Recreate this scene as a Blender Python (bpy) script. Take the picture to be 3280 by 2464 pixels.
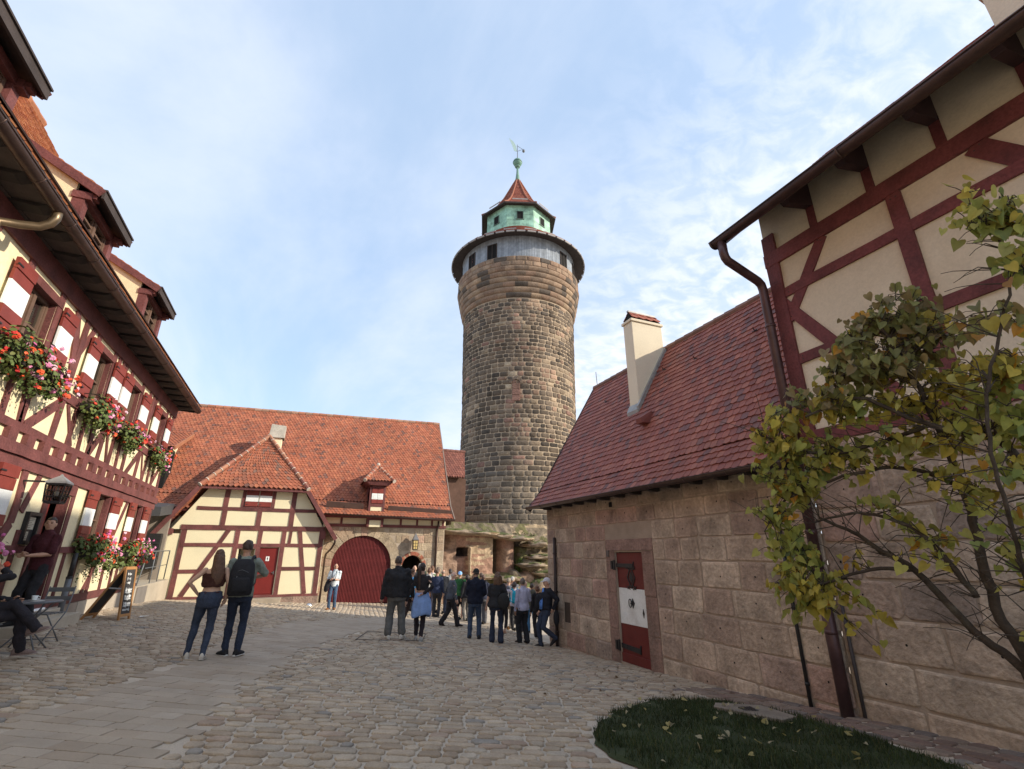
import bpy, bmesh, math, random
import numpy as np
from mathutils import noise as mn
from mathutils import Vector, Matrix
R = math.radians
for o in list(bpy.data.objects): bpy.data.objects.remove(o)
S = bpy.context.scene
col = S.collection
rnd = random.Random(7)
nrs = np.random.RandomState(5)

# ------------------------------------------------------------------ camera
cam = bpy.data.objects.new("camera", bpy.data.cameras.new("camera"))
col.objects.link(cam)
cam.location = (0, 0, 0)
cam.rotation_euler = (R(90 + 19.46), 0, R(-23))
cam.data.sensor_fit = 'HORIZONTAL'; cam.data.sensor_width = 36; cam.data.lens = 16.86
cam.data.clip_start = .05; cam.data.clip_end = 3000
S.camera = cam
# ------------------------------------------------------------------ exposure
S.view_settings.view_transform = 'Standard'; S.view_settings.look = 'None'
S.view_settings.exposure = 0.8; S.view_settings.gamma = 1
# ------------------------------------------------------------------ sun + sky
SUN = Vector((.85, -.53, .46)).normalized()          # towards the sun
EL = math.asin(SUN.z); AZ = math.atan2(SUN.x, SUN.y)
sl = bpy.data.lights.new("sun", 'SUN'); so = bpy.data.objects.new("sun", sl); col.objects.link(so)
sl.energy = 3.1; sl.angle = R(.7); sl.color = (1, .9, .74)
so.rotation_euler = SUN.to_track_quat('Z', 'Y').to_euler()
so.location = SUN * 80
W = bpy.data.worlds.new("World"); S.world = W; W.use_nodes = True
wt = W.node_tree; wt.nodes.clear()
def wn(t, **k):
    n = wt.nodes.new(t)
    for a, b in k.items(): setattr(n, a, b)
    return n
wl = wt.links.new
def wmath(op, a, b=None, clamp=False):
    n = wn('ShaderNodeMath', operation=op, use_clamp=clamp)
    for i, x in enumerate((a, b)):
        if x is None: continue
        if isinstance(x, (int, float)): n.inputs[i].default_value = x
        else: wl(x, n.inputs[i])
    return n.outputs[0]
sky = wn('ShaderNodeTexSky'); sky.sky_type = 'NISHITA'; sky.sun_disc = False
sky.sun_elevation = EL; sky.sun_rotation = AZ; sky.air_density = 1.0; sky.dust_density = 1.2; sky.ozone_density = 1.3
tc = wn('ShaderNodeTexCoord'); sp = wn('ShaderNodeSeparateXYZ'); wl(tc.outputs['Generated'], sp.inputs[0])
den = wmath('ADD', wmath('MAXIMUM', sp.outputs[2], 0.0), .12)
px = wmath('DIVIDE', sp.outputs[0], den); py = wmath('DIVIDE', sp.outputs[1], den)
cb = wn('ShaderNodeCombineXYZ'); wl(px, cb.inputs[0]); wl(py, cb.inputs[1])
def wnoise(scale, detail, rough, dist, sc=(1, 1, 1), rot=0, loc=(0, 0, 0)):
    mp = wn('ShaderNodeMapping'); mp.inputs['Scale'].default_value = sc; mp.inputs['Rotation'].default_value = (0, 0, rot)
    mp.inputs['Location'].default_value = loc
    wl(cb.outputs[0], mp.inputs[0])
    n = wn('ShaderNodeTexNoise'); n.inputs['Scale'].default_value = scale; n.inputs['Detail'].default_value = detail
    n.inputs['Roughness'].default_value = rough; n.inputs['Distortion'].default_value = dist
    wl(mp.outputs[0], n.inputs['Vector']); return n.outputs[0]
def wramp(x, a, b):
    n = wn('ShaderNodeMapRange'); n.interpolation_type = 'SMOOTHSTEP'
    n.inputs[1].default_value = a; n.inputs[2].default_value = b; wl(x, n.inputs[0]); return n.outputs[0]
wisps = wramp(wnoise(.8, 8, .6, .7, (1, .5, 1), .5), .36, .68)
broad = wramp(wnoise(.42, 3, .5, .3, loc=(3.1, 1.7, 0)), .35, .65)
mott = wramp(wnoise(9.5, 6, .6, .4, (1, 1.35, 1), .75), .36, .66)
big = wramp(wnoise(1.3, 7, .62, .5, loc=(5.2, 2.2, 0)), .25, .75)
# the altocumulus field lies towards +X (the right of the view)
side = wramp(wmath('ADD', px, wmath('MULTIPLY', py, -.12)), .18, 1.15)
mfac = wmath('MULTIPLY', side, wmath('ADD', wmath('MULTIPLY', mott, .72), wmath('MULTIPLY', big, .36)))
wfac = wmath('MULTIPLY', wmath('ADD', wmath('MULTIPLY', wisps, .62), wmath('MULTIPLY', broad, .33)), wmath('SUBTRACT', 1.0, wmath('MULTIPLY', side, .35)))
fac = wmath('ADD', wmath('ADD', wmath('MULTIPLY', wfac, .85), wmath('MULTIPLY', mfac, .95)), .04, True)
mixc = wn('ShaderNodeMix', data_type='RGBA'); wl(fac, mixc.inputs[0]); 
hs = wn('ShaderNodeHueSaturation'); hs.inputs['Saturation'].default_value = 1.0; hs.inputs['Value'].default_value = 1.7
wl(sky.outputs[0], hs.inputs['Color'])
haze = wn('ShaderNodeMix', data_type='RGBA'); haze.inputs[0].default_value = .66; wl(hs.outputs[0], haze.inputs[6]); haze.inputs[7].default_value = (3.35, 4.5, 6.15, 1)   # thin high veil
wl(haze.outputs[2], mixc.inputs[6])
mixc.inputs[7].default_value = (5.8, 6.15, 6.9, 1)
bg = wn('ShaderNodeBackground'); bg.inputs[1].default_value = .1; wl(mixc.outputs[2], bg.inputs[0])
wo = wn('ShaderNodeOutputWorld'); wl(bg.outputs[0], wo.inputs[0])

# ------------------------------------------------------------------ helpers
_g = [0]
def eps():                                  # keeps nearly flush faces off the same plane
    _g[0] = (_g[0] + 1) % 11; return _g[0] * .0011
class MB:
    def __init__(s): s.v = []; s.f = []; s.m = []; s.c = []; s.peg = None
    def add(s, vs, fs, mat=0, c=(1, 1, 1)):
        b = len(s.v); s.v.extend([tuple(p) for p in vs])
        for f in fs: s.f.append(tuple(b + i for i in f)); s.m.append(mat); s.c.append(c)
    def hexa(s, p, mat=0, c=(1, 1, 1)):     # p: 8 corners, bottom ring then top ring
        s.add(p, [(3, 2, 1, 0), (4, 5, 6, 7), (0, 1, 5, 4), (1, 2, 6, 5), (2, 3, 7, 6), (3, 0, 4, 7)], mat, c)
    def box(s, x0, x1, y0, y1, z0, z1, mat=0, c=(1, 1, 1)):
        s.hexa([(x0, y0, z0), (x1, y0, z0), (x1, y1, z0), (x0, y1, z0), (x0, y0, z1), (x1, y0, z1), (x1, y1, z1), (x0, y1, z1)], mat, c)
    def obox(s, ctr, ax, ay, az, mat=0, c=(1, 1, 1)):
        C, X, Y, Zv = map(Vector, (ctr, ax, ay, az))
        s.hexa([C - X - Y - Zv, C + X - Y - Zv, C + X + Y - Zv, C - X + Y - Zv, C - X - Y + Zv, C + X - Y + Zv, C + X + Y + Zv, C - X + Y + Zv], mat, c)
    def bar(s, p0, p1, n, w, d, mat=0, c=(1, 1, 1)):   # square bar p0-p1, width w, depth d along n
        p0, p1, n = Vector(p0), Vector(p1), Vector(n).normalized()
        t = (p1 - p0); l = t.length; t.normalize(); b = t.cross(n).normalized(); n = b.cross(t)
        s.obox((p0 + p1) / 2, t * l / 2, b * w / 2, n * d / 2, mat, c)
    def fbox(s, F, u0, u1, v0, v1, n0, n1, mat=0, c=(1, 1, 1)):
        P = F.P
        s.hexa([P(u0, v0, n0), P(u1, v0, n0), P(u1, v1, n0), P(u0, v1, n0), P(u0, v0, n1), P(u1, v0, n1), P(u1, v1, n1), P(u0, v1, n1)], mat, c)
    def fbeam(s, F, u0, v0, u1, v1, w, n0=-.06, n1=.022, mat=0, c=(1, 1, 1)):
        n1 += eps()
        du, dv = u1 - u0, v1 - v0; l = math.hypot(du, dv); a, b = -dv / l * w / 2, du / l * w / 2
        k = max(1, int(l / .45)); wb = .007 if l > .5 else .002; vs = []          # hewn timber: slightly wavering edges
        for i in range(k + 1):
            t_ = i / k; x, y = u0 + du * t_, v0 + dv * t_; j1, j2 = 1 + rnd.uniform(-wb, wb) / w * 2, 1 + rnd.uniform(-wb, wb) / w * 2
            vs += [F.P(x + a * j1, y + b * j1, n0), F.P(x - a * j2, y - b * j2, n0), F.P(x - a * j2, y - b * j2, n1), F.P(x + a * j1, y + b * j1, n1)]
        fs = [(i * 4 + e, (i + 1) * 4 + e, (i + 1) * 4 + (e + 1) % 4, i * 4 + (e + 1) % 4) for i in range(k) for e in range(4)] + [(0, 1, 2, 3), (4 * k + 3, 4 * k + 2, 4 * k + 1, 4 * k)]
        g = rnd.uniform(.84, 1.16); s.add(vs, fs, mat, (g, g, g))
        if s.peg is not None and l > .5:
            for t_ in (.07 / l, 1 - .07 / l):
                for o_ in (-.04, .045): s.add([F.P(u0 + du * t_ + a * o_ * 8 + .011 * math.cos(q * 1.047), v0 + dv * t_ + b * o_ * 8 + .011 * math.sin(q * 1.047), n1 + .003) for q in range(6)], [tuple(range(6))], s.peg)
    def fpoly(s, F, pts, n0, n1, mat=0, c=(1, 1, 1)):
        k = len(pts); vs = [F.P(x, y, n0) for x, y in pts] + [F.P(x, y, n1) for x, y in pts]
        s.add(vs, [tuple(range(k))[::-1], tuple(range(k, 2 * k))] + [(i, (i + 1) % k, k + (i + 1) % k, k + i) for i in range(k)], mat, c)
    def tube(s, pts, rads, seg=8, mat=0, c=(1, 1, 1), cap=True, flat=1.0):
        pts = [Vector(p) for p in pts]
        if not hasattr(rads, '__len__'): rads = [rads] * len(pts)
        vs = []; up = None
        for i, p in enumerate(pts):
            t = (pts[min(i + 1, len(pts) - 1)] - pts[max(i - 1, 0)]).normalized()
            if up is None:
                up = Vector((0, 0, 1)) if abs(t.z) < .9 else Vector((0, 1, 0))
            b = t.cross(up).normalized(); up = b.cross(t).normalized()
            for k in range(seg):
                a = 2 * math.pi * k / seg
                vs.append(p + b * math.cos(a) * rads[i] + up * math.sin(a) * rads[i] * flat)
        fs = [(i * seg + k, i * seg + (k + 1) % seg, (i + 1) * seg + (k + 1) % seg, (i + 1) * seg + k) for i in range(len(pts) - 1) for k in range(seg)]
        if cap: fs += [tuple(range(seg))[::-1], tuple(range((len(pts) - 1) * seg, len(pts) * seg))]
        s.add(vs, fs, mat, c)
    def lathe(s, prof, ctr=(0, 0, 0), seg=24, mat=0, c=(1, 1, 1), a0=0.0, caps=True):
        n = len(prof); vs = []
        for r, z in prof:
            for k in range(seg):
                a = a0 + 2 * math.pi * k / seg; vs.append((ctr[0] + r * math.cos(a), ctr[1] + r * math.sin(a), ctr[2] + z))
        fs = [(i * seg + k, i * seg + (k + 1) % seg, (i + 1) * seg + (k + 1) % seg, (i + 1) * seg + k) for i in range(n - 1) for k in range(seg)]
        if caps: fs += [tuple(range(seg))[::-1], tuple(range((n - 1) * seg, n * seg))]
        s.add(vs, fs, mat, c)
    def ball(s, ctr, r, seg=12, rings=8, mat=0, c=(1, 1, 1)):
        if not hasattr(r, '__len__'): r = (r, r, r)
        vs = [(ctr[0], ctr[1], ctr[2] - r[2])]
        for i in range(1, rings):
            t = math.pi * i / rings
            for k in range(seg):
                a = 2 * math.pi * k / seg
                vs.append((ctr[0] + r[0] * math.sin(t) * math.cos(a), ctr[1] + r[1] * math.sin(t) * math.sin(a), ctr[2] - r[2] * math.cos(t)))
        vs.append((ctr[0], ctr[1], ctr[2] + r[2])); L = len(vs) - 1
        fs = [(0, 1 + (k + 1) % seg, 1 + k) for k in range(seg)]
        for i in range(rings - 2):
            fs += [(1 + i * seg + k, 1 + i * seg + (k + 1) % seg, 1 + (i + 1) * seg + (k + 1) % seg, 1 + (i + 1) * seg + k) for k in range(seg)]
        b = 1 + (rings - 2) * seg; fs += [(b + k, b + (k + 1) % seg, L) for k in range(seg)]
        s.add(vs, fs, mat, c)
    def mesh(s, name, mats, smooth=False):
        me = bpy.data.meshes.new(name); me.from_pydata(s.v, [], s.f); me.update()
        for m in (mats if isinstance(mats, (list, tuple)) else [mats]): me.materials.append(m)
        if len(me.polygons):
            me.polygons.foreach_set('material_index', s.m)
            me.polygons.foreach_set('use_smooth', [smooth] * len(s.f))
            at = me.color_attributes.new('Col', 'FLOAT_COLOR', 'CORNER')
            ln = np.zeros(len(s.f), np.int32); me.polygons.foreach_get('loop_total', ln)
            c = np.ones((len(s.f), 4), np.float32); c[:, :3] = np.array(s.c, np.float32)[:, :3]
            at.data.foreach_set('color', np.repeat(c, ln, axis=0).ravel())
        return me
    def build(s, name, mats, parent=None, smooth=False, fixn=False, bevel=0):
        me = s.mesh(name, mats, smooth)
        if fixn:
            bm = bmesh.new(); bm.from_mesh(me); bmesh.ops.recalc_face_normals(bm, faces=bm.faces); bm.to_mesh(me); bm.free()
        o = bpy.data.objects.new(name, me); col.objects.link(o)
        if parent:
            o.parent = parent; o.matrix_parent_inverse = WM(parent).inverted()
        if bevel:
            b = o.modifiers.new('bevel', 'BEVEL'); b.width = bevel; b.segments = 2; b.limit_method = 'ANGLE'
        return o
def WM(o):
    m = o.matrix_basis.copy()
    return (WM(o.parent) @ o.matrix_parent_inverse @ m) if o.parent else m
def tag(o, label=None, cat=None, group=None, kind=None):
    for k, v in (('label', label), ('category', cat), ('group', group), ('kind', kind)):
        if v: o[k] = v
    return o
def thing(name, label, cat, loc=(0, 0, 0), rz=0, group=None):
    o = bpy.data.objects.new(name, None); o.empty_display_size = .3; col.objects.link(o)
    o.location = loc; o.rotation_euler = (0, 0, rz); return tag(o, label, cat, group)
class Fr:                                   # a facade frame: origin, along, up, outward
    def __init__(s, O, U, N): s.O = Vector(O); s.U = Vector(U).normalized(); s.V = Vector((0, 0, 1)); s.N = Vector(N).normalized()
    def P(s, u, v, n=0): return s.O + s.U * u + s.V * v + s.N * n
def wall_holes(mb, F, u0, u1, v0, v1, holes, n=0, depth=.18, mat=0, rmat=None):
    us = sorted({u0, u1, *[min(max(h[i], u0), u1) for h in holes for i in (0, 1)]}); vs = sorted({v0, v1, *[min(max(h[i], v0), v1) for h in holes for i in (2, 3)]})
    for a, b in zip(us, us[1:]):
        for c_, d in zip(vs, vs[1:]):
            mu, mv = (a + b) / 2, (c_ + d) / 2
            if any(h[0] < mu < h[1] and h[2] < mv < h[3] for h in holes): continue
            mb.add([F.P(a, c_, n), F.P(b, c_, n), F.P(b, d, n), F.P(a, d, n)], [(0, 1, 2, 3)], mat)
    for h in holes:
        q = [(h[0], h[2]), (h[1], h[2]), (h[1], h[3]), (h[0], h[3])]
        for i in range(4):
            (a, b), (c_, d) = q[i], q[(i + 1) % 4]
            mb.add([F.P(a, b, n), F.P(c_, d, n), F.P(c_, d, n - depth), F.P(a, b, n - depth)], [(0, 1, 2, 3)], mat if rmat is None else rmat)
# ------------------------------------------------------------------ materials
def M(name, base, rough=.85, var=.12, scale=3.0, bump=.15, bscale=40.0, attr=False, metallic=0.0, spec=.3, detail=5, dist=.02, stain=None, stain_scale=1.0, stain_amt=.5, fine=.06):
    m = bpy.data.materials.new(name); m.use_nodes = True; nt = m.node_tree; b = nt.nodes['Principled BSDF']
    b.inputs['Roughness'].default_value = rough; b.inputs['Metallic'].default_value = metallic
    b.inputs['Specular IOR Level'].default_value = spec
    def N(t, **k):
        n = nt.nodes.new(t)
        for a, v in k.items(): setattr(n, a, v)
        return n
    tcn = N('ShaderNodeTexCoord')
    def noise(sc, det=5, ro=.55):
        n = N('ShaderNodeTexNoise'); n.inputs['Scale'].default_value = sc; n.inputs['Detail'].default_value = det; n.inputs['Roughness'].default_value = ro
        nt.links.new(tcn.outputs['Object'], n.inputs['Vector']); return n
    def mr(x, lo, hi, a=.3, c=.7):
        n = N('ShaderNodeMapRange'); n.inputs[1].default_value = a; n.inputs[2].default_value = c; n.inputs[3].default_value = lo; n.inputs[4].default_value = hi
        nt.links.new(x, n.inputs[0]); return n.outputs[0]
    n1 = noise(scale, detail); f1 = mr(n1.outputs[0], 1 - var, 1 + var)
    n2 = noise(bscale, 3); f2 = mr(n2.outputs[0], 1 - fine, 1 + fine)
    mu = N('ShaderNodeMath', operation='MULTIPLY'); nt.links.new(f1, mu.inputs[0]); nt.links.new(f2, mu.inputs[1])
    if attr:
        at = N('ShaderNodeAttribute'); at.attribute_name = 'Col'
        mm = N('ShaderNodeMix', data_type='RGBA', blend_type='MULTIPLY'); mm.inputs[0].default_value = 1
        mm.inputs[6].default_value = (*base, 1); nt.links.new(at.outputs['Color'], mm.inputs[7]); c0 = mm.outputs[2]
    else:
        rg = N('ShaderNodeRGB'); rg.outputs[0].default_value = (*base, 1); c0 = rg.outputs[0]
    if stain:
        n3 = noise(stain_scale, 6, .65); f3 = mr(n3.outputs[0], 0, stain_amt, .5, .68)
        ms = N('ShaderNodeMix', data_type='RGBA'); nt.links.new(f3, ms.inputs[0]); nt.links.new(c0, ms.inputs[6]); ms.inputs[7].default_value = (*stain, 1); c0 = ms.outputs[2]
    vm = N('ShaderNodeVectorMath', operation='SCALE'); nt.links.new(c0, vm.inputs[0]); nt.links.new(mu.outputs[0], vm.inputs['Scale'])
    nt.links.new(vm.outputs[0], b.inputs['Base Color'])
    if bump:
        bp = N('ShaderNodeBump'); bp.inputs['Strength'].default_value = bump; bp.inputs['Distance'].default_value = dist
        nt.links.new(n2.outputs[0], bp.inputs['Height']); nt.links.new(bp.outputs[0], b.inputs['Normal'])
    return m
def glass_mat(name, tint=(.5, .55, .55), refl=.25):
    m = bpy.data.materials.new(name); m.use_nodes = True; nt = m.node_tree; nt.nodes.clear()
    tr = nt.nodes.new('ShaderNodeBsdfTransparent'); tr.inputs[0].default_value = (*tint, 1)
    gl = nt.nodes.new('ShaderNodeBsdfGlossy'); gl.inputs['Roughness'].default_value = .03; gl.inputs[0].default_value = (.9, .95, .95, 1)
    mx = nt.nodes.new('ShaderNodeMixShader'); mx.inputs[0].default_value = refl
    o = nt.nodes.new('ShaderNodeOutputMaterial')
    nt.links.new(tr.outputs[0], mx.inputs[1]); nt.links.new(gl.outputs[0], mx.inputs[2]); nt.links.new(mx.outputs[0], o.inputs[0]); return m
CREAM = M('cream_plaster', (.80, .70, .46), .9, .07, 1.0, .2, 30, stain=(.60, .49, .31), stain_scale=1.1, stain_amt=.45)
CREAM2 = M('cream_plaster_annex', (.78, .70, .48), .9, .07, 1.0, .2, 30, stain=(.60, .51, .34), stain_scale=1.0, stain_amt=.4)
CREAM3 = M('beige_plaster', (.62, .53, .405), .9, .08, .9, .2, 30, stain=(.48, .38, .27), stain_scale=.8, stain_amt=.4)
OXRED = M('oxblood_timber', (.145, .040, .040), .66, .25, 2.5, .4, 28, fine=.2, attr=True, stain=(.06, .025, .025), stain_scale=3, stain_amt=.5)
OXRED2 = M('oxblood_timber_bright', (.155, .054, .050), .66, .25, 2.5, .4, 28, fine=.2, attr=True, stain=(.075, .03, .03), stain_scale=3, stain_amt=.5)
REDP = M('red_shutter_paint', (.215, .042, .032), .5, .12, 4, .12, 30)
DOORRED = M('red_door_paint', (.175, .020, .017), .45, .1, 3, .1, 30)
GATERED = M('gate_red_paint', (.16, .026, .026), .55, .15, 3, .15, 30)
WHITEP = M('white_shutter_paint', (.80, .82, .80), .5, .04, 4, .08, 30)
DKWOOD = M('dark_soffit_wood', (.055, .043, .04), .8, .2, 4, .3, 25)
SOFFIT = M('grey_brown_soffit_boards', (.075, .06, .054), .85, .2, 4, .3, 25)
COPPERB = M('brown_gutter_metal', (.075, .047, .04), .42, .2, 5, .05, 30, metallic=.55, spec=.5)
COPPERB2 = M('worn_copper_pipe', (.22, .16, .10), .38, .3, 4, .05, 30, metallic=.7, spec=.5)
IRON = M('black_iron', (.018, .017, .018), .5, .2, 8, .1, 40, spec=.5)
GREYM = M('grey_painted_steel', (.13, .14, .15), .4, .1, 6, .05, 40, spec=.5)
ZINC = M('zinc_lead_sheet', (.33, .33, .32), .5, .2, 5, .1, 30, metallic=.3)
DARK = M('dark_interior', (.012, .011, .011), .95, .1, 3, 0)
GLASS = glass_mat('window_glass', (.55, .62, .60), .3)
CURT = M('white_curtain', (.42, .46, .43), .9, .15, 6, .2, 30)
WOODB = M('brown_window_frame', (.14, .085, .06), .6, .2, 4, .15, 30)
TILE_O = M('orange_clay_tiles', (1, 1, 1), .8, .14, 5, .25, 45, attr=True)
TILE_BASE = M('tile_underlay', (.10, .035, .025), .9, .1, 4, 0)
STONE = M('sandstone_blocks', (1, 1, 1), .92, .26, 2.6, .9, 17, attr=True, detail=9, fine=.18, dist=.03, stain=(.13, .10, .08), stain_scale=1.5, stain_amt=.5)
MORTAR = M('sand_mortar', (.40, .33, .255), .95, .12, 3, .4, 60)
MORTAR2 = M('sandstone_wall_mortar', (.36, .28, .215), .95, .15, 3, .4, 50)
TSTONE = M('tower_stone', (1, 1, 1), .92, .25, 1.6, .7, 9, attr=True, detail=8, fine=.2, dist=.05)
COBBLE = M('cobble_stone', (1, 1, 1), .85, .16, 5, .4, 50, attr=True, fine=.12)
SAND = M('sandy_joint_ground', (.47, .40, .32), .95, .14, 1.5, .5, 70, fine=.14)
PAVER = M('smooth_pavers', (1, 1, 1), .88, .1, 2, .2, 60, attr=True)
# ------------------------------------------------------------------ generators
def tiles(mb, A, B, C, D, w, h, pal, th=.02, rnd_edge=.28, clip=None, base_mat=1, mat=0, jit=.004, rows_n=None, base=True, sag=.03):
    """plain clay tiles laid in bond on the patch A-B (eave) C-D (ridge)"""
    A, B, C, D = map(Vector, (A, B, C, D))
    nc = max(1, round((B - A).length / w)); nr = rows_n or max(1, round((D - A).length / h))
    n = ((B - A).cross(D - A)).normalized()
    if n.z < 0: n = -n
    def P(s_, t_):
        p = (A * (1 - s_) + B * s_) * (1 - t_) + (D * (1 - s_) + C * s_) * t_
        return p + n * (sag * mn.noise(p * .55) * min(1, 8 * t_, 8 * (1 - t_) + .15))        # old roofs sag a little
    if base:
        K = 12; mb.add([P(i / K, j / K) - n * .03 for j in range(K + 1) for i in range(K + 1)], [(j * (K + 1) + i, j * (K + 1) + i + 1, (j + 1) * (K + 1) + i + 1, (j + 1) * (K + 1) + i) for j in range(K) for i in range(K)], base_mat)
    for j in range(nr):
        t0 = j / nr; t1 = min(1, t0 + 1.6 / nr)
        off = .5 if j % 2 else 0
        for i in range(nc + (1 if off else 0)):
            s0 = max(0, (i - off) / nc); s1 = min(1, (i + 1 - off) / nc)
            if s1 - s0 < .2 / nc: continue
            if clip and not clip(P((s0 + s1) / 2, (t0 + .5 / nr))): continue
            g = .03 / nc; k = rnd.uniform(-jit, jit); lo = th * 1.6 + k; r = rnd_edge / nr
            c = pal[rnd.choices(range(len(pal)), [p[3] for p in pal])[0]]; pc = P((s0 + s1) / 2, t0); f = rnd.uniform(.90, 1.10) * (1 + .15 * mn.noise(pc * .6) + .10 * mn.noise(pc * 2.1)); cc = (c[0] * f, c[1] * f, c[2] * f)
            sm = (s0 + s1) / 2; tl = t0 + rnd.uniform(-.07, .07) / nr - (.18 / nr if rnd.random() < .012 else 0)
            tops = [P(s0 + g, tl + r) + n * lo, P(sm, tl) + n * lo, P(s1 - g, tl + r) + n * lo, P(s1 - g, t1) + n * .006, P(s0 + g, t1) + n * .006]
            bots = [tops[0] - n * th, tops[1] - n * th, tops[2] - n * th]
            mb.add(tops + bots + [P(s1 - g, t1) - n * .004, P(s0 + g, t1) - n * .004], [(0, 1, 2, 3, 4), (5, 6, 1, 0), (6, 7, 2, 1), (7, 8, 3, 2), (9, 5, 0, 4)], mat, cc)
def ridge_caps(mb, p0, p1, r, step, pal, mat=0, mortar=None):
    p0, p1 = Vector(p0), Vector(p1); L = (p1 - p0).length; k = max(1, round(L / step)); d = (p1 - p0) / k
    for i in range(k):
        c = pal[rnd.randrange(len(pal))]; f = rnd.uniform(.85, 1.15)
        a = p0 + d * i; b = a + d * 1.08
        mb.tube([a, b], [r * 1.06, r * .92], 8, mat, (c[0] * f, c[1] * f, c[2] * f))
        if mortar is not None: mb.tube([a - d * .03, a + d * .05], [r * 1.16, r * 1.16], 8, mortar, (1, 1, 1))
def oct_ring(u0, u1, v0, v1, ch, sc=1.0):
    cu, cv = (u0 + u1) / 2, (v0 + v1) / 2; a, b = (u1 - u0) / 2 * sc, (v1 - v0) / 2 * sc; c = min(ch, a * .9, b * .9)
    return [(cu + x, cv + y) for x, y in ((-a + c, -b), (a - c, -b), (a, -b + c), (a, b - c), (a - c, b), (-a + c, b), (-a, b - c), (-a, -b + c))]
def stone(mb, f, u0, u1, v0, v1, prof, ch, c, mat=0, jit=0.0, skew=0.0, rim=1):
    """prof: list of (scale, height); f maps (u,v,n) to space"""
    vs = []; a = rnd.uniform(-skew, skew)
    jj = [(rnd.uniform(-jit, jit), rnd.uniform(-jit, jit)) for _ in range(8)]
    lift = rnd.uniform(.85, 1.15)
    for sc, hh in prof:
        for i, (u, v) in enumerate(oct_ring(u0, u1, v0, v1, ch)):
            cu, cv = (u0 + u1) / 2, (v0 + v1) / 2
            du, dv = (u + jj[i][0] - cu) * sc, (v + jj[i][1] - cv) * sc
            vs.append(f(cu + du - a * dv, cv + dv + a * du, hh * lift))
    n = len(prof); fs = [(i * 8 + k, i * 8 + (k + 1) % 8, (i + 1) * 8 + (k + 1) % 8, (i + 1) * 8 + k) for i in range(n - 1) for k in range(8)]
    fs.append(tuple(range((n - 1) * 8, n * 8)))
    if rim == 1: mb.add(vs, fs, mat, c); return
    b = len(mb.v); mb.v.extend(vs)                                   # weathered, paler arrises
    for i, q in enumerate(fs): mb.f.append(tuple(b + k for k in q)); mb.m.append(mat); mb.c.append(tuple(min(.6, x * rim) for x in c) if i < (n - 1) * 8 else c)
def pick(pal, spread=.12):
    c = pal[rnd.choices(range(len(pal)), [p[3] for p in pal])[0]]; f = rnd.uniform(1 - spread, 1 + spread)
    return (c[0] * f, c[1] * f, c[2] * f)
# ------------------------------------------------------------------ ground
GC = [-1.60235, -0.00223311, -0.00839519, -0.0126298, 0.0010175, -0.000216831, 0.000429438, -7.24526e-05]
def gz(x, y):
    x = min(max(x, -6.), 8.); y = min(max(y, 0.), 25.)
    return sum(a * b for a, b in zip(GC, (1, x, y, x * y, x * x, y * y, x * y * y, x * x * y)))
def axis(lo, hi, step, far): return [-far, -200., -60., -25.] + [lo + step * i for i in range(int((hi - lo) / step) + 1)] + [40., 90., 250., far]
xs = axis(-8, 12, .5, 1500.); ys = axis(-2, 30, .5, 1500.)
mb = MB(); nx = len(xs)
mb.add([(x, y, gz(x, y)) for y in ys for x in xs], [(j * nx + i, j * nx + i + 1, (j + 1) * nx + i + 1, (j + 1) * nx + i) for j in range(len(ys) - 1) for i in range(nx - 1)])
tag(mb.build('ground', SAND, smooth=True), kind='structure')
PATH_L = [(-3.4, 3.0), (-2.6, 5.5), (-2.31, 6.67), (-1.52, 9.38), (-.97, 12.14), (-.1, 15.6), (1.2, 17.6), (2.6, 18.7), (4.06, 19.3), (7.5, 19.9)]
PATH_R = [(-1.5, 3.0), (-.95, 4.8), (-.8, 5.34), (-.5, 7.74), (.45, 11.23), (1.79, 14.23), (3.21, 16.4), (4.6, 17.4), (7.5, 18.0)]
def interp(P, y, k=1):
    for (x0, y0), (x1, y1) in zip(P, P[1:]):
        if (y0 <= y <= y1): return x0 + (x1 - x0) * (y - y0) / (y1 - y0)
    return P[0][0] if y < P[0][1] else P[-1][0]
def in_poly(x, y, P):
    c = False; j = len(P) - 1
    for i in range(len(P)):
        if (P[i][1] > y) != (P[j][1] > y) and x < (P[j][0] - P[i][0]) * (y - P[i][1]) / (P[j][1] - P[i][1]) + P[i][0]: c = not c
        j = i
    return c
PATHP = PATH_L + PATH_R[::-1]
LAWN = [(3.0, 4.3), (2.94, 4.6), (3.0, 4.95), (3.21, 5.3), (3.5, 5.65), (3.94, 5.98), (4.4, 6.25), (4.86, 6.45), (5.4, 6.42), (5.95, 6.1), (6.1, 5.4), (6.05, 4.6), (5.85, 3.7), (5.6, 2.9), (5.2, 2.0), (3.2, 2.0), (3.0, 3.2)]
def gmap(dirx, diry, z0=0.0):
    def f(u, v, n):
        x = u * dirx - v * diry; y = u * diry + v * dirx
        return (x, y, gz(x, y) + z0 + n)
    return f
def lay(mb, dirx, diry, rowh, wmin, wmax, gap, prof, ch, pal, keep, jit, spread=.12, ur=(-14, 16), vr=(-2, 30), wob=.02):
    l = math.hypot(dirx, diry); dirx /= l; diry /= l; f = gmap(dirx, diry); v = vr[0]
    while v < vr[1]:
        rh = rowh * rnd.uniform(.85, 1.15); u = ur[0] + rnd.uniform(0, wmax)
        while u < ur[1]:
            w = rnd.uniform(wmin, wmax); cu, cv = u + w / 2, v + rh / 2
            x, y = cu * dirx - cv * diry, cu * diry + cv * dirx
            if keep(x, y):
                vv = wob * math.sin(u * 1.3 + v * 3)
                stone(mb, f, u + gap / 2, u + w - gap / 2, v + vv + gap / 2, v + vv + rh - gap / 2, prof, ch, pick(pal, spread), 0, jit, .03)
            u += w
        v += rh
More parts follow.
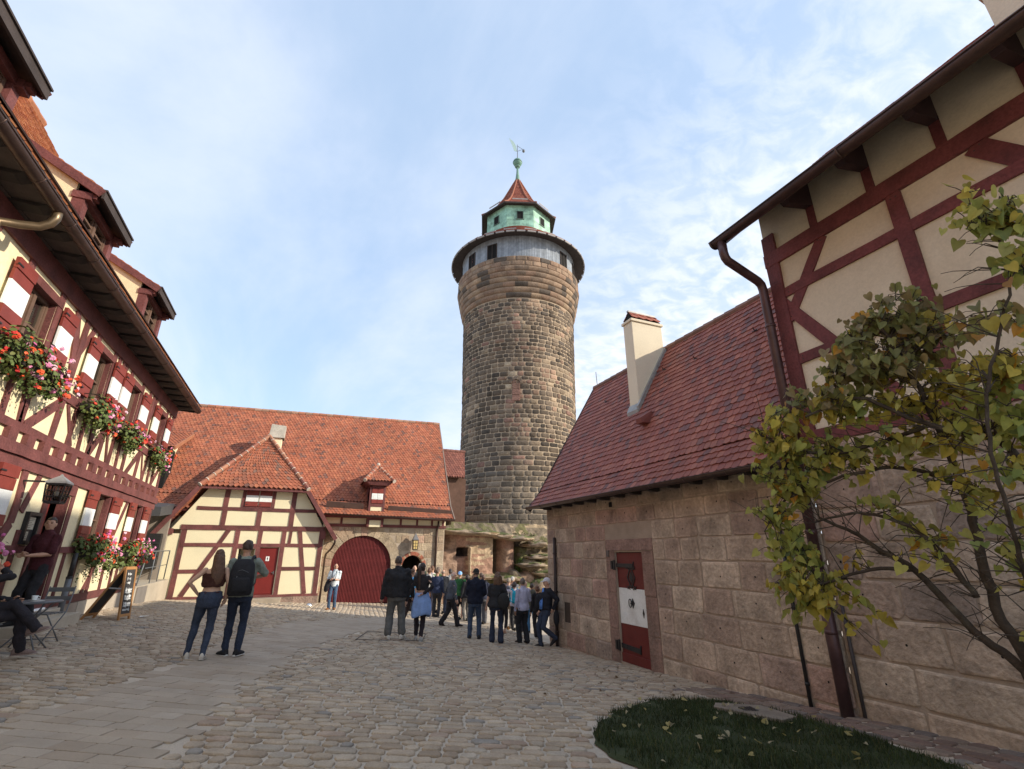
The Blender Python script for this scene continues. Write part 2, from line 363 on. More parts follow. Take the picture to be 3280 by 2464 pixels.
def inview(x, y): return y > 2.2 and -6.2 < x < 6.93 and y < 24.6 and (x * .92 - y * .39) < (x * .39 + y * .92) * 1.25 + .8 and (x * .92 - y * .39) > -(x * .39 + y * .92) * 1.25 - .8
LAWNB = [(x + (x - 4.6) * .03, y + (y - 4.4) * .03) for x, y in LAWN]
cobpal = [(.385, .308, .228, 5), (.355, .282, .205, 4), (.405, .332, .25, 4), (.31, .24, .172, 2), (.36, .305, .24, 2), (.25, .225, .195, .7), (.34, .255, .19, .8)]
mb = MB()
prof = [(1.0, -.03), (1.0, .008), (.93, .019), (.78, .022)]
edge = lambda x, y: in_poly(x, y, PATHP)
def far_zone(x, y): return y > 19.0 + .25 * max(0, 2 - x) and not edge(x, y) and x > -4.4
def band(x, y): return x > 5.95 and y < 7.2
lay(mb, .93, -.36, .145, .14, .31, .026, prof, .034, cobpal, lambda x, y: inview(x, y) and not edge(x, y) and not in_poly(x, y, LAWNB) and not far_zone(x, y) and not band(x, y) and not (x < -4.05 and 11.4 < y < 13.95), .008)
lay(mb, .12, 1, .17, .18, .34, .036, prof, .04, [(c[0] * 1.05, c[1] * 1.05, c[2] * 1.05, c[3]) for c in cobpal], lambda x, y: inview(x, y) and far_zone(x, y), .01, ur=(-2, 30), vr=(-14, 8))
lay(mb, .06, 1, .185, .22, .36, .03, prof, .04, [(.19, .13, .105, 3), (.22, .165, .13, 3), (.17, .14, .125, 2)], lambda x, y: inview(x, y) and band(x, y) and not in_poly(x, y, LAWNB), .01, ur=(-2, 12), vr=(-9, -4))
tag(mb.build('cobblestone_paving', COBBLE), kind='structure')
mb = MB()
lay(mb, .90, -.43, .185, .26, .44, .007, [(1.0, -.02), (1.0, .013), (.985, .016)], .012, [(.365, .302, .235, 4), (.35, .288, .222, 3), (.375, .315, .25, 2), (.335, .27, .205, 1)], lambda x, y: inview(x, y) and edge(x, y), .003, .05, wob=0)
tag(mb.build('paved_path', PAVER), kind='structure')
# lawn: soil bed, blades, slab with a drain, fallen leaves
SOIL = M('lawn_soil', (.035, .045, .018), .95, .2, 4, .4, 40)
mb = MB(); LAWN = [(x + .05 * mn.noise(Vector((x * 3, y * 3, 0))), y + .05 * mn.noise(Vector((x * 3, y * 3, 7)))) for p, q in zip(LAWN, LAWN[1:] + LAWN[:1]) for t_ in (0, .33, .66) for x, y in [(p[0] + (q[0] - p[0]) * t_, p[1] + (q[1] - p[1]) * t_)]]
c = (4.6, 4.3); n = len(LAWN); pts = []
for k, sc in enumerate((1.0, .97, .0)):
    for x, y in LAWN:
        X, Y = c[0] + (x - c[0]) * sc, c[1] + (y - c[1]) * sc; pts.append((X, Y, gz(X, Y) + (.012 if k == 0 else .045)))
mb.add(pts, [(k * n + i, k * n + (i + 1) % n, (k + 1) * n + (i + 1) % n, (k + 1) * n + i) for k in range(2) for i in range(n)])
tag(mb.build('lawn_bed', SOIL), kind='structure')
SLAB = [(5.3, 5.72), (5.52, 5.92), (6.02, 5.62), (5.9, 4.98), (5.55, 4.88)]
GRASS = M('lawn_grass', (1, 1, 1), .8, .25, 3, 0, attr=True)
mb = MB(); k = 0
while k < 26000:
    x, y = rnd.uniform(2.8, 6.3), rnd.uniform(2.2, 6.6)
    if not in_poly(x, y, LAWN): continue
    if in_poly(x, y, SLAB): continue
    k += 1
    if mn.noise(Vector((x * 2.3, y * 2.3, 5))) < -.28 and rnd.random() < .75: continue
    h = rnd.uniform(.02, .07) * (1 + .6 * mn.noise(Vector((x * 1.7, y * 1.7, 2)))) * (1.25 if rnd.random() < .1 else 1); a = rnd.uniform(0, 6.28); w = rnd.uniform(.003, .006); z = gz(x, y) + .04
    dx, dy = math.cos(a) * w, math.sin(a) * w; lx, ly = rnd.gauss(0, .02), rnd.gauss(0, .02); g = rnd.uniform(.6, 1.3)
    g *= 1 + .5 * mn.noise(Vector((x * 1.2, y * 1.2, 9))); cc = (.03 * g, .046 * g, .013 * g) if rnd.random() < .84 else (.075 * g, .075 * g, .024 * g)
    mb.add([(x - dx, y - dy, z), (x + dx, y + dy, z), (x + lx, y + ly, z + h)], [(0, 1, 2)], 0, cc)
tag(mb.build('lawn_grass', GRASS), kind='stuff')
t = thing('drain_slab', 'flat stone slab with small iron drain grate set in the dark lawn', 'drain cover', (5.65, 5.4, gz(5.65, 5.4)))
mb = MB(); m = len(SLAB)
mb.add([(x, y, gz(x, y) + .03) for x, y in SLAB] + [(x, y, gz(x, y) + .075) for x, y in SLAB], [tuple(range(m, 2 * m))[::-1]] + [(i, m + i, m + (i + 1) % m, (i + 1) % m) for i in range(m)])
mb.build('slab', M('lawn_slab_stone', (.23, .19, .15), .9, .2, 4, .4, 40), t, fixn=True)
mb = MB(); gx, gy = 5.62, 5.45; z = gz(gx, gy) + .079
for i in range(5): mb.obox((gx + (i - 2) * .036, gy + (i - 2) * -.01, z), (.012, -.004, 0), (.03, .09, 0), (0, 0, .006))
mb.build('drain_grate', IRON, t)
# ------------------------------------------------------------------ circular tower
TC = Vector((17.78, 40.25, 0))
ta = math.atan2(-TC.y, -TC.x)                                  # the side that faces the courtyard
tower = thing('round_tower', 'tall round castle tower of dark bossed sandstone with copper lantern and tiled spire', 'tower', (TC.x, TC.y, 1.0))
tprof = [(0, 6.5), (1.6, 6.45), (2.6, 6.25), (3.3, 6.05), (3.6, 5.9), (5.2, 5.5), (6.5, 5.36), (12.3, 5.34), (22.0, 5.52)]
def trad(z):
    for (z0, r0), (z1, r1) in zip(tprof, tprof[1:]):
        if z <= z1: return r0 + (r1 - r0) * (z - z0) / (z1 - z0)
    return tprof[-1][1]
mb = MB(); dark = [(.12, .092, .068, 5), (.145, .11, .08, 5), (.18, .136, .098, 3), (.092, .074, .059, 3), (.235, .175, .122, 1.6), (.25, .145, .11, .6), (.29, .22, .15, .7)]
low = [(.15, .12, .09, 4), (.18, .14, .10, 4), (.21, .165, .12, 2), (.12, .10, .08, 2), (.25, .14, .10, .8)]
upper = [(.25, .165, .115, 3), (.28, .195, .135, 3), (.20, .145, .105, 3), (.10, .08, .065, 2.6), (.32, .23, .155, 1.2)]
def tmap(zc):
    def f(u, v, n):
        r = trad(v) + n; a = ta + u / 5.4; return (TC.x + r * math.cos(a), TC.y + r * math.sin(a), v)
    return f
z = .2; half = math.pi * 5.4
while z < 21.9:
    rh = rnd.uniform(.33, .50); u = -half + rnd.uniform(0, .6)
    lightband = 11 < z < 16.5
    while u < half - .3:
        w = rnd.uniform(.5, 1.15) if z < 9 else rnd.uniform(.38, .95)
        w = min(w, half - u)
        pal = low if z < 6.0 else dark
        c = pick(pal, .15)
        p = rnd.random(); uu = u / 5.4
        if z > 8 and p < (.24 if (lightband and uu > -.25) else .06): c = pick([(.30, .225, .155, 3), (.26, .17, .12, 2), (.34, .27, .19, 1)], .12)
        if z > 19.5 and p < .35: c = pick(upper, .12)
        if -.13 < uu < .1 and z > 6 and p < .35: c = pick([(.27, .165, .12, 1), (.22, .15, .11, 1)], .1)
        wz = .82 + .5 * mn.noise(Vector((uu * 3.2, z * .32, 1))) + .32 * mn.noise(Vector((uu * 11, z * .12, 4))); c = tuple(x * max(.55, min(1.35, wz + .12)) for x in c); h = rnd.uniform(.03, .075)
        if z < 2.6: stone(mb, tmap(z), u + .008, u + w - .008, z + .008, z + rh - .008, [(1, -.03), (1, .0), (.95, .03), (.7, .04)], .05, c, 0, .012)
        else: stone(mb, tmap(z), u + .03, u + w - .03, z + .027, z + rh - .027, [(1, -.03), (1, .004), (.9, h * .75), (.6, h)], .07, c, 0, .014, .01)
        u += w
    z += rh
mb.lathe([(r + .003, zz) for zz, r in tprof], TC, 64, 1, (1, 1, 1), caps=False)
mb.build('shaft', [TSTONE, M('tower_mortar', (.40, .31, .22), .95, .15, 1.5, .5, 12)], tower, smooth=True)
# walled-up arched window in the shaft
mb = MB(); f = tmap(0)
for k in range(3): stone(mb, f, -.55, .12, 12.2 + k * .52, 12.2 + k * .52 + .5, [(1, -.03), (1, .10), (.96, .115)], .04, pick([(.27, .15, .115, 1), (.23, .135, .10, 1)]), 0, .004)
for k in range(7):
    a0 = math.pi * (k + .5) / 7; stone(mb, f, -.215 + .47 * math.cos(a0) - .12, -.215 + .47 * math.cos(a0) + .12, 13.78 + .42 * math.sin(a0) - .12, 13.78 + .42 * math.sin(a0) + .12, [(1, -.03), (1, .10), (.9, .12)], .04, pick([(.22, .16, .115, 1), (.15, .115, .09, 1)]))
mb.build('blocked_window', TSTONE, tower)
# moulded corbel rings
mb = MB(); zc = 22.0; r0 = 5.55; ring_n = 6
ringp = []
for i in range(ring_n):
    r1 = 5.56 + .66 * ((i + 1) / ring_n) ** .85; hh = .5
    base = 5.56 + .66 * (i / ring_n) ** .85
    ringp.append((zc, zc + hh, base, r1)); zc += hh
for z0, z1, ra, rb in ringp:
    u = -half; 
    while u < half - .05:
        w = min(rnd.uniform(.6, 1.1), half - u); c = pick(upper, .12); segs = 3; vs = []
        pr = [(ra - .05, z0 + .01), (ra + .03, z0 + .03), (rb - .02, z0 + .14), (rb + .05, z0 + .28), (rb + .03, z1 - .08), (rb - .06, z1 - .012)]
        for s_ in range(segs + 1):
            a = ta + (u + .008 + (w - .016) * s_ / segs) / 5.4
            for r, zz in pr: vs.append((TC.x + r * math.cos(a), TC.y + r * math.sin(a), zz))
        m = len(pr); mb.add(vs, [(s_ * m + k, (s_ + 1) * m + k, (s_ + 1) * m + k + 1, s_ * m + k + 1) for s_ in range(segs) for k in range(m - 1)], 0, c); u += w
mb.lathe([(5.5, 22.0)] + [(b - .06, z0 + .4) for z0, z1, a, b in ringp] + [(6.16, 25.0), (6.16, 26.02)], TC, 64, 1, caps=False)
z = 25.0
for rh in (.5, .5):
    u = -half
    while u < half - .05:
        w = min(rnd.uniform(.55, 1.15), half - u)
        def f(uu, v, n):
            a = ta + uu / 5.4; return (TC.x + (6.17 + n) * math.cos(a), TC.y + (6.17 + n) * math.sin(a), v)
        stone(mb, f, u + .012, u + w - .012, z + .012, z + rh - .012, [(1, -.03), (1, .004), (.93, .04), (.7, .05)], .05, pick(upper, .12), 0, .008); u += w
    z += rh
mb.build('corbel_ring', [TSTONE, M('corbel_mortar', (.34, .25, .17), .95, .15, 1.5, .5, 12)], tower, smooth=True)
# boarded gallery
BOARD = M('blue_grey_boards', (1, 1, 1), .85, .2, 3, .3, 20, attr=True)
mb = MB(); nb = 150
for k in range(nb):
    a0 = 2 * math.pi * k / nb; a1 = 2 * math.pi * (k + .93) / nb; f = rnd.uniform(.85, 1.15); rr = 5.86 + rnd.uniform(0, .012); q = []
    for zz in (26.0, 28.6):
        for r, a in ((5.7, a0), (rr, a0), (rr, a1), (5.7, a1)): q.append((TC.x + r * math.cos(a), TC.y + r * math.sin(a), zz))
    mb.hexa(q, 0, (.27 * f, .30 * f, .34 * f))
mb.lathe([(5.9, 26.0), (6.1, 26.03), (5.7, 26.1)], TC, 48, 0, (.2, .18, .16), caps=False)
mb.build('gallery_boarding', BOARD, tower)
for ad in (-50, -24.5, 49, 73, 120, -80):
    a = ta + R(ad); n = Vector((math.cos(a), math.sin(a), 0)); F = Fr(TC + n * 5.84 + Vector((0, 0, 26)), (-n.y, n.x, 0), n)
    mb = MB()
    for u0, u1, v0, v1 in ((-.52, -.44, .22, 1.82), (.44, .52, .22, 1.82), (-.44, .44, 1.74, 1.82), (-.6, .6, .16, .22), (-.03, .03, .22, 1.74)): mb.fbox(F, u0, u1, v0, v1, -.05, .08)
    w_ = mb.build('window', DKWOOD, tower)
    mb = MB(); mb.fbox(F, -.44, .44, .22, 1.74, -.03, .035); mb.build('window_opening', DARK, w_)
# gallery roof: eave ring, fascia slats, tiled cone
mb = MB()
tp = [(.25, .075, .045, 5), (.22, .065, .04, 4), (.28, .09, .05, 3), (.15, .06, .05, 2)]
def cone_tiles(mb, r0, z0, r1, z1, nrow, n0, sides=None, a0=0.0):
    for j in range(nrow):
        t0, t1 = j / nrow, min(1, (j + 1.5) / nrow); ra, rb = r0 + (r1 - r0) * t0, r0 + (r1 - r0) * t1; za, zb = z0 + (z1 - z0) * t0, z0 + (z1 - z0) * t1
        nn = max(8, int(n0 * (ra / r0)))
        for k in range(nn):
            a, b = a0 + 2 * math.pi * (k + (j % 2) * .5) / nn, a0 + 2 * math.pi * (k + .97 + (j % 2) * .5) / nn; c = pick(tp, .12)
            mb.add([(TC.x + r * math.cos(x), TC.y + r * math.sin(x), zz) for r, x, zz in ((ra, a, za + .05), (ra, b, za + .05), (rb, b, zb + .01), (rb, a, zb + .01), (ra - .01, a, za), (ra - .01, b, za))], [(0, 1, 2, 3), (4, 5, 1, 0)], 0, c)
cone_tiles(mb, 6.95, 28.28, 3.5, 31.4, 18, 150)
mb.lathe([(5.6, 28.5), (6.9, 28.16), (6.92, 28.3), (3.5, 31.38)], TC, 48, 1, caps=False)
for k in range(44):                                        # short snow boards round the eave
    a0, a1 = 2 * math.pi * k / 44, 2 * math.pi * (k + .78) / 44
    q = []
    for zz in (28.1, 28.24):
        for r, a in ((6.93, a0), (7.02, a0), (7.02, a1), (6.93, a1)): q.append((TC.x + r * math.cos(a), TC.y + r * math.sin(a), zz))
    mb.hexa(q, 2)
for k in range(20):                                        # roof hooks / snow rails higher up
    a0, a1 = 2 * math.pi * k / 20, 2 * math.pi * (k + .6) / 20; q = []
    for zz in (28.85, 28.98):
        for r, a in ((6.3, a0), (6.36, a0), (6.36, a1), (6.3, a1)): q.append((TC.x + r * math.cos(a), TC.y + r * math.sin(a), zz))
    mb.hexa(q, 2)
mb.build('gallery_roof', [TILE_O, DKWOOD, M('grey_snow_boards', (.32, .30, .29), .7, .15, 4)], tower)
# copper-clad octagonal lantern
VERD = M('verdigris_copper', (1, 1, 1), .6, .3, 1.4, .15, 20, attr=True, stain=(.13, .20, .15), stain_scale=1.6, stain_amt=.6)
mb = MB(); oa = ta + R(4); RR = 3.62
for k in range(8):
    a0, a1 = oa + R(45 * k - 22.5), oa + R(45 * k + 22.5); n = Vector((math.cos(oa + R(45 * k)), math.sin(oa + R(45 * k)), 0))
    p0 = Vector((TC.x + RR * math.cos(a0), TC.y + RR * math.sin(a0), 31.0)); p1 = Vector((TC.x + RR * math.cos(a1), TC.y + RR * math.sin(a1), 31.0))
    F = Fr(p0, p1 - p0, n); L = (p1 - p0).length
    for r in range(5):
        v0, v1 = .0 + r * .64, .64 + r * .64; cuts = sorted([0, L] + [L * ((i + (r % 2) * .5 + rnd.uniform(-.05, .05)) / 3) for i in range(1, 4) if (i + (r % 2) * .5) / 3 < .97])
        for u0, u1 in zip(cuts, cuts[1:]):
            g = rnd.uniform(.8, 1.2); mb.fbox(F, u0 + .004, u1 - .004, v0 + .004, v1 - .004, -.1, rnd.uniform(.0, .012), 0, (.30 * g, .52 * g, .40 * g))
mb.build('lantern_drum', VERD, tower)
for k in range(8):
    a = oa + R(45 * k); n = Vector((math.cos(a), math.sin(a), 0)); F = Fr(TC + n * (RR * math.cos(R(22.5))) + Vector((0, 0, 32.35)), (-n.y, n.x, 0), n)
    mb = MB()
    for u0, u1, v0, v1 in ((-.36, -.29, 0, .95), (.29, .36, 0, .95), (-.29, .29, .88, .95), (-.42, .42, -.07, 0)): mb.fbox(F, u0, u1, v0, v1, -.05, .07)
    w_ = mb.build('lantern_window', M('copper_window_frame', (.09, .14, .11), .6) if k == 0 else bpy.data.materials['copper_window_frame'], tower)
    mb = MB(); mb.fbox(F, -.29, .29, 0, .88, -.03, .03); mb.build('window_opening', DARK, w_)
mb = MB()
spire = [(4.25, 34.0), (3.4, 34.65), (2.5, 35.7), (1.7, 37.0), (1.0, 38.5), (.5, 39.6), (.22, 40.3)]
for k in range(8):
    a0, a1 = oa + R(45 * k - 22.5), oa + R(45 * k + 22.5)
    for (ra, za), (rb, zb) in zip(spire, spire[1:]):
        q = [Vector((TC.x + r * math.cos(a), TC.y + r * math.sin(a), zz)) for r, a, zz in ((ra, a0, za), (ra, a1, za), (rb, a1, zb), (rb, a0, zb))]
        tiles(mb, *q, .26, .22, [(.27, .082, .05, 5), (.24, .07, .045, 4), (.30, .10, .06, 2)], .02, .2)
    rid = [(TC.x + (r + .02) * math.cos(a0), TC.y + (r + .02) * math.sin(a0), zz + .03) for r, zz in spire]
    mb.tube(rid, [.10] * (len(rid) - 1) + [.05], 6, 0, (.30, .115, .07))
    mb.bar((TC.x + 4.22 * math.cos(a0), TC.y + 4.22 * math.sin(a0), 33.93), (TC.x + 4.22 * math.cos(a1), TC.y + 4.22 * math.sin(a1), 33.93), (0, 0, 1), .1, .16, 2)
    b0, b1 = [Vector((TC.x + 3.75 * math.cos(a), TC.y + 3.75 * math.sin(a), 34.6)) for a in (a0 + .18, a1 - .18)]
    mb.bar(b0, b1, (0, 0, 1), .03, .14, 3)
mb.lathe([(3.5, 34.05), (4.2, 33.9), (4.22, 34.0)], TC, 8, 2, a0=oa + R(22.5), caps=False)
mb.build('spire_roof', [TILE_O, TILE_BASE, DKWOOD, bpy.data.materials['grey_snow_boards']], tower)
mb = MB(); mb.lathe([(.34, 40.0), (.24, 40.6), (.14, 41.4), (.1, 42.3)], TC, 12, 0, (.16, .28, .23)); mb.lathe([(.12, 42.2), (.3, 42.26), (.32, 42.34), (.12, 42.4)], TC, 12, 0, (.16, .28, .23))
fin = mb.build('finial', M('green_copper_finial', (1, 1, 1), .6, .2, 3, .1, attr=True), tower, smooth=True)
mb = MB(); mb.ball(TC + Vector((0, 0, 42.9)), .52, 20, 12, 0, (.16, .30, .24)); mb.lathe([(.54, 42.86), (.56, 42.9), (.54, 42.94)], TC, 20, 0, (.10, .17, .14), caps=False); mb.build('finial_ball', bpy.data.materials['green_copper_finial'], fin, smooth=True)
mb = MB(); r_ = Vector((.9205, -.3907, 0)); T3 = Vector((TC.x, TC.y, 0)); Zv = Vector((0, 0, 1))
mb.tube([T3 + Zv * 43.4, T3 + Zv * 45.6], [.05, .03], 6); mb.tube([T3 + Zv * 44.6, T3 + r_ * .62 + Zv * 44.9, T3 + Zv * 45.4], .025, 6); mb.ball(T3 + r_ * .72 + Zv * 44.65, (.17, .17, .22), 10, 6)
flag = [(-.05, 44.55), (-.38, 44.7), (-.62, 45.5), (-.98, 46.6), (-.5, 46.1), (-.15, 45.4)]
vs = [T3 + r_ * x + Zv * z for x, z in flag]; off = Vector((.39, .92, 0)) * .02; k = len(flag)
mb.add([v - off for v in vs] + [v + off for v in vs], [tuple(range(k)), tuple(range(k, 2 * k))[::-1]] + [(i, k + i, k + (i + 1) % k, (i + 1) % k) for i in range(k)], 1)
mb.build('weather_vane', [GREYM, M('pale_green_vane', (.5, .65, .6), .5, .1, 3)], fin)
# ------------------------------------------------------------------ half-timbered inn on the left
XL = -4.55
FL = Fr((XL, 0, 0), (0, 1, 0), (1, 0, 0))
inn = thing('half_timbered_inn', 'tall half-timbered inn at the left with three dormers and red-white shutters', 'house', (XL - 2, 12, gz(-4.5, 12)))
UW = [(5.25, 6.25, 4.72, 5.2, 6.3, 6.85), (9.27, 10.27, 8.68, 9.24, 10.42, 10.96), (12.33, 13.22, 11.8, 12.31, 13.31, 13.9), (14.72, 15.6, 14.06, 14.66, 15.76, 16.38), (17.72, 18.52, 17.08, 17.64, 18.62, 19.12)]
LW = [(9.0, 10.05, 8.35, 8.95, 10.12, 10.68), (14.52, 15.46, 13.92, 14.46, 15.55, 16.18), (17.56, 18.38, 17.02, 17.5, 18.46, 19.0)]
holes = [(a, b, 3.02, 4.22) for a, b, *_ in UW] + [(a, b, .14, 1.36) for a, b, *_ in LW] + [(12.26, 13.2, -1.02, 1.14)]
mb = MB()
wall_holes(mb, FL, -3, 19.55, -1.02, 4.9, holes, 0, .2, 0, 1)
mb.box(XL - 8, XL - .2, 19.35, 19.55, -1.7, 4.9)                     # gable end facing the barn
mb.build('wall', [CREAM, OXRED2], inn)
mb = MB(); mb.box(XL - .9, XL - .6, -3, 19.2, -1.5, 4.8); mb.build('dark_interior', DARK, inn)
BEAM = OXRED2
mb = MB(); B = lambda *a, **k: mb.fbeam(FL, *a, **k)
H = lambda u0, u1, v0, v1, n1=.03: mb.fbeam(FL, u0, (v0 + v1) / 2, u1, (v0 + v1) / 2, v1 - v0, -.06, n1)
mb.peg = 2
H(-3, 19.62, 4.48, 4.84, .05)                                        # wall plate
H(-3, 19.6, 1.93, 2.06, .05)                                         # upper sill
H(-3, 19.6, 1.555, 1.735, .09); H(-3, 19.58, 1.37, 1.545, .045)      # girding beams
mb.fbox(FL, -3, 19.57, 1.735, 1.93, -.05, .004, 1)                   # infill behind the joist ends
for k in range(38):
    u = -2.6 + .6 * k
    if u < 19.4: mb.fbox(FL, u, u + .27, 1.738, 1.928, -.05, .085 + eps())
H(-3, 19.5, 2.8, 2.985, .035)                                        # breast rail
for a, b, *_ in UW:
    B(a - .09, 2.06, a - .09, 4.48, .17); B(b + .09, 2.06, b + .09, 4.48, .17); H(a - .16, b + .16, 4.1 + .12, 4.36, .032)
B(19.42, 2.06, 19.42, 4.48, .2)
mids = [(7.75, 1), (11.52, 1), (13.93, .62), (16.85, .8)]
for c, w in mids:
    B(c, 2.06, c + .02, 4.48, .19)
    B(c - .05, 3.35, c - .5 * w, 4.48, .17); B(c + .05, 3.8, c + .42 * w, 4.48, .15)
    B(c - .02, 2.75, c - 1.0 * w, 2.04, .19); B(c + .28 * w, 2.8, c + .9 * w, 2.06, .1)
for a, b, *_ in UW[1:]:
    m = (a + b) / 2
    B(m + .02, 2.06, m - .05, 2.8, .15); B(m + .55, 2.06, m + .4, 2.8, .11)
B(19.3, 2.8, 18.6, 2.06, .13); B(19.32, 3.6, 19.0, 4.48, .13)
# curved posts near the first window
pts = [(11.05, 4.48), (11.22, 4.15), (11.4, 3.8), (11.47, 3.45), (11.5, 3.0)]
for p, q in zip(pts, pts[1:]): B(p[0], p[1], q[0], q[1], .17)
# ground floor
H(-3, 19.55, -1.03, -.86, .045); H(13.32, 19.5, .02, .14, .033); H(-3, 12.1, .02, .14, .033)
for u in (8.9, 10.14, 12.14, 13.3, 14.44, 15.54, 17.49, 18.45, 19.42): B(u, -.88, u, 1.38, .17)
mb.fbox(FL, 12.14, 13.3, 1.16, 1.38, -.06, .036)
pts = [(11.05, 1.38), (11.12, .9), (11.1, .5), (10.85, .15), (10.5, -.2), (10.1, -.6), (9.9, -.88)]
for p, q in zip(pts, pts[1:]): B(p[0], p[1], q[0], q[1], .2)
B(11.35, .7, 11.62, 1.38, .15); B(11.5, -.88, 11.5, .4, .16)
B(16.9, 1.38, 16.25, .14, .14); B(13.7, -.88, 13.7, .02, .12); B(16.4, -.88, 16.3, .02, .14); B(15.2, -.88, 15.9, .02, .12); B(18.0, -.88, 18.3, .02, .12); B(17.1, -.88, 17.0, .02, .12)
B(19.3, .1, 18.95, 1.38, .1)
mb.build('timber_frame', [BEAM, CREAM, DKWOOD], inn)
mb = MB(); rnd.seed(3)
u = 8.0
while u < 19.5:
    w = min(rnd.uniform(.7, 1.3), 19.5 - u); mb.fbox(FL, u + .004, u + w - .004, -1.9, -1.04, -.3, .06 + rnd.uniform(0, .012), 0, pick([(.42, .36, .29, 2), (.46, .40, .32, 2), (.38, .31, .25, 1)], .06)); u += w
mb.build('stone_base', M('pale_base_stone', (1, 1, 1), .9, .1, 2, .3, 40, attr=True), inn)
def shutter(parent, F, u0, u1, v0, v1, w0, w1, n=.05):
    mb = MB()
    for i, (a, b, m) in enumerate(((v0, (v0 + w0) / 2, 0), ((v0 + w0) / 2, w0, 0), (w0, w1, 1), (w1, (v1 + w1) / 2, 0), ((v1 + w1) / 2, v1, 0))):
        t_ = .045 + (.016 if i in (1, 4) else 0)
        mb.fbox(F, u0, u1, a + (0 if m else .003), b - (0 if m else .003), n, n + t_, m)
    for v in (v0 + .12, v1 - .12): mb.fbox(F, u0 - .02, u0 + .12, v - .015, v + .015, n + .05, n + .072, 2)
    return mb.build('shutter', [REDP, WHITEP, IRON], parent, bevel=.005)
def window(parent, F, u0, u1, v0, v1, sh=(), wb=None, curtain=True, rec=.13, name='window'):
    mb = MB(); f = .06
    mb.fbox(F, u0, u0 + f, v0, v1, -rec - .05, -rec + .03); mb.fbox(F, u1 - f, u1, v0, v1, -rec - .05, -rec + .03)
    mb.fbox(F, u0 + f, u1 - f, v1 - f, v1, -rec - .05, -rec + .028); mb.fbox(F, u0 + f, u1 - f, v0, v0 + f, -rec - .05, -rec + .028)
    c = (u0 + u1) / 2; mb.fbox(F, c - .045, c + .045, v0 + f, v1 - f, -rec - .05, -rec + .04)
    for a, b in ((u0 + f, c - .045), (c + .045, u1 - f)):
        vm = v0 + (v1 - v0) * .52; mb.fbox(F, a, b, vm - .018, vm + .018, -rec - .04, -rec + .02)
        mb.fbox(F, a, a + .035, v0 + f, v1 - f, -rec - .045, -rec + .015); mb.fbox(F, b - .035, b, v0 + f, v1 - f, -rec - .045, -rec + .015)
    fr = mb.build(name, WOODB, parent)
    mb = MB(); mb.fbox(F, u0 + f, u1 - f, v0 + f, v1 - f, -rec - .03, -rec - .02); mb.build('pane', GLASS, fr)
    if curtain:
        mb = MB(); N = 40
        for a, b in ((u0 + .05, c - .12), (c + .12, u1 - .05)):
            vs = []
            for i in range(N + 1):
                u = a + (b - a) * i / N; n = -rec - .12 + .02 * math.sin(i * 1.1)
                vs += [F.P(u, v0 + .03, n), F.P(u, v1 - .03, n)]
            mb.add(vs, [(2 * i, 2 * i + 2, 2 * i + 3, 2 * i + 1) for i in range(N)])
        mb.build('curtain', CURT, fr, smooth=True)
    for a, b in sh: shutter(fr, F, a, b, v0 + .1 if False else wb[0], wb[3], wb[1], wb[2])
    mb = MB()
    mb.fbox(F, u0 - .03, u1 + .03, v0 - .05, v0, -.12, .05); mb.build('sill', BEAM, fr)
    return fr
for i, (a, b, s0, s1, s2, s3) in enumerate(UW): window(inn, FL, a, b, 3.02, 4.22, [(s0, s1), (s2, s3)], (3.08, 3.49, 3.9, 4.28))
for a, b, s0, s1, s2, s3 in LW: window(inn, FL, a, b, .14, 1.36, [(s0, s1), (s2, s3)], (.24, .6, .98, 1.38))
mb = MB()                                                            # open doorway with a dark red door leaf
mb.fbox(FL, 12.27, 12.75, -1.0, 1.13, -.19, -.14); mb.fbox(FL, 12.35, 12.68, -.9, .1, -.14, -.125); mb.fbox(FL, 12.35, 12.68, .2, 1.05, -.14, -.125)
d = mb.build('door', DOORRED, inn, bevel=.004)
mb = MB(); mb.ball(FL.P(12.7, 0, -.1), .03, 8, 6); mb.build('door_handle', IRON, d)
mb = MB(); mb.fbox(FL, 12.18, 13.26, -1.06, -1.0, -.3, .1); mb.build('threshold', bpy.data.materials['pale_base_stone'], inn)
# roof, eaves
opal = [(.36, .135, .062, 5), (.33, .115, .055, 4), (.40, .17, .08, 2), (.27, .09, .05, 1)]
mb = MB()
tiles(mb, (-3.88, -3, 4.95), (-3.88, 19.9, 4.95), (-4.9, 19.0, 5.95), (-4.9, -3, 5.95), .19, .2, opal)
tiles(mb, (-4.9, -3, 5.95), (-4.9, 19.0, 5.95), (-7.55, 13.5, 10.54), (-7.55, -3, 10.54), .19, .2, opal)
mb.add([(-3.9, 19.88, 4.92), (-4.9, 18.98, 5.92), (-7.55, 13.5, 10.5), (-11.2, 19.88, 4.92)], [(0, 1, 2, 3)], 1)
mb.add([(-7.55, -3, 10.5), (-7.55, 13.5, 10.5), (-11.2, 19.9, 5), (-11.2, -3, 5)], [(0, 1, 2, 3)], 1)
ridge_caps(mb, (-7.55, 13.5, 10.54), (-7.55, -3, 10.54), .12, .38, [(.36, .15, .08)])
mb.box(-4.0, -3.86, -3, 19.85, 4.88, 4.93, 2)
mb.bar((-3.9, 19.86, 4.87), (-4.6, 19.86, 4.9), (0, 1, 0), .12, .06, 2)
inn_roof = mb.build('roof', [TILE_O, TILE_BASE, DKWOOD], inn)
mb = MB(); mb.box(XL - .05, -3.96, -3, 19.8, 4.86, 4.90); mb.fbox(FL, -3, 19.6, 4.835, 4.858, -.05, .1); mb.build('soffit', SOFFIT, inn_roof)
mb = MB()
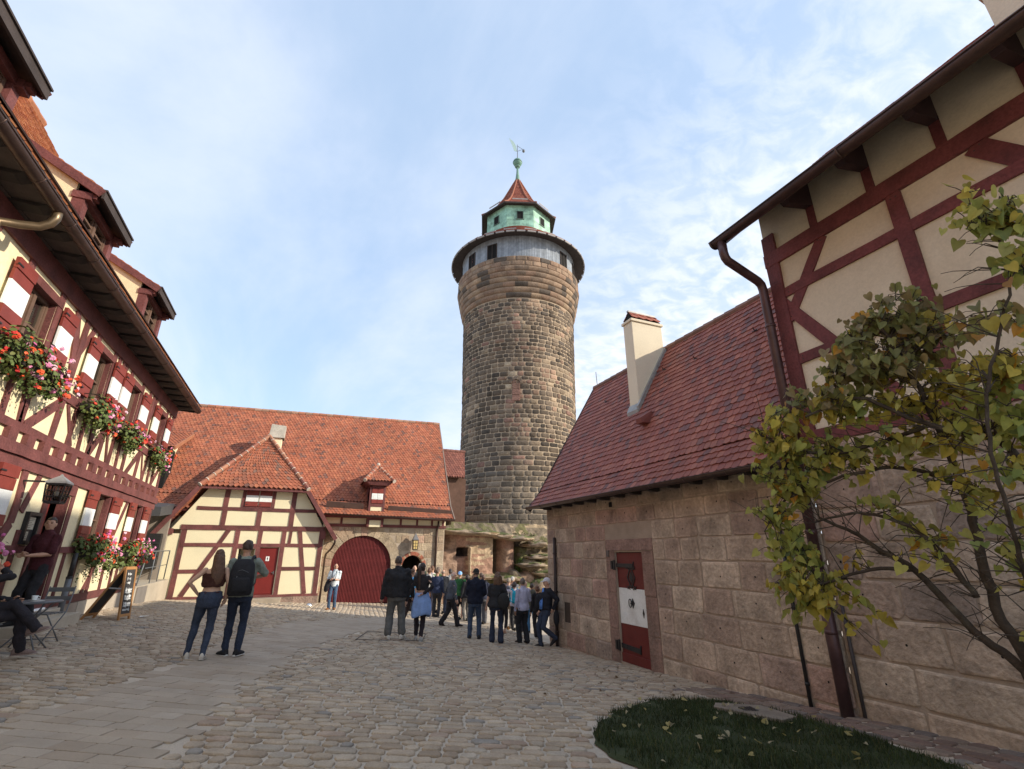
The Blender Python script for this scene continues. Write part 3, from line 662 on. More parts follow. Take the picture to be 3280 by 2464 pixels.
for k in range(32):
    u = -2.5 + .7 * k
    if u < 19.5:
        mb = MB(); mb.hexa([(XL + .08, u, 4.815), (XL + .40, u, 4.80), (XL + .40, u + .24, 4.80), (XL + .08, u + .24, 4.815), (XL, u, 4.87), (-4.02, u, 4.87), (-4.02, u + .24, 4.87), (XL, u + .24, 4.87)]); mb.build('rafter_tail', M('black_brown_rafter', (.036, .03, .028), .85, .2, 4) if k == 0 else bpy.data.materials['black_brown_rafter'], inn_roof)
def gutter(parent, p0, p1, r=.085, mat=COPPERB, joints=1.0, name='gutter'):
    mb = MB(); p0, p1 = Vector(p0), Vector(p1); t_ = (p1 - p0).normalized(); side = t_.cross(Vector((0, 0, 1))).normalized(); vs = []; n = 9
    for p in (p0, p1):
        for rr in (r, r * .88):
            for k in range(n):
                a = math.pi * k / (n - 1); vs.append(p + side * math.cos(a) * rr - Vector((0, 0, 1)) * math.sin(a) * rr)
    fs = [(k, k + 1, 2 * n + k + 1, 2 * n + k) for k in range(n - 1)] + [(n + k + 1, n + k, 3 * n + k, 3 * n + k + 1) for k in range(n - 1)]
    fs += [(0, 2 * n, 3 * n, n), (n - 1, 2 * n - 1, 4 * n - 1, 3 * n - 1)] + [tuple(range(n))[::-1], tuple(range(2 * n, 3 * n))]
    mb.add(vs, fs)
    L = (p1 - p0).length; k = max(1, int(L / joints))
    for i in range(k + 1):
        c = p0 + t_ * min(L - .02, max(.02, L * i / k)); q = []
        for d_ in (-.012, .012):
            for j in range(n):
                a = math.pi * j / (n - 1); q.append(c + t_ * d_ + side * math.cos(a) * r * 1.08 - Vector((0, 0, 1)) * math.sin(a) * r * 1.08)
        mb.add(q, [(j, j + 1, n + j + 1, n + j) for j in range(n - 1)] + [tuple(range(n))[::-1], tuple(range(n, 2 * n))])
    mb.tube([p0 + side * r, p1 + side * r], .012, 6)
    return mb.build(name, mat, parent, smooth=True)
gutter(inn_roof, (-3.92, -3, 4.86), (-3.92, 19.75, 4.86), .095)
mb = MB(); mb.hexa([(-3.93, -3, 4.86), (-3.89, -3, 4.86), (-3.89, 19.7, 4.86), (-3.93, 19.7, 4.86), (-3.93, -3, 4.99), (-3.90, -3, 5.0), (-3.90, 19.7, 5.0), (-3.93, 19.7, 4.99)]); mb.hexa([(-3.87, -3, 5.03), (-4.16, -3, 5.33), (-4.16, 19.8, 5.33), (-3.87, 19.93, 5.03), (-3.86, -3, 5.05), (-4.15, -3, 5.35), (-4.15, 19.8, 5.35), (-3.86, 19.93, 5.05)]); mb.build('eaves_flashing', COPPERB, inn_roof)
mb = MB(); mb.tube([(-3.92, 8.05, 4.84), (-3.92, 8.05, 4.68), (-3.96, 8.05, 4.58), (-4.06, 8.05, 4.50), (-4.25, 8.0, 4.44), (-4.42, 7.9, 4.38), (-4.46, 7.88, 4.2), (-4.46, 7.88, -1.3)], .06, 12); mb.lathe([(.075, -.02), (.075, .02)], (-4.46, 7.88, 2.2), 12); mb.build('downpipe', COPPERB2, inn, smooth=True)
# dormers
FD = Fr((-4.2, 0, 0), (0, 1, 0), (1, 0, 0))
for y0, y1, zo in ((5.4, 6.9, -.06), (9.12, 10.6, 0), (12.95, 14.45, .17)):
    mb = MB()
    for a, b in ((y0, y0 + .17), (y1 - .17, y1)): mb.fbox(FD, a, b, 5.2, 5.92 + zo, -.14, .03)
    mb.fbox(FD, y0, y1, 5.82 + zo, 5.95 + zo, -.16, .05); mb.fbox(FD, y0 + .17, y1 - .17, 5.25, 5.42, -.12, .0)
    for y in (y0 - .02, y1 - .16): mb.box(-4.36, -4.08, y, y + .18, 5.8 + zo, 5.93 + zo); mb.box(-4.1, -4.02, y + .01, y + .16, 5.84 + zo, 5.92 + zo)
    dm = mb.build('dormer', BEAM, inn)
    for y in (y0 + .005, y1 - .075):
        mb = MB(); q = [(-4.33, 5.1), (-4.33, 6.12 + zo), (-5.42, 6.74 + zo), (-5.3, 6.3)]
        mb.add([(x, y + d_, z) for d_ in (0, .07) for x, z in q], [(0, 1, 2, 3), (7, 6, 5, 4), (0, 4, 5, 1), (1, 5, 6, 2), (2, 6, 7, 3)])
        mb.build('cheek', CREAM, dm)
    mb = MB(); mb.add([(-4.34, y0 + .1, 5.2), (-4.34, y1 - .1, 5.2), (-4.8, y1 - .1, 5.3), (-4.8, y0 + .1, 5.3), (-4.7, y0 + .1, 6.2), (-4.7, y1 - .1, 6.2)], [(2, 3, 4, 5)]); mb.build('dormer_interior', DARK, dm)
    window(dm, FD, y0 + .19, y1 - .19, 5.40, 5.86 + zo, (), None, True, .06, 'dormer_window')
    mb = MB(); a0, a1 = y0 - .03, y1 + .04; F0, F1 = (-3.95, 6.04 + zo), (-5.6, 6.99 + zo)
    tiles(mb, (F0[0], a0, F0[1]), (F0[0], a1, F0[1]), (F1[0], a1, F1[1]), (F1[0], a0, F1[1]), .19, .2, opal)
    mb.hexa([(F0[0], a0, F0[1] - .12), (F0[0], a1, F0[1] - .12), (F1[0], a1, F1[1] - .12), (F1[0], a0, F1[1] - .12), (F0[0], a0, F0[1] - .04), (F0[0], a1, F0[1] - .04), (F1[0], a1, F1[1] - .04), (F1[0], a0, F1[1] - .04)], 2)
    for y in (a0 - .04, a1): mb.bar((F0[0], y + .02, F0[1] - .09), (F1[0], y + .02, F1[1] - .09), (0, 1, 0), .15, .04, 3)
    mb.box(F0[0], F0[0] + .035, a0, a1, F0[1] - .17, F0[1] - .01, 2); mb.box(F0[0] - .02, F0[0] + .06, a0, a1, F0[1] - .012, F0[1] + .02, 2)
    mb.build('dormer_roof', [TILE_O, TILE_BASE, DKWOOD, BEAM], dm)
# ------------------------------------------------------------------ right hand side
XR = 6.95
FR = Fr((XR, 0, 0), (0, 1, 0), (-1, 0, 0))
stonepal = [(.39, .295, .222, 5), (.36, .262, .20, 4), (.425, .33, .25, 3), (.31, .222, .175, 2), (.365, .24, .19, 1.8), (.275, .21, .168, 1)]
def masonry(mb, F, u0, u1, rows, wmin, wmax, gaps, prof, ch, pal, gap=.022, jit=.01, dots=None, spread=.1):
    """rows: list of v boundaries; gaps: rectangles (u0,u1,v0,v1) left free"""
    for v0, v1 in zip(rows, rows[1:]):
        iv = [(u0, u1)]
        for g in gaps:
            if g[2] < v1 - .02 and g[3] > v0 + .02:
                new = []
                for a, b in iv:
                    if g[1] <= a or g[0] >= b: new.append((a, b)); continue
                    if g[0] - a > .05: new.append((a, g[0]))
                    if b - g[1] > .05: new.append((g[1], b))
                iv = new
        for a, b in iv:
            u = a
            while u < b - .01:
                w = rnd.uniform(wmin, wmax)
                if b - (u + w) < wmin * .6: w = b - u
                stone(mb, F.P, u + gap / 2, u + w - gap / 2, v0 + gap / 2, v1 - gap / 2, prof, ch, pick(pal, spread), 0, jit if w > .3 else jit * .4, .004, 1.17)
                if dots is not None and w > .4 and rnd.random() < .75:
                    cu, cv = u + w / 2 + rnd.uniform(-.06, .06), (v0 + v1) / 2 + rnd.uniform(-.03, .05); r = rnd.uniform(.010, .017); n = prof[-1][1] * 1.15 + .004
                    mb.add([F.P(cu + r * math.cos(k * 1.047), cv + r * 1.1 * math.sin(k * 1.047), n) for k in range(6)], [tuple(range(6))], dots)
                u += w
rnd.seed(11)
shed = thing('stone_outbuilding', 'low sandstone outbuilding with steep dark red tiled roof and red-white door', 'building', (8.5, 9.4, gz(7, 9.4)))
DOOR = (9.12, 10.14, -2.24, .04)
mb = MB()
wall_holes(mb, FR, 4.93, 13.62, -2.9, 1.36, [DOOR, (12.38, 12.72, -1.74, -1.24)], 0, .12, 1)
prof = [(1, -.05), (1, .006), (.965, .016), (.8, .02)]
masonry(mb, FR, 4.93, 13.62, [-2.75, -2.32, -1.93, -1.47, -1.02, -.58, -.12, .30, .68, 1.04, 1.34], .45, .95, [(8.72, 10.5, -2.4, .05), (8.72, 10.5, .05, .33), (12.36, 12.74, -1.76, -1.22)], prof, .03, stonepal, .024, .012, 2)
for v0, v1 in ((-2.3, -1.6), (-1.6, -.85), (-.85, -.2), (-.2, .07)):   # dressed jambs and lintel
    stone(mb, FR.P, 8.73, 9.105, v0 + .005, v1 - .005, [(1, -.05), (1, .012), (.98, .02)], .015, pick([(.27, .17, .135, 1), (.255, .16, .125, 1)], .06))
    stone(mb, FR.P, 10.155, 10.49, v0 + .005, v1 - .005, [(1, -.05), (1, .012), (.98, .02)], .015, pick([(.27, .17, .135, 1), (.255, .16, .125, 1)], .06))
stone(mb, FR.P, 8.73, 10.49, .075, .325, [(1, -.05), (1, .014), (.98, .024)], .02, (.29, .185, .15))
mb.box(6.97, 12, 13.42, 13.6, -2.9, 1.36, 1)
FE = Fr((0, 13.62, 0), (1, 0, 0), (0, 1, 0))
mb.add([(6.97, 13.61, 1.36), (11.4, 13.61, 1.36), (9.18, 13.61, 5.4)], [(2, 1, 0)], 1)
mb.build('wall', [STONE, MORTAR2, DARK], shed)
mb = MB(); mb.fbox(FR, 8.95, 10.3, -2.3, .1, -.3, -.2); mb.fbox(FR, 12.3, 12.8, -1.8, -1.2, -.3, -.2); mb.build('dark_interior', DARK, shed)
# door: red / white / red with strap hinges
mb = MB(); a, b = 9.13, 10.13
mb.fbox(FR, a, b, -2.22, -1.47, -.09, -.04, 0); mb.fbox(FR, a, b, -1.47, -.73, -.09, -.038, 1); mb.fbox(FR, a, b, -.73, .03, -.09, -.04, 0)
mb.fbox(FR, a - .005, b + .005, -2.235, -2.06, -.09, -.012, 0)
dr = mb.build('door', [M('dark_red_door_paint', (.135, .022, .018), .5, .2, 3, .2, 30, stain=(.075, .02, .017), stain_scale=3, stain_amt=.6), M('white_door_paint', (.72, .72, .69), .55, .07, 4, .15, 30, stain=(.5, .46, .4), stain_scale=2.5, stain_amt=.5)], shed, bevel=.006)
for v, l in ((-.245, .62), (-1.92, .66)):
    mb = MB(); mb.fbeam(FR, b + .1, v, b - l, v - (.01 if v > -1 else .03), .085, -.039, -.02)
    mb.fbox(FR, b + .015, b + .075, v - .11, v + .11, -.03, .035); mb.fbox(FR, b + .09, b + .15, v - .09, v + .09, -.03, .05)
    for k in range(4):
        for s_ in (-.02, .02): mb.ball(FR.P(b - .08 - k * .12, v + s_, -.016), .011, 6, 4)
    mb.fbeam(FR, b - l, v - .09, b - l - .015, v + .08, .025, -.039, -.022)
    mb.build('strap_hinge', IRON, dr)
mb = MB(); cu, cv = 9.62, -.5
for s_, w in ((.22, .03), (.13, None)):
    q = [(cu - s_ * .62, cv), (cu, cv + s_), (cu + s_ * .62, cv), (cu, cv - s_)]
    if w:
        for p, p2 in zip(q, q[1:] + q[:1]): mb.fbeam(FR, p[0], p[1], p2[0], p2[1], w, -.039, -.028)
    else: mb.fpoly(FR, q, -.039, -.03)
for sx in (-1, 1):
    for sv in (-1, 1): mb.fbeam(FR, cu + sx * .04, cv + sv * .15, cu + sx * .15, cv + sv * .24, .022, -.039, -.026); mb.fbeam(FR, cu + sx * .06, cv + sv * .25, cu + sx * .17, cv + sv * .18, .018, -.039, -.029)
mb.build('lattice_ornament', IRON, dr)
mb = MB(); mb.tube([FR.P(9.70 + .05 * math.cos(t_), -1.03 + .085 * math.sin(t_), -.015) for t_ in [k * .5236 for k in range(13)]], .009, 6)
mb.fpoly(FR, [(9.56, -1.03), (9.595, -.97), (9.62, -.93), (9.645, -.97), (9.68, -1.03), (9.645, -1.08), (9.62, -1.13), (9.595, -1.08)], -.039, -.026); mb.ball(FR.P(9.66, -1.03, -.015), .022, 8, 6)
mb.build('ring_handle', IRON, dr)
mb = MB(); mb.fpoly(FR, [(9.24, -1.2), (9.27, -1.11), (9.30, -1.2), (9.27, -1.29)], -.039, -.028); mb.build('keyhole_plate', IRON, dr)
mb = MB(); mb.fbox(FR, 12.38, 12.72, -1.74, -1.24, -.06, -.02); mb.build('wall_hatch', M('brown_metal_hatch', (.075, .055, .045), .6, .2, 4), shed)
mb = MB(); mb.fbox(FR, 10.34, 10.44, -.06, .08, .01, .045); mb.build('small_wall_plate', M('grey_wall_plate', (.12, .10, .09), .6), shed)
mb = MB(); mb.fbox(FR, 10.1, 10.22, 1.08, 1.2, .0, .03); mb.build('vent_opening', DARK, shed)
# roof
shpal = [(.265, .082, .056, 5), (.225, .068, .05, 4), (.30, .105, .07, 3), (.155, .064, .058, .9), (.185, .08, .066, .8)]
TILE_S = M('dark_red_clay_tiles', (1, 1, 1), .62, .12, 5, .2, 45, attr=True, spec=.4)
mb = MB(); E0 = (6.5, 1.33); E1 = (6.92, 1.86); RG = (9.18, 5.64); yA, yB = 4.95, 13.95
tiles(mb, (E0[0], yA, E0[1]), (E0[0], yB + .06, E0[1]), (E1[0], yB + .02, E1[1]), (E1[0], yA, E1[1]), .165, .17, shpal, .022, .12)
tiles(mb, (E1[0], yA, E1[1]), (E1[0], yB + .02, E1[1]), (RG[0], yB, RG[1]), (RG[0], yA, RG[1]), .165, .17, shpal, .022, .12)
mb.add([(RG[0], yA, RG[1] - .02), (RG[0], yB, RG[1] - .02), (11.86, yB, 1.36), (11.86, yA, 1.36)], [(0, 1, 2, 3)], 1)
ridge_caps(mb, (RG[0] + .02, yB, RG[1]), (RG[0] + .02, yA, RG[1]), .11, .36, [(.20, .10, .07), (.17, .085, .06)], 0)
for p, q in ((E0, E1), (E1, RG)): mb.bar((p[0], yB + .03, p[1] - .06), (q[0], yB + .03, q[1] - .06), (0, 1, 0), .14, .05, 2)
srf = mb.build('roof', [TILE_S, M('dark_tile_underlay', (.06, .022, .02), .9, .1, 4, 0), DKWOOD], shed)
gutter(srf, (6.46, 13.98, 1.36), (6.46, 4.98, 1.31), .075, COPPERB, .95)
mb = MB()
for k in range(14):
    y = 5.2 + .62 * k; mb = MB(); mb.hexa([(6.72, y, 1.25), (6.97, y, 1.25), (6.97, y + .1, 1.25), (6.72, y + .1, 1.25), (6.56, y, 1.31), (6.97, y, 1.34), (6.97, y + .1, 1.34), (6.56, y + .1, 1.31)]); mb.build('rafter_tail', DKWOOD, srf)
mb = MB(); mb.box(6.5, 6.97, 4.98, 13.9, 1.322, 1.335); mb.build('soffit', DKWOOD, srf)
for y, z in ((6.5, 4.5), (8.3, 4.55), (9.55, 4.72), (12.2, 4.55), (13.9, 3.5)):  # roof hooks
    x = E1[0] + (RG[0] - E1[0]) * (z - E1[1]) / (RG[1] - E1[1]); mb = MB()
    mb.tube([(x - .02, y, z + .02), (x - .12, y, z - .02), (x - .16, y, z + .05)], .012, 6); mb.tube([(x - .12, y - .06, z + .0), (x - .14, y, z - .03), (x - .12, y + .06, z)], .01, 6); mb.build('roof_hook', IRON, srf)
mb = MB(); x, z, y = 7.62, 3.05, 9.35; mb.hexa([(x - .22, y - .13, z), (x + .1, y - .13, z), (x + .1, y + .13, z), (x - .22, y + .13, z), (x - .25, y - .1, z + .12), (x + .12, y - .1, z + .34), (x + .12, y + .1, z + .34), (x - .25, y + .1, z + .12)], 0, (.19, .055, .042))
mb.build('roof_vent_tile', TILE_S, srf)
mb = MB(); mb.tube([(9.2, 13.8, 5.65), (9.2, 13.85, 6.25)], .012, 6); mb.tube([(9.22, 13.97, 5.7), (7.0, 14.03, 1.9), (6.55, 14.03, 1.45)], .01, 5); mb.build('lightning_rod', IRON, srf)
mb = MB(); mb.box(8.0, 9.06, 10.06, 10.46, 2.9, 6.32); mb.box(7.96, 9.10, 10.02, 10.50, 6.32, 6.40)
ch = mb.build('chimney', M('light_chimney_plaster', (.70, .62, .47), .9, .06, 1.2, .1, 45), shed, bevel=.01)
mb = MB(); tiles(mb, (8.0, 10.04, 6.42), (9.06, 10.04, 6.42), (9.0, 10.26, 6.72), (8.06, 10.26, 6.72), .26, .2, [(.30, .10, .065, 1)], .02)
tiles(mb, (9.06, 10.48, 6.42), (8.0, 10.48, 6.42), (8.06, 10.26, 6.72), (9.0, 10.26, 6.72), .26, .2, [(.30, .10, .065, 1)], .02)
mb.add([(8.02, 10.06, 6.4), (8.02, 10.46, 6.4), (8.06, 10.26, 6.71)], [(2, 1, 0)], 1); mb.add([(9.04, 10.06, 6.4), (9.04, 10.46, 6.4), (9.0, 10.26, 6.71)], [(0, 1, 2)], 1); mb.box(8.04, 9.02, 10.22, 10.30, 6.70, 6.75, 2)
mb.build('chimney_cap', [TILE_O, DARK, ZINC], ch)
mb = MB(); mb.hexa([(7.93, 10.02, 3.52), (8.02, 10.02, 3.74), (8.02, 10.5, 3.74), (7.93, 10.5, 3.52), (7.9, 10.02, 3.66), (8.0, 10.02, 3.86), (8.0, 10.5, 3.86), (7.9, 10.5, 3.66)])
mb.hexa([(7.93, 9.98, 3.6), (9.1, 9.98, 5.52), (9.1, 10.06, 5.52), (7.93, 10.06, 3.6), (7.9, 9.98, 3.74), (9.05, 9.98, 5.63), (9.05, 10.06, 5.63), (7.9, 10.06, 3.74)]); mb.build('lead_flashing', ZINC, ch)
# ------------------------------------------------------------------ half-timbered house on the right, stone below
rnd.seed(23)
gate_house = thing('half_timbered_house', 'beige half-timbered house on a stone ground floor behind the yellow-green tree', 'house', (8.5, 1, gz(7, 2)))
mb = MB(); wall_holes(mb, FR, -6, 4.92, -2.9, 1.6, [], .0, .1, 1)
masonry(mb, FR, -6, 4.92, [-2.75, -2.2, -1.72, -1.26, -.76, -.32, .14, .58, 1.08, 1.56], .55, 1.35, [], [(1, -.05), (1, .006), (.955, .02), (.86, .026)], .035, stonepal, .03, .02, 2)
mb.build('stone_wall', [STONE, MORTAR2, DARK], gate_house)
mb = MB(); wall_holes(mb, FR, -6, 4.92, 1.6, 5.86, [], -.03); mb.box(6.985, 13.6, 4.72, 4.90, -2.5, 5.55); mb.add([(6.98, 4.9, 5.5), (13.6, 4.9, 5.5), (10.3, 4.9, 8.7)], [(2, 1, 0)]); mb.build('plaster_wall', CREAM3, gate_house)
mb = MB(); B = lambda *a, **k: mb.fbeam(FR, *a, **k); H = lambda u0, u1, v0, v1, n1=.0: mb.fbeam(FR, u0, (v0 + v1) / 2, u1, (v0 + v1) / 2, v1 - v0, -.09, n1)
mb.peg = 1
H(-6, 4.94, 4.7, 4.95, .02); H(-6, 4.92, 1.56, 1.76, .03); B(4.812, 1.70, 4.812, 5.3, .225, -.09, .012)
for v in (4.12, 2.92): H(-6, 4.70, v - .08, v + .08); mb.fbox(FR, -6, 4.70, v + .035, v + .04, .0, .008)
for u in (2.9, .7, -1.5): B(u, 1.76, u, 4.7, .19, -.09, .004)
B(3.93, 4.72, 4.74, 3.62, .17, -.09, .0); B(4.78, 3.95, 3.5, 2.0, .18, -.09, .0); B(2.0, 4.7, .8, 3.0, .22, -.09, .0)
for k in range(12): mb.fbox(FR, 3.95 - .88 * k, 4.07 - .88 * k, 4.95, 5.42, -.09, -.005)
mb.build('timber_frame', [OXRED, DKWOOD], gate_house)
mb = MB(); tiles(mb, (5.94, -6, 5.03), (5.94, 5.06, 5.03), (10.3, 5.06, 8.9), (10.3, -6, 8.9), .19, .2, shpal, .02)
mb.add([(10.3, -6, 8.88), (10.3, 5.06, 8.88), (14.7, 5.06, 5), (14.7, -6, 5)], [(0, 1, 2, 3)], 1)
mb.hexa([(5.97, -6, 4.95), (7.1, -6, 5.92), (7.1, 5.05, 5.92), (5.97, 5.05, 4.95), (5.94, -6, 4.985), (7.1, -6, 5.96), (7.1, 5.05, 5.96), (5.94, 5.05, 4.985)], 2)
mb.bar((5.95, 5.03, 4.97), (10.3, 5.03, 8.84), (0, 1, 0), .14, .06, 2)
grf = mb.build('roof', [TILE_S, TILE_BASE, SOFFIT], gate_house)
for k in range(8):
    y = 3.95 - .88 * k; mb = MB()
    mb.hexa([(6.42, y, 5.2), (6.98, y, 5.34), (6.98, y + .12, 5.34), (6.42, y + .12, 5.2), (6.34, y, 5.26), (6.98, y, 5.8), (6.98, y + .12, 5.8), (6.34, y + .12, 5.26)]); mb.build('rafter_tail', M('dark_plum_rafter', (.05, .026, .026), .7, .2, 4, .2) if k == 0 else bpy.data.materials['dark_plum_rafter'], grf)
gutter(grf, (5.92, 5.08, 5.02), (5.92, -6, 5.02), .10, COPPERB, 2.2)
mb = MB(); mb.tube([(5.92, 4.9, 4.95), (5.92, 4.9, 4.74), (5.94, 4.9, 4.66), (6.0, 4.91, 4.61), (6.71, 4.97, 4.43), (6.79, 4.98, 4.38), (6.82, 4.985, 4.28), (6.82, 4.985, -1.95)], .072, 14)
for z in (3.6, 2.0, .3, -1.0): mb.lathe([(.07, -.03), (.082, -.025), (.082, .025), (.07, .03)], (6.82, 4.985, z), 14)
mb.tube([(6.82, 4.985, -.2), (6.82, 4.985, -2.1)], .079, 14)
mb.build('downpipe', M('plum_brown_downpipe', (.085, .045, .045), .4, .25, 4, .05, 30, metallic=.4, spec=.5), gate_house, smooth=True)
mb = MB(); mb.tube([(6.91, 4.82, -.6), (6.91, 4.82, -2.1)], .022, 8); mb.build('grounding_rod', M('rusty_dark_rod', (.06, .05, .05), .6), gate_house, smooth=True)
mb = MB(); mb.box(8.4, 9.6, .4, 1.72, 6.2, 8.3); mb.box(8.34, 9.66, .34, 1.78, 8.0, 8.16); mb.build('chimney', CREAM3, gate_house)
# slim pipes on the stone wall
def wall_pipe(name, label, cat, y, z0, z1, r, mat, x=6.9):
    mb = MB(); mb.tube([(x, y, z0), (x, y + .004, (z0 + z1) / 2), (x, y, z1)], r, 10)
    for t_ in (.15, .5, .85): zz = z0 + (z1 - z0) * t_; mb.lathe([(r * 1.3, -.02), (r * 1.3, .02)], (x, y, zz), 10); mb.box(x, 6.965, y - .012, y + .012, zz - .012, zz + .012)
    o = mb.build(name, mat, None, smooth=True); tag(o, label, cat)
wall_pipe('wall_conduit', 'slim dark conduit pipe running down the sandstone wall beside the thick plum downpipe', 'pipe', 5.56, -2.1, .35, .026, IRON)
wall_pipe('lightning_conductor', 'dark iron rod on the wall corner behind the leaning man in white cap', 'pipe', 13.05, -2.45, .45, .045, M('dark_brown_pipe', (.05, .035, .03), .5), 6.88)
# ------------------------------------------------------------------ gate barn at the back
rnd.seed(31)
FB = Fr((0, 24.5, 0), (1, 0, 0), (0, -1, 0))
barn = thing('gate_barn', 'long barn with huge orange tiled roof and arched oxblood slatted gate', 'barn', (2, 27, gz(2, 24.5)))
AC, AR, AS = 2.84, 1.34, -.52                 # gate arch: centre, radius, springing
BC, BR, BS = 5.2, .50, -.56                   # small passage arch
def arch_wall(mb, F, u0, u1, v0, v1, arches, n, depth, mat):
    us = {u0, u1}
    for c, r, s in arches: us |= {c - r * math.cos(math.pi * k / 28) for k in range(29)}
    us = sorted(u for u in us if u0 <= u <= u1)
    for a, b in zip(us, us[1:]):
        m = (a + b) / 2; lo = None
        for c, r, s in arches:
            if abs(m - c) < r: lo = [s + math.sqrt(max(0, r * r - (x - c) ** 2)) for x in (a, b)]
        la, lb = lo or (v0, v0)
        mb.add([F.P(a, la, n), F.P(b, lb, n), F.P(b, v1, n), F.P(a, v1, n)], [(0, 1, 2, 3)], mat)
        if lo: mb.add([F.P(a, la, n), F.P(b, lb, n), F.P(b, lb, n - depth), F.P(a, la, n - depth)], [(3, 2, 1, 0)], mat)
    for c, r, s in arches:
        for sx in (-1, 1): mb.add([F.P(c + sx * r, v0, n), F.P(c + sx * r, s, n), F.P(c + sx * r, s, n - depth), F.P(c + sx * r, v0, n - depth)], [(0, 1, 2, 3)], mat)
mb = MB(); bp = [(.40, .32, .225, 4), (.44, .36, .26, 3), (.36, .27, .19, 3), (.40, .27, .20, 1.5), (.34, .28, .21, 1)]
arch_wall(mb, FB, .7, 6.72, -2.6, 1.3, [(AC, AR, AS), (BC, BR, BS)], 0, .35, 1)
mb.add([FB.P(-9, -2.6, 0), FB.P(.7, -2.6, 0), FB.P(.7, 1.5, 0), FB.P(-9, 1.5, 0)], [(0, 1, 2, 3)], 3)
mb.box(6.5, 6.72, 24.52, 36, -2.6, 1.5, 1)
rows = [-2.6, -2.1, -1.75, -1.35, -.95, -.55, -.2, .15, .5, .85, 1.18]
prof = [(1, -.04), (1, .004), (.97, .014), (.85, .018)]
for v0, v1 in zip(rows, rows[1:]):
    u = .72
    while u < 6.68:
        w = rnd.uniform(.35, .75); u2 = min(u + w, 6.7); a, b = u, u2
        for c, r, s in ((AC, AR + .52, AS), (BC, BR + .2, BS)):
            vm = v0 + .1
            half = r if vm < s else (math.sqrt(r * r - (vm - s) ** 2) if vm - s < r else 0)
            if half and vm < s: half = r - (.2 if r > 1.5 else .0)
            if b > c - half and a < c + half:
                if (a + b) / 2 < c: b = min(b, c - half)
                else: a = max(a, c + half)
        if b - a > .07: stone(mb, FB.P, a + .01, b - .01, v0 + .01, v1 - .01, prof, .02, pick(bp, .1), 0, .008)
        u = u2
def voussoirs(F, c, s, r0, r1, n, pal, mb, jit, a_lo=0, a_hi=math.pi, nn=(-.04, .02)):
    for k in range(n):
        a0, a1 = a_lo + (a_hi - a_lo) * (k + .03) / n, a_lo + (a_hi - a_lo) * (k + .97) / n; ro = r1 + rnd.uniform(-jit, jit)
        q = [(r0, a0), (ro, a0), (ro, a1), (r0, a1)]; pts = [(c + r * math.cos(a), s + r * math.sin(a)) for r, a in q]
        mb.fpoly(F, pts, nn[0], nn[1] + rnd.uniform(0, .006), 0, pick(pal, .1))
voussoirs(FB, AC, AS, AR, AR + .5, 15, bp, mb, .08)
for sx in (-1, 1):
    for v0, v1 in ((-2.3, -1.7), (-1.7, -1.1), (-1.1, -.54)): 
        a, b = sorted((AC + sx * AR, AC + sx * (AR + .3))); mb.fbox(FB, a, b, v0 + .008, v1 - .008, -.04, .022, 0, pick(bp, .1))
voussoirs(FB, BC, BS, BR, BR + .16, 19, [(.36, .13, .08, 3), (.42, .30, .2, 2), (.30, .11, .075, 2)], mb, .01, .15, math.pi - .15)
mb.build('stone_wall', [STONE, MORTAR, DARK, CREAM2], barn)
mb = MB(); pts = [FB.P(BC - BR - .1, -2.6, -.36)]
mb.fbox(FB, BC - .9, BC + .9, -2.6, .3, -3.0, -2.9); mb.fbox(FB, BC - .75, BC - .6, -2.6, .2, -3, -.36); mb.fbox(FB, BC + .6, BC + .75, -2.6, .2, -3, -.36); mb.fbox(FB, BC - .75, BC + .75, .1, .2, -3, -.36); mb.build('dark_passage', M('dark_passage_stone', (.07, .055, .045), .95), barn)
mb = MB()                                                            # the gate: boards behind vertical slats
N = 41
for k in range(N):
    u = AC - AR + .02 + (2 * AR - .04) * (k + .5) / N; top = AS + math.sqrt(max(.0, AR ** 2 - (u - AC) ** 2)) - .01
    if top > AS - .01: mb.fbox(FB, u - .017, u + .017, -2.13 + .015 * (u - 1.5), top, -.14, -.10 + eps())
K = 24
mb.add([FB.P(AC - AR, -2.2, -.2), FB.P(AC + AR, -2.2, -.2)] + [FB.P(AC + AR * math.cos(math.pi * k / K), AS + AR * math.sin(math.pi * k / K), -.2) for k in range(K + 1)], [tuple(range(K + 3))], 1)
for v in (-1.75, -.95, -.35): mb.fbox(FB, AC - AR + .02, AC + AR - .02, v, v + .12, -.19, -.145)
for v in (.2, ): mb.fbox(FB, AC - 1.08, AC + 1.08, v, v + .12, -.19, -.145)
for u in (AC - .62, AC + .0, AC + .62): mb.fbox(FB, u - .05, u + .05, -2.1, AS + .9, -.195, -.143)
mb.build('slatted_gate', [GATERED, M('gate_boards', (.10, .018, .018), .6, .15, 4, .2, 25)], barn)
mb = MB()                                                            # timber strip under the eaves
mb.fbox(FB, .7, 6.75, 1.3, 1.75, -.1, .02, 1)
mb.fbox(FB, .7, 6.76, 1.2, 1.33, -.1, .06); mb.fbox(FB, .7, 6.76, 1.6, 1.78, -.1, .05)
for u in (1.0, 1.75, 3.62, 4.5, 5.3, 6.05, 6.62): mb.fbox(FB, u - .05, u + .05, 1.33, 1.6, -.1, .045)
mb.build('eaves_timber', [OXRED2, CREAM2], barn)
bpal = [(.335, .112, .062, 6), (.305, .10, .056, 4), (.37, .132, .07, 3), (.225, .09, .058, 1.4), (.17, .085, .066, .6), (.28, .11, .068, 2)]
mb = MB(); e0, e1 = (23.85, 1.62), (24.75, 2.32); rg = (29.5, 7.7); x0 = -10
xR = (7.0, 7.03, 7.4)
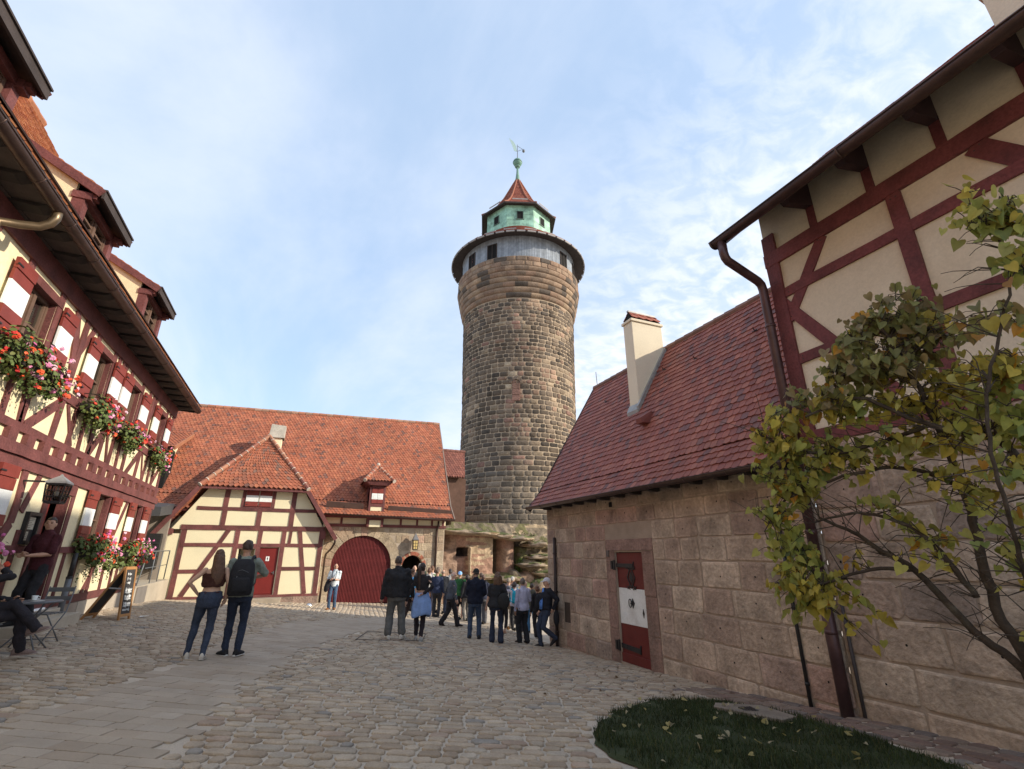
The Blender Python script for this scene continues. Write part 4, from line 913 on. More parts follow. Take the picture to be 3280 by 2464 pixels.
tiles(mb, (x0, e0[0], e0[1] + .25), (xR[0], e0[0], e0[1]), (xR[1], e1[0], e1[1]), (x0, e1[0], e1[1] + .15), .155, .165, bpal, .018, .42)
tiles(mb, (x0, e1[0], e1[1] + .15), (xR[1], e1[0], e1[1]), (xR[2], rg[0], rg[1] + .18), (x0, rg[0], rg[1] - .25), .155, .165, bpal, .018, .42)
mb.add([(x0, rg[0], rg[1] - .3), (xR[2], rg[0], rg[1] + .15), (7.2, 35.2, 1.8), (x0, 35.2, 1.8)], [(3, 2, 1, 0)], 1)
ridge_caps(mb, (x0, rg[0], rg[1] - .22), (xR[2], rg[0], rg[1] + .2), .10, .38, [(.36, .16, .10), (.33, .20, .14)], 0)
for p, q, a, b in ((e0, e1, xR[0], xR[1]), (e1, rg, xR[1], xR[2])): mb.bar((a + .02, p[0], p[1] - .04), (b + .02, q[0], q[1] + (.14 if q is rg else 0) - .04), (1, 0, 0), .15, .05, 2)
mb.hexa([(x0, 23.9, 1.75), (7.0, 23.9, 1.52), (7.0, 24.6, 1.78), (x0, 24.6, 1.9), (x0, 23.88, 1.8), (7.0, 23.88, 1.57), (7.0, 24.6, 1.84), (x0, 24.6, 1.96)], 3)
brf = mb.build('roof', [TILE_O, TILE_BASE, M('verge_board_grey', (.22, .17, .14), .8), OXRED], barn)
mb = MB(); mb.add([(7.05, 24.5, 1.4), (7.05, 34.6, 1.4), (7.3, 29.5, 7.6)], [(0, 1, 2)]); mb.build('gable_wall', M('dark_gable_stone', (.2, .16, .12), .95, .2, 2, .4), barn)
gutter(brf, (.95, 23.8, 1.72), (7.02, 23.8, 1.60), .06, COPPERB, 2)
for a, b in ((1.0, 2.62), (3.82, 6.95)):                             # snow guards
    mb = MB(); m = (a + b) / 2; L = b - a; zz = lambda x: 2.06 + .04 * (4 - x)
    mb.obox((m, 24.22, zz(m)), (L / 2, 0, -.02 * L), (0, .012, .006), (0, -.03, .13))
    k = int(L / .62)
    for i in range(k + 1):
        x = a + L * i / k; mb.obox((x, 24.26, zz(x)), (.016, 0, 0), (0, .06, 0), (0, 0, .12))
    mb.build('snow_guard', M('brown_snow_guard', (.085, .05, .04), .5, .15, 4) if 'brown_snow_guard' not in bpy.data.materials else bpy.data.materials['brown_snow_guard'], brf)
mb = MB()
for i in range(26):
    x = rnd.uniform(-5, 6.8); t_ = rnd.uniform(.15, .95); y = 24.75 + 4.75 * t_; z = 2.4 + 5.4 * t_
    mb.tube([(x, y - .02, z + .04), (x, y - .14, z + .0), (x, y - .15, z + .07)], .012, 5)
mb.build('roof_hooks', IRON, brf)
# little hipped dormer over the gate
mb = MB(); FDm = Fr((0, 24.15, 0), (1, 0, 0), (0, -1, 0)); da, db = 2.86, 3.6
mb.fbox(FDm, da, da + .1, 1.2, 3.05, -.5, .03); mb.fbox(FDm, db - .1, db, 1.2, 3.05, -.5, .03)
for v0, v1 in ((1.5, 1.62), (2.12, 2.26), (2.98, 3.12)): mb.fbox(FDm, da + .1, db - .1, v0, v1, -.4, .025)
mb.fbox(FDm, da + .1, db - .1, 1.2, 1.5, -.3, .0, 1); mb.fbox(FDm, da + .1, db - .1, 1.62, 2.12, -.3, .0, 1); mb.fbox(FDm, da + .1, db - .1, 2.26, 2.98, -.3, -.02, 0)
mb.add([(da, 24.2, 1.9), (da, 25.5, 3.15), (da, 24.2, 3.1)], [(0, 1, 2)], 0); mb.add([(db, 24.2, 1.9), (db, 25.5, 3.15), (db, 24.2, 3.1)], [(0, 1, 2)], 0)
mb.hexa([(da - .05, 23.9, 3.1), (db + .05, 23.9, 3.1), (db + .05, 25.2, 3.1), (da - .05, 25.2, 3.1), (da - .28, 23.82, 3.3), (db + .28, 23.82, 3.3), (db + .28, 25.4, 3.3), (da - .28, 25.4, 3.3)], 0)
dm = mb.build('gate_dormer', [OXRED2, CREAM2], barn)
for a, b in ((da + .11, (da + db) / 2 - .008), ((da + db) / 2 + .008, db - .11)):
    mb = MB(); mb.fbox(FDm, a, b, 2.28, 2.46, .0, .05, 0); mb.fbox(FDm, a, b, 2.46, 2.74, .0, .045, 1); mb.fbox(FDm, a, b, 2.74, 2.97, .0, .05, 0)
    for k in range(4): mb.fbox(FDm, a + .06, b - .04, 2.5 + k * .055, 2.53 + k * .055, .045, .055, 1)
    mb.build('shutter', [REDP, WHITEP], dm)
mb = MB(); ap = (3.23, 24.75, 4.15); q = [(da - .32, 23.78, 3.3), (db + .32, 23.78, 3.3), (db + .32, 25.6, 3.3), (da - .32, 25.6, 3.3)]
bk = (3.23, 26.2, 4.12)
tiles(mb, q[0], q[1], ap, ap, .16, .16, bpal, .018, .4); tiles(mb, q[1], q[2], bk, ap, .16, .16, bpal, .018, .4); tiles(mb, q[3], q[0], ap, bk, .16, .16, bpal, .018, .4)
for c_ in (q[0], q[1]): ridge_caps(mb, c_, ap, .085, .3, [(.36, .14, .08), (.30, .11, .07), (.40, .2, .12)], 0, 2)
mb.ball((ap[0], ap[1], ap[2] + .05), (.09, .09, .12), 8, 6, 2)
mb.build('dormer_roof', [TILE_O, TILE_BASE, M('roof_mortar', (.55, .48, .40), .9)], dm)
# shed dormer next to the inn
mb = MB(); FS = Fr((0, 24.9, 0), (1, 0, 0), (0, -1, 0))
mb.fbox(FS, -8.4, -5.62, 2.4, 4.35, -.8, .0, 1)
mb.fbox(FS, -6.0, -5.8, 2.3, 4.3, -.1, .04); mb.fbox(FS, -8.4, -5.75, 4.22, 4.42, -.15, .06); mb.fbox(FS, -5.78, -5.6, 4.2, 4.36, -.2, .12)
mb.add([(-5.8, 24.92, 2.5), (-5.8, 27.1, 5.0), (-5.8, 24.92, 4.3)], [(0, 1, 2)], 2)
sd = mb.build('shed_dormer', [OXRED2, DARK, CREAM2], barn)
mb = MB(); tiles(mb, (-9, 24.55, 4.38), (-5.45, 24.55, 4.38), (-5.45, 27.6, 5.6), (-9, 27.6, 5.6), .155, .165, bpal, .018, .4)
mb.bar((-5.43, 24.55, 4.32), (-5.43, 27.6, 5.55), (1, 0, 0), .16, .05, 2); mb.build('shed_dormer_roof', [TILE_O, TILE_BASE, M('orange_verge', (.36, .15, .08), .8)], sd)
mb = MB(); mb.tube([(6.35, 24.36, 1.55), (6.35, 24.38, 1.3), (6.32, 24.42, 1.15), (6.3, 24.42, 1.0), (6.3, 24.42, -2.4)], .05, 10); mb.build('downpipe', COPPERB, barn, smooth=True)
# ------------------------------------------------------------------ annex with the half-hipped roof
FA = Fr((0, 23.8, 0), (1, 0, 0), (0, -1, 0))
annex = thing('timber_annex', 'small half-timbered gable with half-hipped orange roof and red toilet door', 'annex', (-1.9, 24, gz(-1.9, 23.8)))
a0, a1, base = -4.4, 1.05, -1.68
slope = lambda u: .80 + (1.30 * min(u + 5.15, 1.4 - u))            # underside of the rake
mb = MB(); holes = [(-2.22, -1.62, base, .2), (-1.42, -.70, base, .26)]
wall_holes(mb, FA, a0, a1, base, .95, holes, 0, .14)
mb.add([FA.P(-4.75, .95), FA.P(1.06, .95), FA.P(.02, 2.62), FA.P(-3.72, 2.62)], [(0, 1, 2, 3)])
mb.box(a0, a0 + .1, 23.81, 25.4, base, 1.4); mb.box(a1 - .1, a1, 23.81, 25.4, base, 1.4)
mb.fbox(FA, -4.95, -4.41, -1.75, .78, -.3, -.01)
mb.build('wall', CREAM2, annex)
mb = MB(); B = lambda *a, **k: mb.fbeam(FA, *a, n0=-.05, n1=.018, **k); H = lambda u0, u1, v0, v1, n1=.022: mb.fbeam(FA, u0, (v0 + v1) / 2, u1, (v0 + v1) / 2, v1 - v0, -.05, n1)
mb.peg = 1
H(a0, a1 + .02, base, base + .1)
H(a0 - .02, a1, .93, 1.13, .03)
H(-4.0, .66, 1.72, 1.87); H(-3.4, .1, 2.58, 2.72)
for u in (-4.28, -2.36, -1.5, -.58, .93): B(u, base, u, .95, .19 if u in (-4.28, .93) else .17)
H(-4.3, -2.3, .28, .42); H(-4.3, -2.3, -.72, -.58); H(-.5, .95, .28, .42); H(-.5, .95, -.66, -.52)
H(-2.3, -1.5, .22, .40); H(-1.44, -.6, .28, .42)
B(-3.95, base + .1, -2.7, .95, .17)
B(.02, .95, .52, base + .1, .17)
B(-.32, .95, -.34, .42, .0 + .12)
for u in (-2.98, -1.66, -.38): B(u, 1.13, u, 1.72, .19)
for u in (-3.0, -.38): B(u, 1.85, u, 2.6, .2)
B(-2.36, 1.85, -2.36, 2.6, .13); B(-1.2, 1.85, -1.2, 2.6, .13); H(-2.3, -1.26, 1.86, 1.94)
mb.fbox(FA, -5.1, -4.66, .74, .97, -.2, .1); mb.fbox(FA, .9, 1.1, .62, .95, -.2, .06)
mb.build('timber_frame', [OXRED2, DKWOOD], annex)
for a, b in ((-2.28, -1.8), (-1.76, -1.28)):
    mb = MB(); mb.fbox(FA, a, b, 1.92, 2.12, .02, .06, 0); mb.fbox(FA, a, b, 2.12, 2.38, .02, .055, 1); mb.fbox(FA, a, b, 2.38, 2.58, .02, .06, 0); mb.fbox(FA, a + .03, a + .1, 1.98, 2.0, .06, .07, 2); mb.build('shutter', [REDP, WHITEP, IRON], annex, bevel=.004)
mb = MB(); mb.fbox(FA, -1.41, -.71, base + .02, .25, -.12, -.05)
for v0, v1 in ((-1.55, -1.5),): mb.fbox(FA, -1.4, -.72, v0, v1, -.05, -.03)
td = mb.build('door', DOORRED, annex, bevel=.004)
mb = MB(); mb.fbox(FA, -1.15, -1.02, -.28, -.1, -.05, -.042, 0)
mb.ball(FA.P(-1.085, -.135, -.04), (.014, .006, .014), 8, 6, 1)
for a in (-1.098, -1.085): mb.fbox(FA, a + .001, a + .012, -.255, -.2, -.042, -.036, 1)
mb.fbox(FA, -1.105, -1.065, -.205, -.155, -.042, -.035, 1); mb.build('toilet_sign', [WHITEP, IRON], td)
mb = MB(); mb.fbox(FA, -.79, -.76, -.8, -.68, -.05, -.0); mb.fbox(FA, -.86, -.77, -.74, -.72, -.02, -.0); mb.build('door_handle', GREYM, td)
mb = MB(); mb.fbox(FA, -2.3, -1.55, base, .25, -1.2, -1.1); mb.fbox(FA, -2.24, -2.22, base, .2, -1.1, -.14); mb.fbox(FA, -1.62, -1.6, base, .2, -1.1, -.14); mb.build('dark_doorway', DARK, annex)
mb = MB()
for u0, u1, c in ((-.4, .1, 1), (.1, .6, 1), (.6, 1.08, 1)): mb.fbox(FA, u0 + .004, u1 - .004, -2.4, base - .002, -.3, .05, 0, pick([(.27, .19, .15, 1)], .06))
mb.fbox(FA, -2.45, -.4, -2.2, base - .03, -.3, .0, 0, (.27, .19, .15)); mb.fbox(FA, -4.42, -2.45, -2.2, base - .002, -.3, .02, 0, (.30, .25, .19))
mb.build('stone_base', STONE, annex)
mb = MB(); tiles(mb, (-4.0, 23.42, 2.66), (.12, 23.42, 2.66), (-1.9, 25.25, 5.28), (-1.9, 25.25, 5.28), .2, .2, bpal + [(.20, .11, .08, 1.4)], .022, .45)
for sx, ue, uh in ((1, 1.5, .12), (-1, -5.3, -4.0)):
    q = [(ue, 23.42, .68), (ue, 27.5, .68), (-1.9, 27.5, 5.28), (-1.9, 25.25, 5.28), (uh, 23.42, 2.66)]
    T = lambda y: None
    A, Bq = (ue, 23.42, .68), (ue, 27.5, .68); Cq, Dq = (-1.9, 27.5, 5.28), (-1.9, 23.42, 5.28)
    def clip(p): # below the hip plane
        return p.y > 23.42 + max(0, (p.z - 2.66)) * 1.83 / 2.62 - .04
    tiles(mb, A, Bq, Cq, Dq, .16, .165, bpal, .018, .4, clip=clip, base=False)
    mb.add([Vector(p) - Vector((0, 0, .03)) for p in q], [(0, 1, 2, 3, 4)], 1)
    mb.add([Vector(p) - Vector((0, 0, .1)) for p in q], [(0, 1, 2, 3, 4)], 2)
    mb.bar((ue + sx * .02, 23.40, .6), (uh + sx * .02, 23.40, 2.6), (0, 1, 0), .17, .06, 2)
ridge_caps(mb, (-4.02, 23.40, 2.7), (-1.9, 25.25, 5.33), .085, .34, [(.34, .13, .08), (.28, .11, .075), (.38, .18, .11)], 0, 3)
ridge_caps(mb, (.14, 23.40, 2.7), (-1.9, 25.25, 5.33), .085, .34, [(.34, .13, .08), (.25, .10, .075), (.38, .18, .11)], 0, 3)
ridge_caps(mb, (-1.9, 25.25, 5.33), (-1.9, 27.4, 5.33), .085, .34, [(.34, .13, .08)], 0, 3)
mb.hexa([(-4.0, 23.43, 2.56), (.12, 23.43, 2.56), (.1, 23.9, 2.62), (-3.98, 23.9, 2.62), (-4.0, 23.43, 2.62), (.12, 23.43, 2.62), (.1, 23.9, 2.9), (-3.98, 23.9, 2.9)], 2)
anr = mb.build('roof', [TILE_O, TILE_BASE, OXRED2, bpy.data.materials['roof_mortar']], annex)
gutter(anr, (1.52, 23.4, .70), (1.52, 24.45, .70), .06, COPPERB, 1.0)
mb = MB(); mb.tube([(1.52, 23.5, .66), (1.5, 23.55, .45), (1.4, 23.8, .22), (1.22, 24.1, .0), (1.2, 24.3, -.2), (1.2, 24.3, -2.2)], .045, 10); mb.build('downpipe', COPPERB, annex, smooth=True)
mb = MB(); mb.box(-1.92, -1.38, 26.0, 26.5, 4.0, 5.42, 1); mb.hexa([(-2.0, 25.92, 5.42), (-1.3, 25.92, 5.42), (-1.3, 26.58, 5.42), (-2.0, 26.58, 5.42), (-1.94, 25.98, 6.1), (-1.28, 25.98, 6.06), (-1.28, 26.52, 6.06), (-1.94, 26.52, 6.1)], 0)
mb.hexa([(-2.02, 25.9, 5.42), (-1.26, 25.9, 5.42), (-1.26, 26.6, 5.42), (-2.02, 26.6, 5.42), (-2.0, 25.92, 5.52), (-1.28, 25.92, 5.52), (-1.28, 26.58, 5.52), (-2.0, 26.58, 5.52)], 0)
mb.build('chimney', [M('grey_weathered_chimney', (.42, .39, .33), .95, .25, 3, .4, 25), CREAM2], annex, bevel=.01)
mb = MB()
mb.box(-2.5, -.35, 23.1, 23.8, -2.3, -1.69); mb.box(-1.6, .1, 22.9, 23.1, -2.3, -1.84); o = mb.build('door_steps', M('sandstone_steps', (.36, .30, .23), .92, .15, 3, .4, 40), annex, bevel=.015)
# ------------------------------------------------------------------ covered wall between barn and tower
link = thing('covered_wall', 'dark tiled covered wall walk joining the barn to the tower', 'wall', (11.5, 34.5, 1.2))
mb = MB(); mb.box(8.0, 10.55, 34.3, 35.5, .5, 5.4); mb.box(10.45, 11.2, 35.4, 38, .5, 5.4); mb.build('brick_wall', M('dark_brick_wall', (.12, .068, .05), .95, .2, 2, .4, 12), link)
mb = MB(); tiles(mb, (7.6, 33.9, 5.25), (10.65, 33.9, 5.25), (11.0, 35.3, 7.45), (7.6, 35.3, 7.45), .19, .2, [(.20, .075, .055, 4), (.17, .065, .05, 3), (.23, .09, .065, 2)], .02, .5)
mb.add([(7.6, 35.3, 7.43), (11.0, 35.3, 7.43), (11.4, 36.6, 5.2), (7.6, 36.6, 5.2)], [(0, 1, 2, 3)], 1); ridge_caps(mb, (7.6, 35.3, 7.45), (11.0, 35.3, 7.45), .12, .4, [(.2, .09, .07)])
mb.build('roof', [TILE_O, TILE_BASE], link)
# ------------------------------------------------------------------ tower mound and cut sandstone outcrop
mb = MB(); X = [6.6 + .6 * i for i in range(36)]; Y = [26.6 + .7 * j for j in range(34)]
def mound(x, y): 
    t_ = min(1, max(0, (y - 26.6) / 9.5)); return .92 + .82 * t_ + .5 * max(0, min(1, (10.5 - x) / 3)) * min(1, t_ * 2.5) + .08 * mn.noise(Vector((x * .7, y * .7, 0))) - .06 * max(0, x - 9) * (1 - t_)
mb.add([(x, y, mound(x, y)) for y in Y for x in X], [(j * 36 + i, j * 36 + i + 1, (j + 1) * 36 + i + 1, (j + 1) * 36 + i) for j in range(33) for i in range(35)])
tag(mb.build('mound', M('mound_turf', (.13, .12, .06), .95, .3, 1.5, .5, 20, stain=(.23, .19, .13), stain_scale=2.5, stain_amt=.7), smooth=True), kind='structure')
ROCK = M('cut_sandstone_rock', (1, 1, 1), .95, .25, 2.5, .8, 14, attr=True, detail=9, fine=.18, dist=.04)
def sst(a, b, x): t_ = min(1, max(0, (x - a) / (b - a))); return t_ * t_ * (3 - 2 * t_)
def relief(u, v):
    """depth towards the courtyard of the outcrop and its surface colour"""
    pink, tan, grey, moss = (.30, .18, .13), (.40, .30, .20), (.185, .145, .10), (.11, .10, .045)
    n1 = mn.noise(Vector((u * 1.1, v * 1.1, 3))); n2 = mn.noise(Vector((u * 3.2, v * 3.2, 9))); n3 = mn.noise(Vector((u * .8, v * 5, 5))); n4 = mn.noise(Vector((u * 7, v * 9, 2)))
    d, c = 0.0, grey
    if u < 10.25:
        top = .95 + .12 * n1 + .22 * sst(9.2, 7.0, u)
        if v > top: d, c = 1.15 + .2 * n2 - (v - top) * 2.2, (moss if n1 + n2 > .05 else grey)                    # overhanging cap slab
        elif v > -1.02 + .05 * n1:                                                                                # smooth dressed face
            d = .55 + .5 * math.sqrt(max(0, 1 - ((u - 8.75) / 1.55) ** 2)) if abs(u - 8.75) < 1.5 else .35
            c = tan if (n3 + .3 * n1 > -.05 and u > 8.2) else pink
            if 9.92 < u: d, c = -.05, grey
        elif v > -1.5 + .16 * math.sin(u * 1.8): d, c = 1.35 + .1 * n2, (moss if n1 > .1 or n2 > .25 else (.24, .185, .12))   # mossy bench
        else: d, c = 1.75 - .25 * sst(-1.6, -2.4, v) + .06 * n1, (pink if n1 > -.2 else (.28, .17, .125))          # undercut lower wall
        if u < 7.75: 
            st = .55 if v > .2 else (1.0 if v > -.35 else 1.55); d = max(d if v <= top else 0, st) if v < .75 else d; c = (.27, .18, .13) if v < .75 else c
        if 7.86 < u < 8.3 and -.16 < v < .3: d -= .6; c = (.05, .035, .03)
        if 8.3 < u < 8.52 and -1.1 < v < .35: d = max(d, 1.5); c = tan
    elif u < 11.35 and v > -.95:                                                                                # rounded column
        e = (u - 10.8) / .52
        if abs(e) < 1: d, c = .2 + .75 * math.sqrt(1 - e * e), (pink if n1 > -.1 else (.33, .22, .155))
        else: d, c = -.1, moss
        if v > .78: d, c = 1.0 + .2 * n2 - (v - .78) * 1.5, grey
    else:
        k = math.floor((v + .12 * n1) / .42); d = .85 - .30 * (k + 5) * .55 + .35 * n1 + .2 * n2 + .75; c = moss if (n1 + .7 * n2 > .12) else (grey if n3 > -.15 else (.36, .27, .17))
        if v > .4: d = min(d, .35 - (v - .4) * .6)
    for bu, bv, br, bc in ((11.55, -1.45, .62, (.27, .175, .115)), (12.2, -.95, .38, (.27, .21, .14)), (12.35, -1.75, .6, (.25, .18, .12)), (10.9, -1.05, .32, grey), (12.9, -1.2, .6, (.22, .17, .10)), (11.9, -.6, .42, (.28, .22, .14))):
        q = ((u - bu) / br) ** 2 + ((v - bv) / (br * .85)) ** 2
        if q < 1: 
            dd = 1.45 + br * math.sqrt(1 - q) * .9
            if dd > d: d, c = dd, bc
    f = 1 + .22 * n2 + .15 * n1 + .25 * n4
    return d + .06 * n2 + .05 * n4, (c[0] * f, c[1] * f, c[2] * f)
mb = MB(); U = [6.55 + .055 * i for i in range(150)]; V = [-2.75 + .055 * j for j in range(82)]; n = len(U); grid = [[relief(u, v) for u in U] for v in V]
vs = []; 
for j, v in enumerate(V):
    for i, u in enumerate(U):
        acc = 0; w = 0
        for dj in (-1, 0, 1):
            for di in (-1, 0, 1):
                jj, ii = min(max(j + dj, 0), len(V) - 1), min(max(i + di, 0), n - 1); k = 4 if (di == 0 and dj == 0) else 1; acc += grid[jj][ii][0] * k; w += k
        vs.append((u, 26.8 - acc / w, v))
fs = []; 
b0 = len(mb.v)
for j in range(len(V) - 1):
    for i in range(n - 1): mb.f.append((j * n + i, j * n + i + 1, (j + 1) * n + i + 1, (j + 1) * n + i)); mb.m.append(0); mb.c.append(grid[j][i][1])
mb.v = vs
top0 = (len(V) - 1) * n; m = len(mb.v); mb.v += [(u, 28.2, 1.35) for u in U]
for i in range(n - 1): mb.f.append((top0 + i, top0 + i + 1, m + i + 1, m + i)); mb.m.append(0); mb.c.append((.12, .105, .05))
def boulder(c, r, seed, flat=.45):
    b = MB(); b.ball((0, 0, 0), 1, 26, 16); o_ = len(mb.v)
    for x, y, z in b.v:
        p = Vector((x, y, z)); k = 1 + .38 * mn.noise(p * 1.3 + Vector((seed, 0, 0))) + .2 * mn.noise(p * 3.1 + Vector((0, seed, 0))) + .10 * mn.noise(p * 7 + Vector((0, 0, seed)))
        mb.v.append((c[0] + x * k * r[0], c[1] + y * k * r[1], c[2] + (math.copysign(abs(z) ** flat, z) if flat < 1 else z) * k * r[2]))
    for f in b.f:
        w = sum((Vector(mb.v[o_ + i]) for i in f), Vector()) / len(f); n1 = mn.noise(w * 2.1); n2 = mn.noise(w * 6); upw = sum(b.v[i][2] for i in f) / len(f)
        col_ = (.105, .12, .042) if upw > .25 and n1 + .5 * n2 > -.08 else ((.26, .20, .145) if n1 < .1 else (.37, .28, .19)); g = 1 + .3 * n2; mb.f.append(tuple(o_ + i for i in f)); mb.m.append(0); mb.c.append(tuple(x * g for x in col_))
for i, (c_, r_) in enumerate((((7.6, 25.75, 1.12), (1.0, .75, .15)), ((9.0, 25.6, 1.04), (1.15, .85, .14)), ((10.2, 25.75, .95), (.6, .7, .15)), ((11.4, 25.9, .8), (.9, .8, .15)), ((12.4, 25.8, .5), (.8, .8, .16)), ((12.6, 25.6, -.15), (.9, .8, .15)), ((11.9, 25.4, -.55), (.9, .8, .14)), ((12.6, 25.0, -1.0), (.7, .8, .2)), ((8.8, 25.25, -1.16), (1.3, .5, .10)), ((10.4, 25.1, -1.22), (.8, .55, .13)), ((11.3, 24.9, -1.7), (.55, .5, .3)), ((12.1, 24.75, -1.55), (.5, .45, .32)))): boulder(c_, r_, i * 3.7, .8)
rock = tag(mb.build('rock_outcrop', ROCK, smooth=True), 'mossy cut sandstone outcrop under the tower behind the crowd', 'rock')
def tuft(mb, x, y, z, n, r, hh, pal):
    for _ in range(n):
        a = rnd.uniform(0, 6.28); d = rnd.uniform(0, r); p = Vector((x + d * math.cos(a), y + d * math.sin(a) * .6, z + rnd.uniform(0, hh))); s_ = rnd.uniform(.03, .07); q = Vector((rnd.gauss(0, 1), rnd.gauss(0, 1), rnd.gauss(0, 1))).normalized(); t_ = q.orthogonal().normalized() * s_; b_ = q.cross(t_)
        mb.add([p - t_, p + b_ * .5, p + t_, p - b_ * .5], [(0, 1, 2, 3)], 0, pick(pal, .25))
LEAFM = M('small_plant_leaves', (1, 1, 1), .7, .2, 4, 0, attr=True)
mb = MB(); tuft(mb, 11.45, 25.75, -.95, 260, .35, .75, [(.10, .17, .03, 2), (.06, .12, .02, 2)]); tag(mb.build('rock_shrub', LEAFM), 'bright green shrub growing in a cleft of the sandstone rock', 'shrub')
mb = MB()
for k in range(60): tuft(mb, rnd.uniform(7, 13), rnd.uniform(26.2, 27.4), 1.1 - .04 * k / 20, 10, .25, .12, [(.09, .10, .03, 2), (.12, .11, .05, 1), (.07, .09, .02, 1)])
for k in range(40): tuft(mb, rnd.uniform(8.4, 11), rnd.uniform(25.4, 25.7), -1.25, 8, .2, .08, [(.08, .085, .025, 2), (.13, .12, .04, 1)])
tag(mb.build('rock_moss_grass', LEAFM), kind='stuff')
# ------------------------------------------------------------------ ramp with railing between inn and annex
ramp = thing('stone_ramp', 'pale stone ramp wall at the corner of the inn below the railing', 'ramp', (-4.6, 21.5, gz(-4.5, 21.5)))
mb = MB(); mb.hexa([(-5.8, 19.62, -2), (-4.5, 19.62, -2), (-4.42, 23.7, -2), (-5.8, 23.7, -2), (-5.8, 19.62, -.98), (-4.5, 19.62, -.98), (-4.42, 23.7, -.92), (-5.8, 23.7, -.92)]); mb.build('ramp_wall', M('pale_ramp_stone', (.43, .37, .29), .9, .12, 1.5, .3, 40), ramp)
mb = MB(); mb.box(-4.49, -4.46, 19.75, 20.9, -1.5, -1.0); mb.build('grey_panel', M('grey_metal_panel', (.20, .18, .165), .6), ramp)
rail = thing('ramp_railing', 'grey tubular steel railing on the pale stone ramp beside the inn', 'railing', (-4.55, 21.5, -.95))
mb = MB(); mb.tube([(-4.56, 19.9, -.95), (-4.56, 20.4, .0), (-4.52, 20.6, .08), (-4.5, 23.2, .12), (-4.5, 23.2, -.9)], .02, 8); mb.build('handrail', GREYM, rail, smooth=True)
for yy in (21.3, 22.3): mb = MB(); mb.tube([(-4.53, yy, -.95), (-4.53, yy, .1)], .016, 8); mb.build('baluster', GREYM, rail, smooth=True)
mb = MB(); mb.tube([(-4.54, 20.4, -.45), (-4.5, 23.2, -.38)], .012, 8); mb.build('mid_rail', GREYM, rail, smooth=True)
mb = MB(); mb.box(-7.5, -4.8, 23.55, 23.75, -2, 1.5); tag(mb.build('passage_wall', M('plain_grey_wall', (.26, .22, .18), .95, .1, 2)), 'plain grey wall in the gap between inn and annex', 'wall')  # one even grey-brown base colour
mb = MB(); mb.box(-5.35, -4.9, 23.3, 23.54, -.55, .75); mb.box(-5.3, -4.95, 23.27, 23.3, .35, .42); mb.box(-5.3, -4.95, 23.27, 23.3, -.1, -.06); tag(mb.build('letter_box', IRON, bevel=.01), 'black letter box unit on the grey wall behind the railing', 'letter box')
mb = MB(); mb.hexa([(-6.6, 21.6, 1.3), (-4.75, 21.6, 1.3), (-4.75, 23.5, 1.5), (-6.6, 23.5, 1.5), (-6.6, 21.6, 1.75), (-4.75, 21.6, 1.62), (-4.75, 23.5, 1.9), (-6.6, 23.5, 2.0)]); tag(mb.build('porch_roof', M('dark_grey_porch', (.06, .06, .065), .6)), 'dark grey flat porch roof between inn and annex eaves', 'porch roof')
# ------------------------------------------------------------------ things hanging on and standing by the inn
rnd.seed(41)
FOL = M('geranium_foliage', (1, 1, 1), .65, .2, 6, 0, attr=True); PET = M('geranium_petals', (1, 1, 1), .6, .1, 6, 0, attr=True)
def leaf_quad(mb, p, s_, c, nrm=None):
    q = (nrm or Vector((rnd.gauss(0, 1), rnd.gauss(0, 1), rnd.gauss(0, 1)))).normalized(); t_ = q.orthogonal(); t_.rotate(Matrix.Rotation(rnd.uniform(0, 6.28), 3, q)); t_ = t_.normalized() * s_; b_ = q.cross(t_.normalized()) * s_
    mb.add([p - t_, p - t_ * .3 + b_ * .8, p + t_ * .6 + b_ * .55, p + t_, p + t_ * .6 - b_ * .55, p - t_ * .3 - b_ * .8], [(0, 1, 2, 3, 4, 5)], 0, c)
def blossom(mb, p, r, c):
    for _ in range(9):
        a = Vector((rnd.gauss(0, 1), rnd.gauss(0, 1), rnd.gauss(0, 1))).normalized()
        if a.x < -.3: a.x = -a.x
        f = rnd.uniform(.8, 1.2); leaf_quad(mb, p + a * r * .7, r * .62, (c[0] * f, c[1] * f, c[2] * f), a + Vector((.3, -.3, .3)))
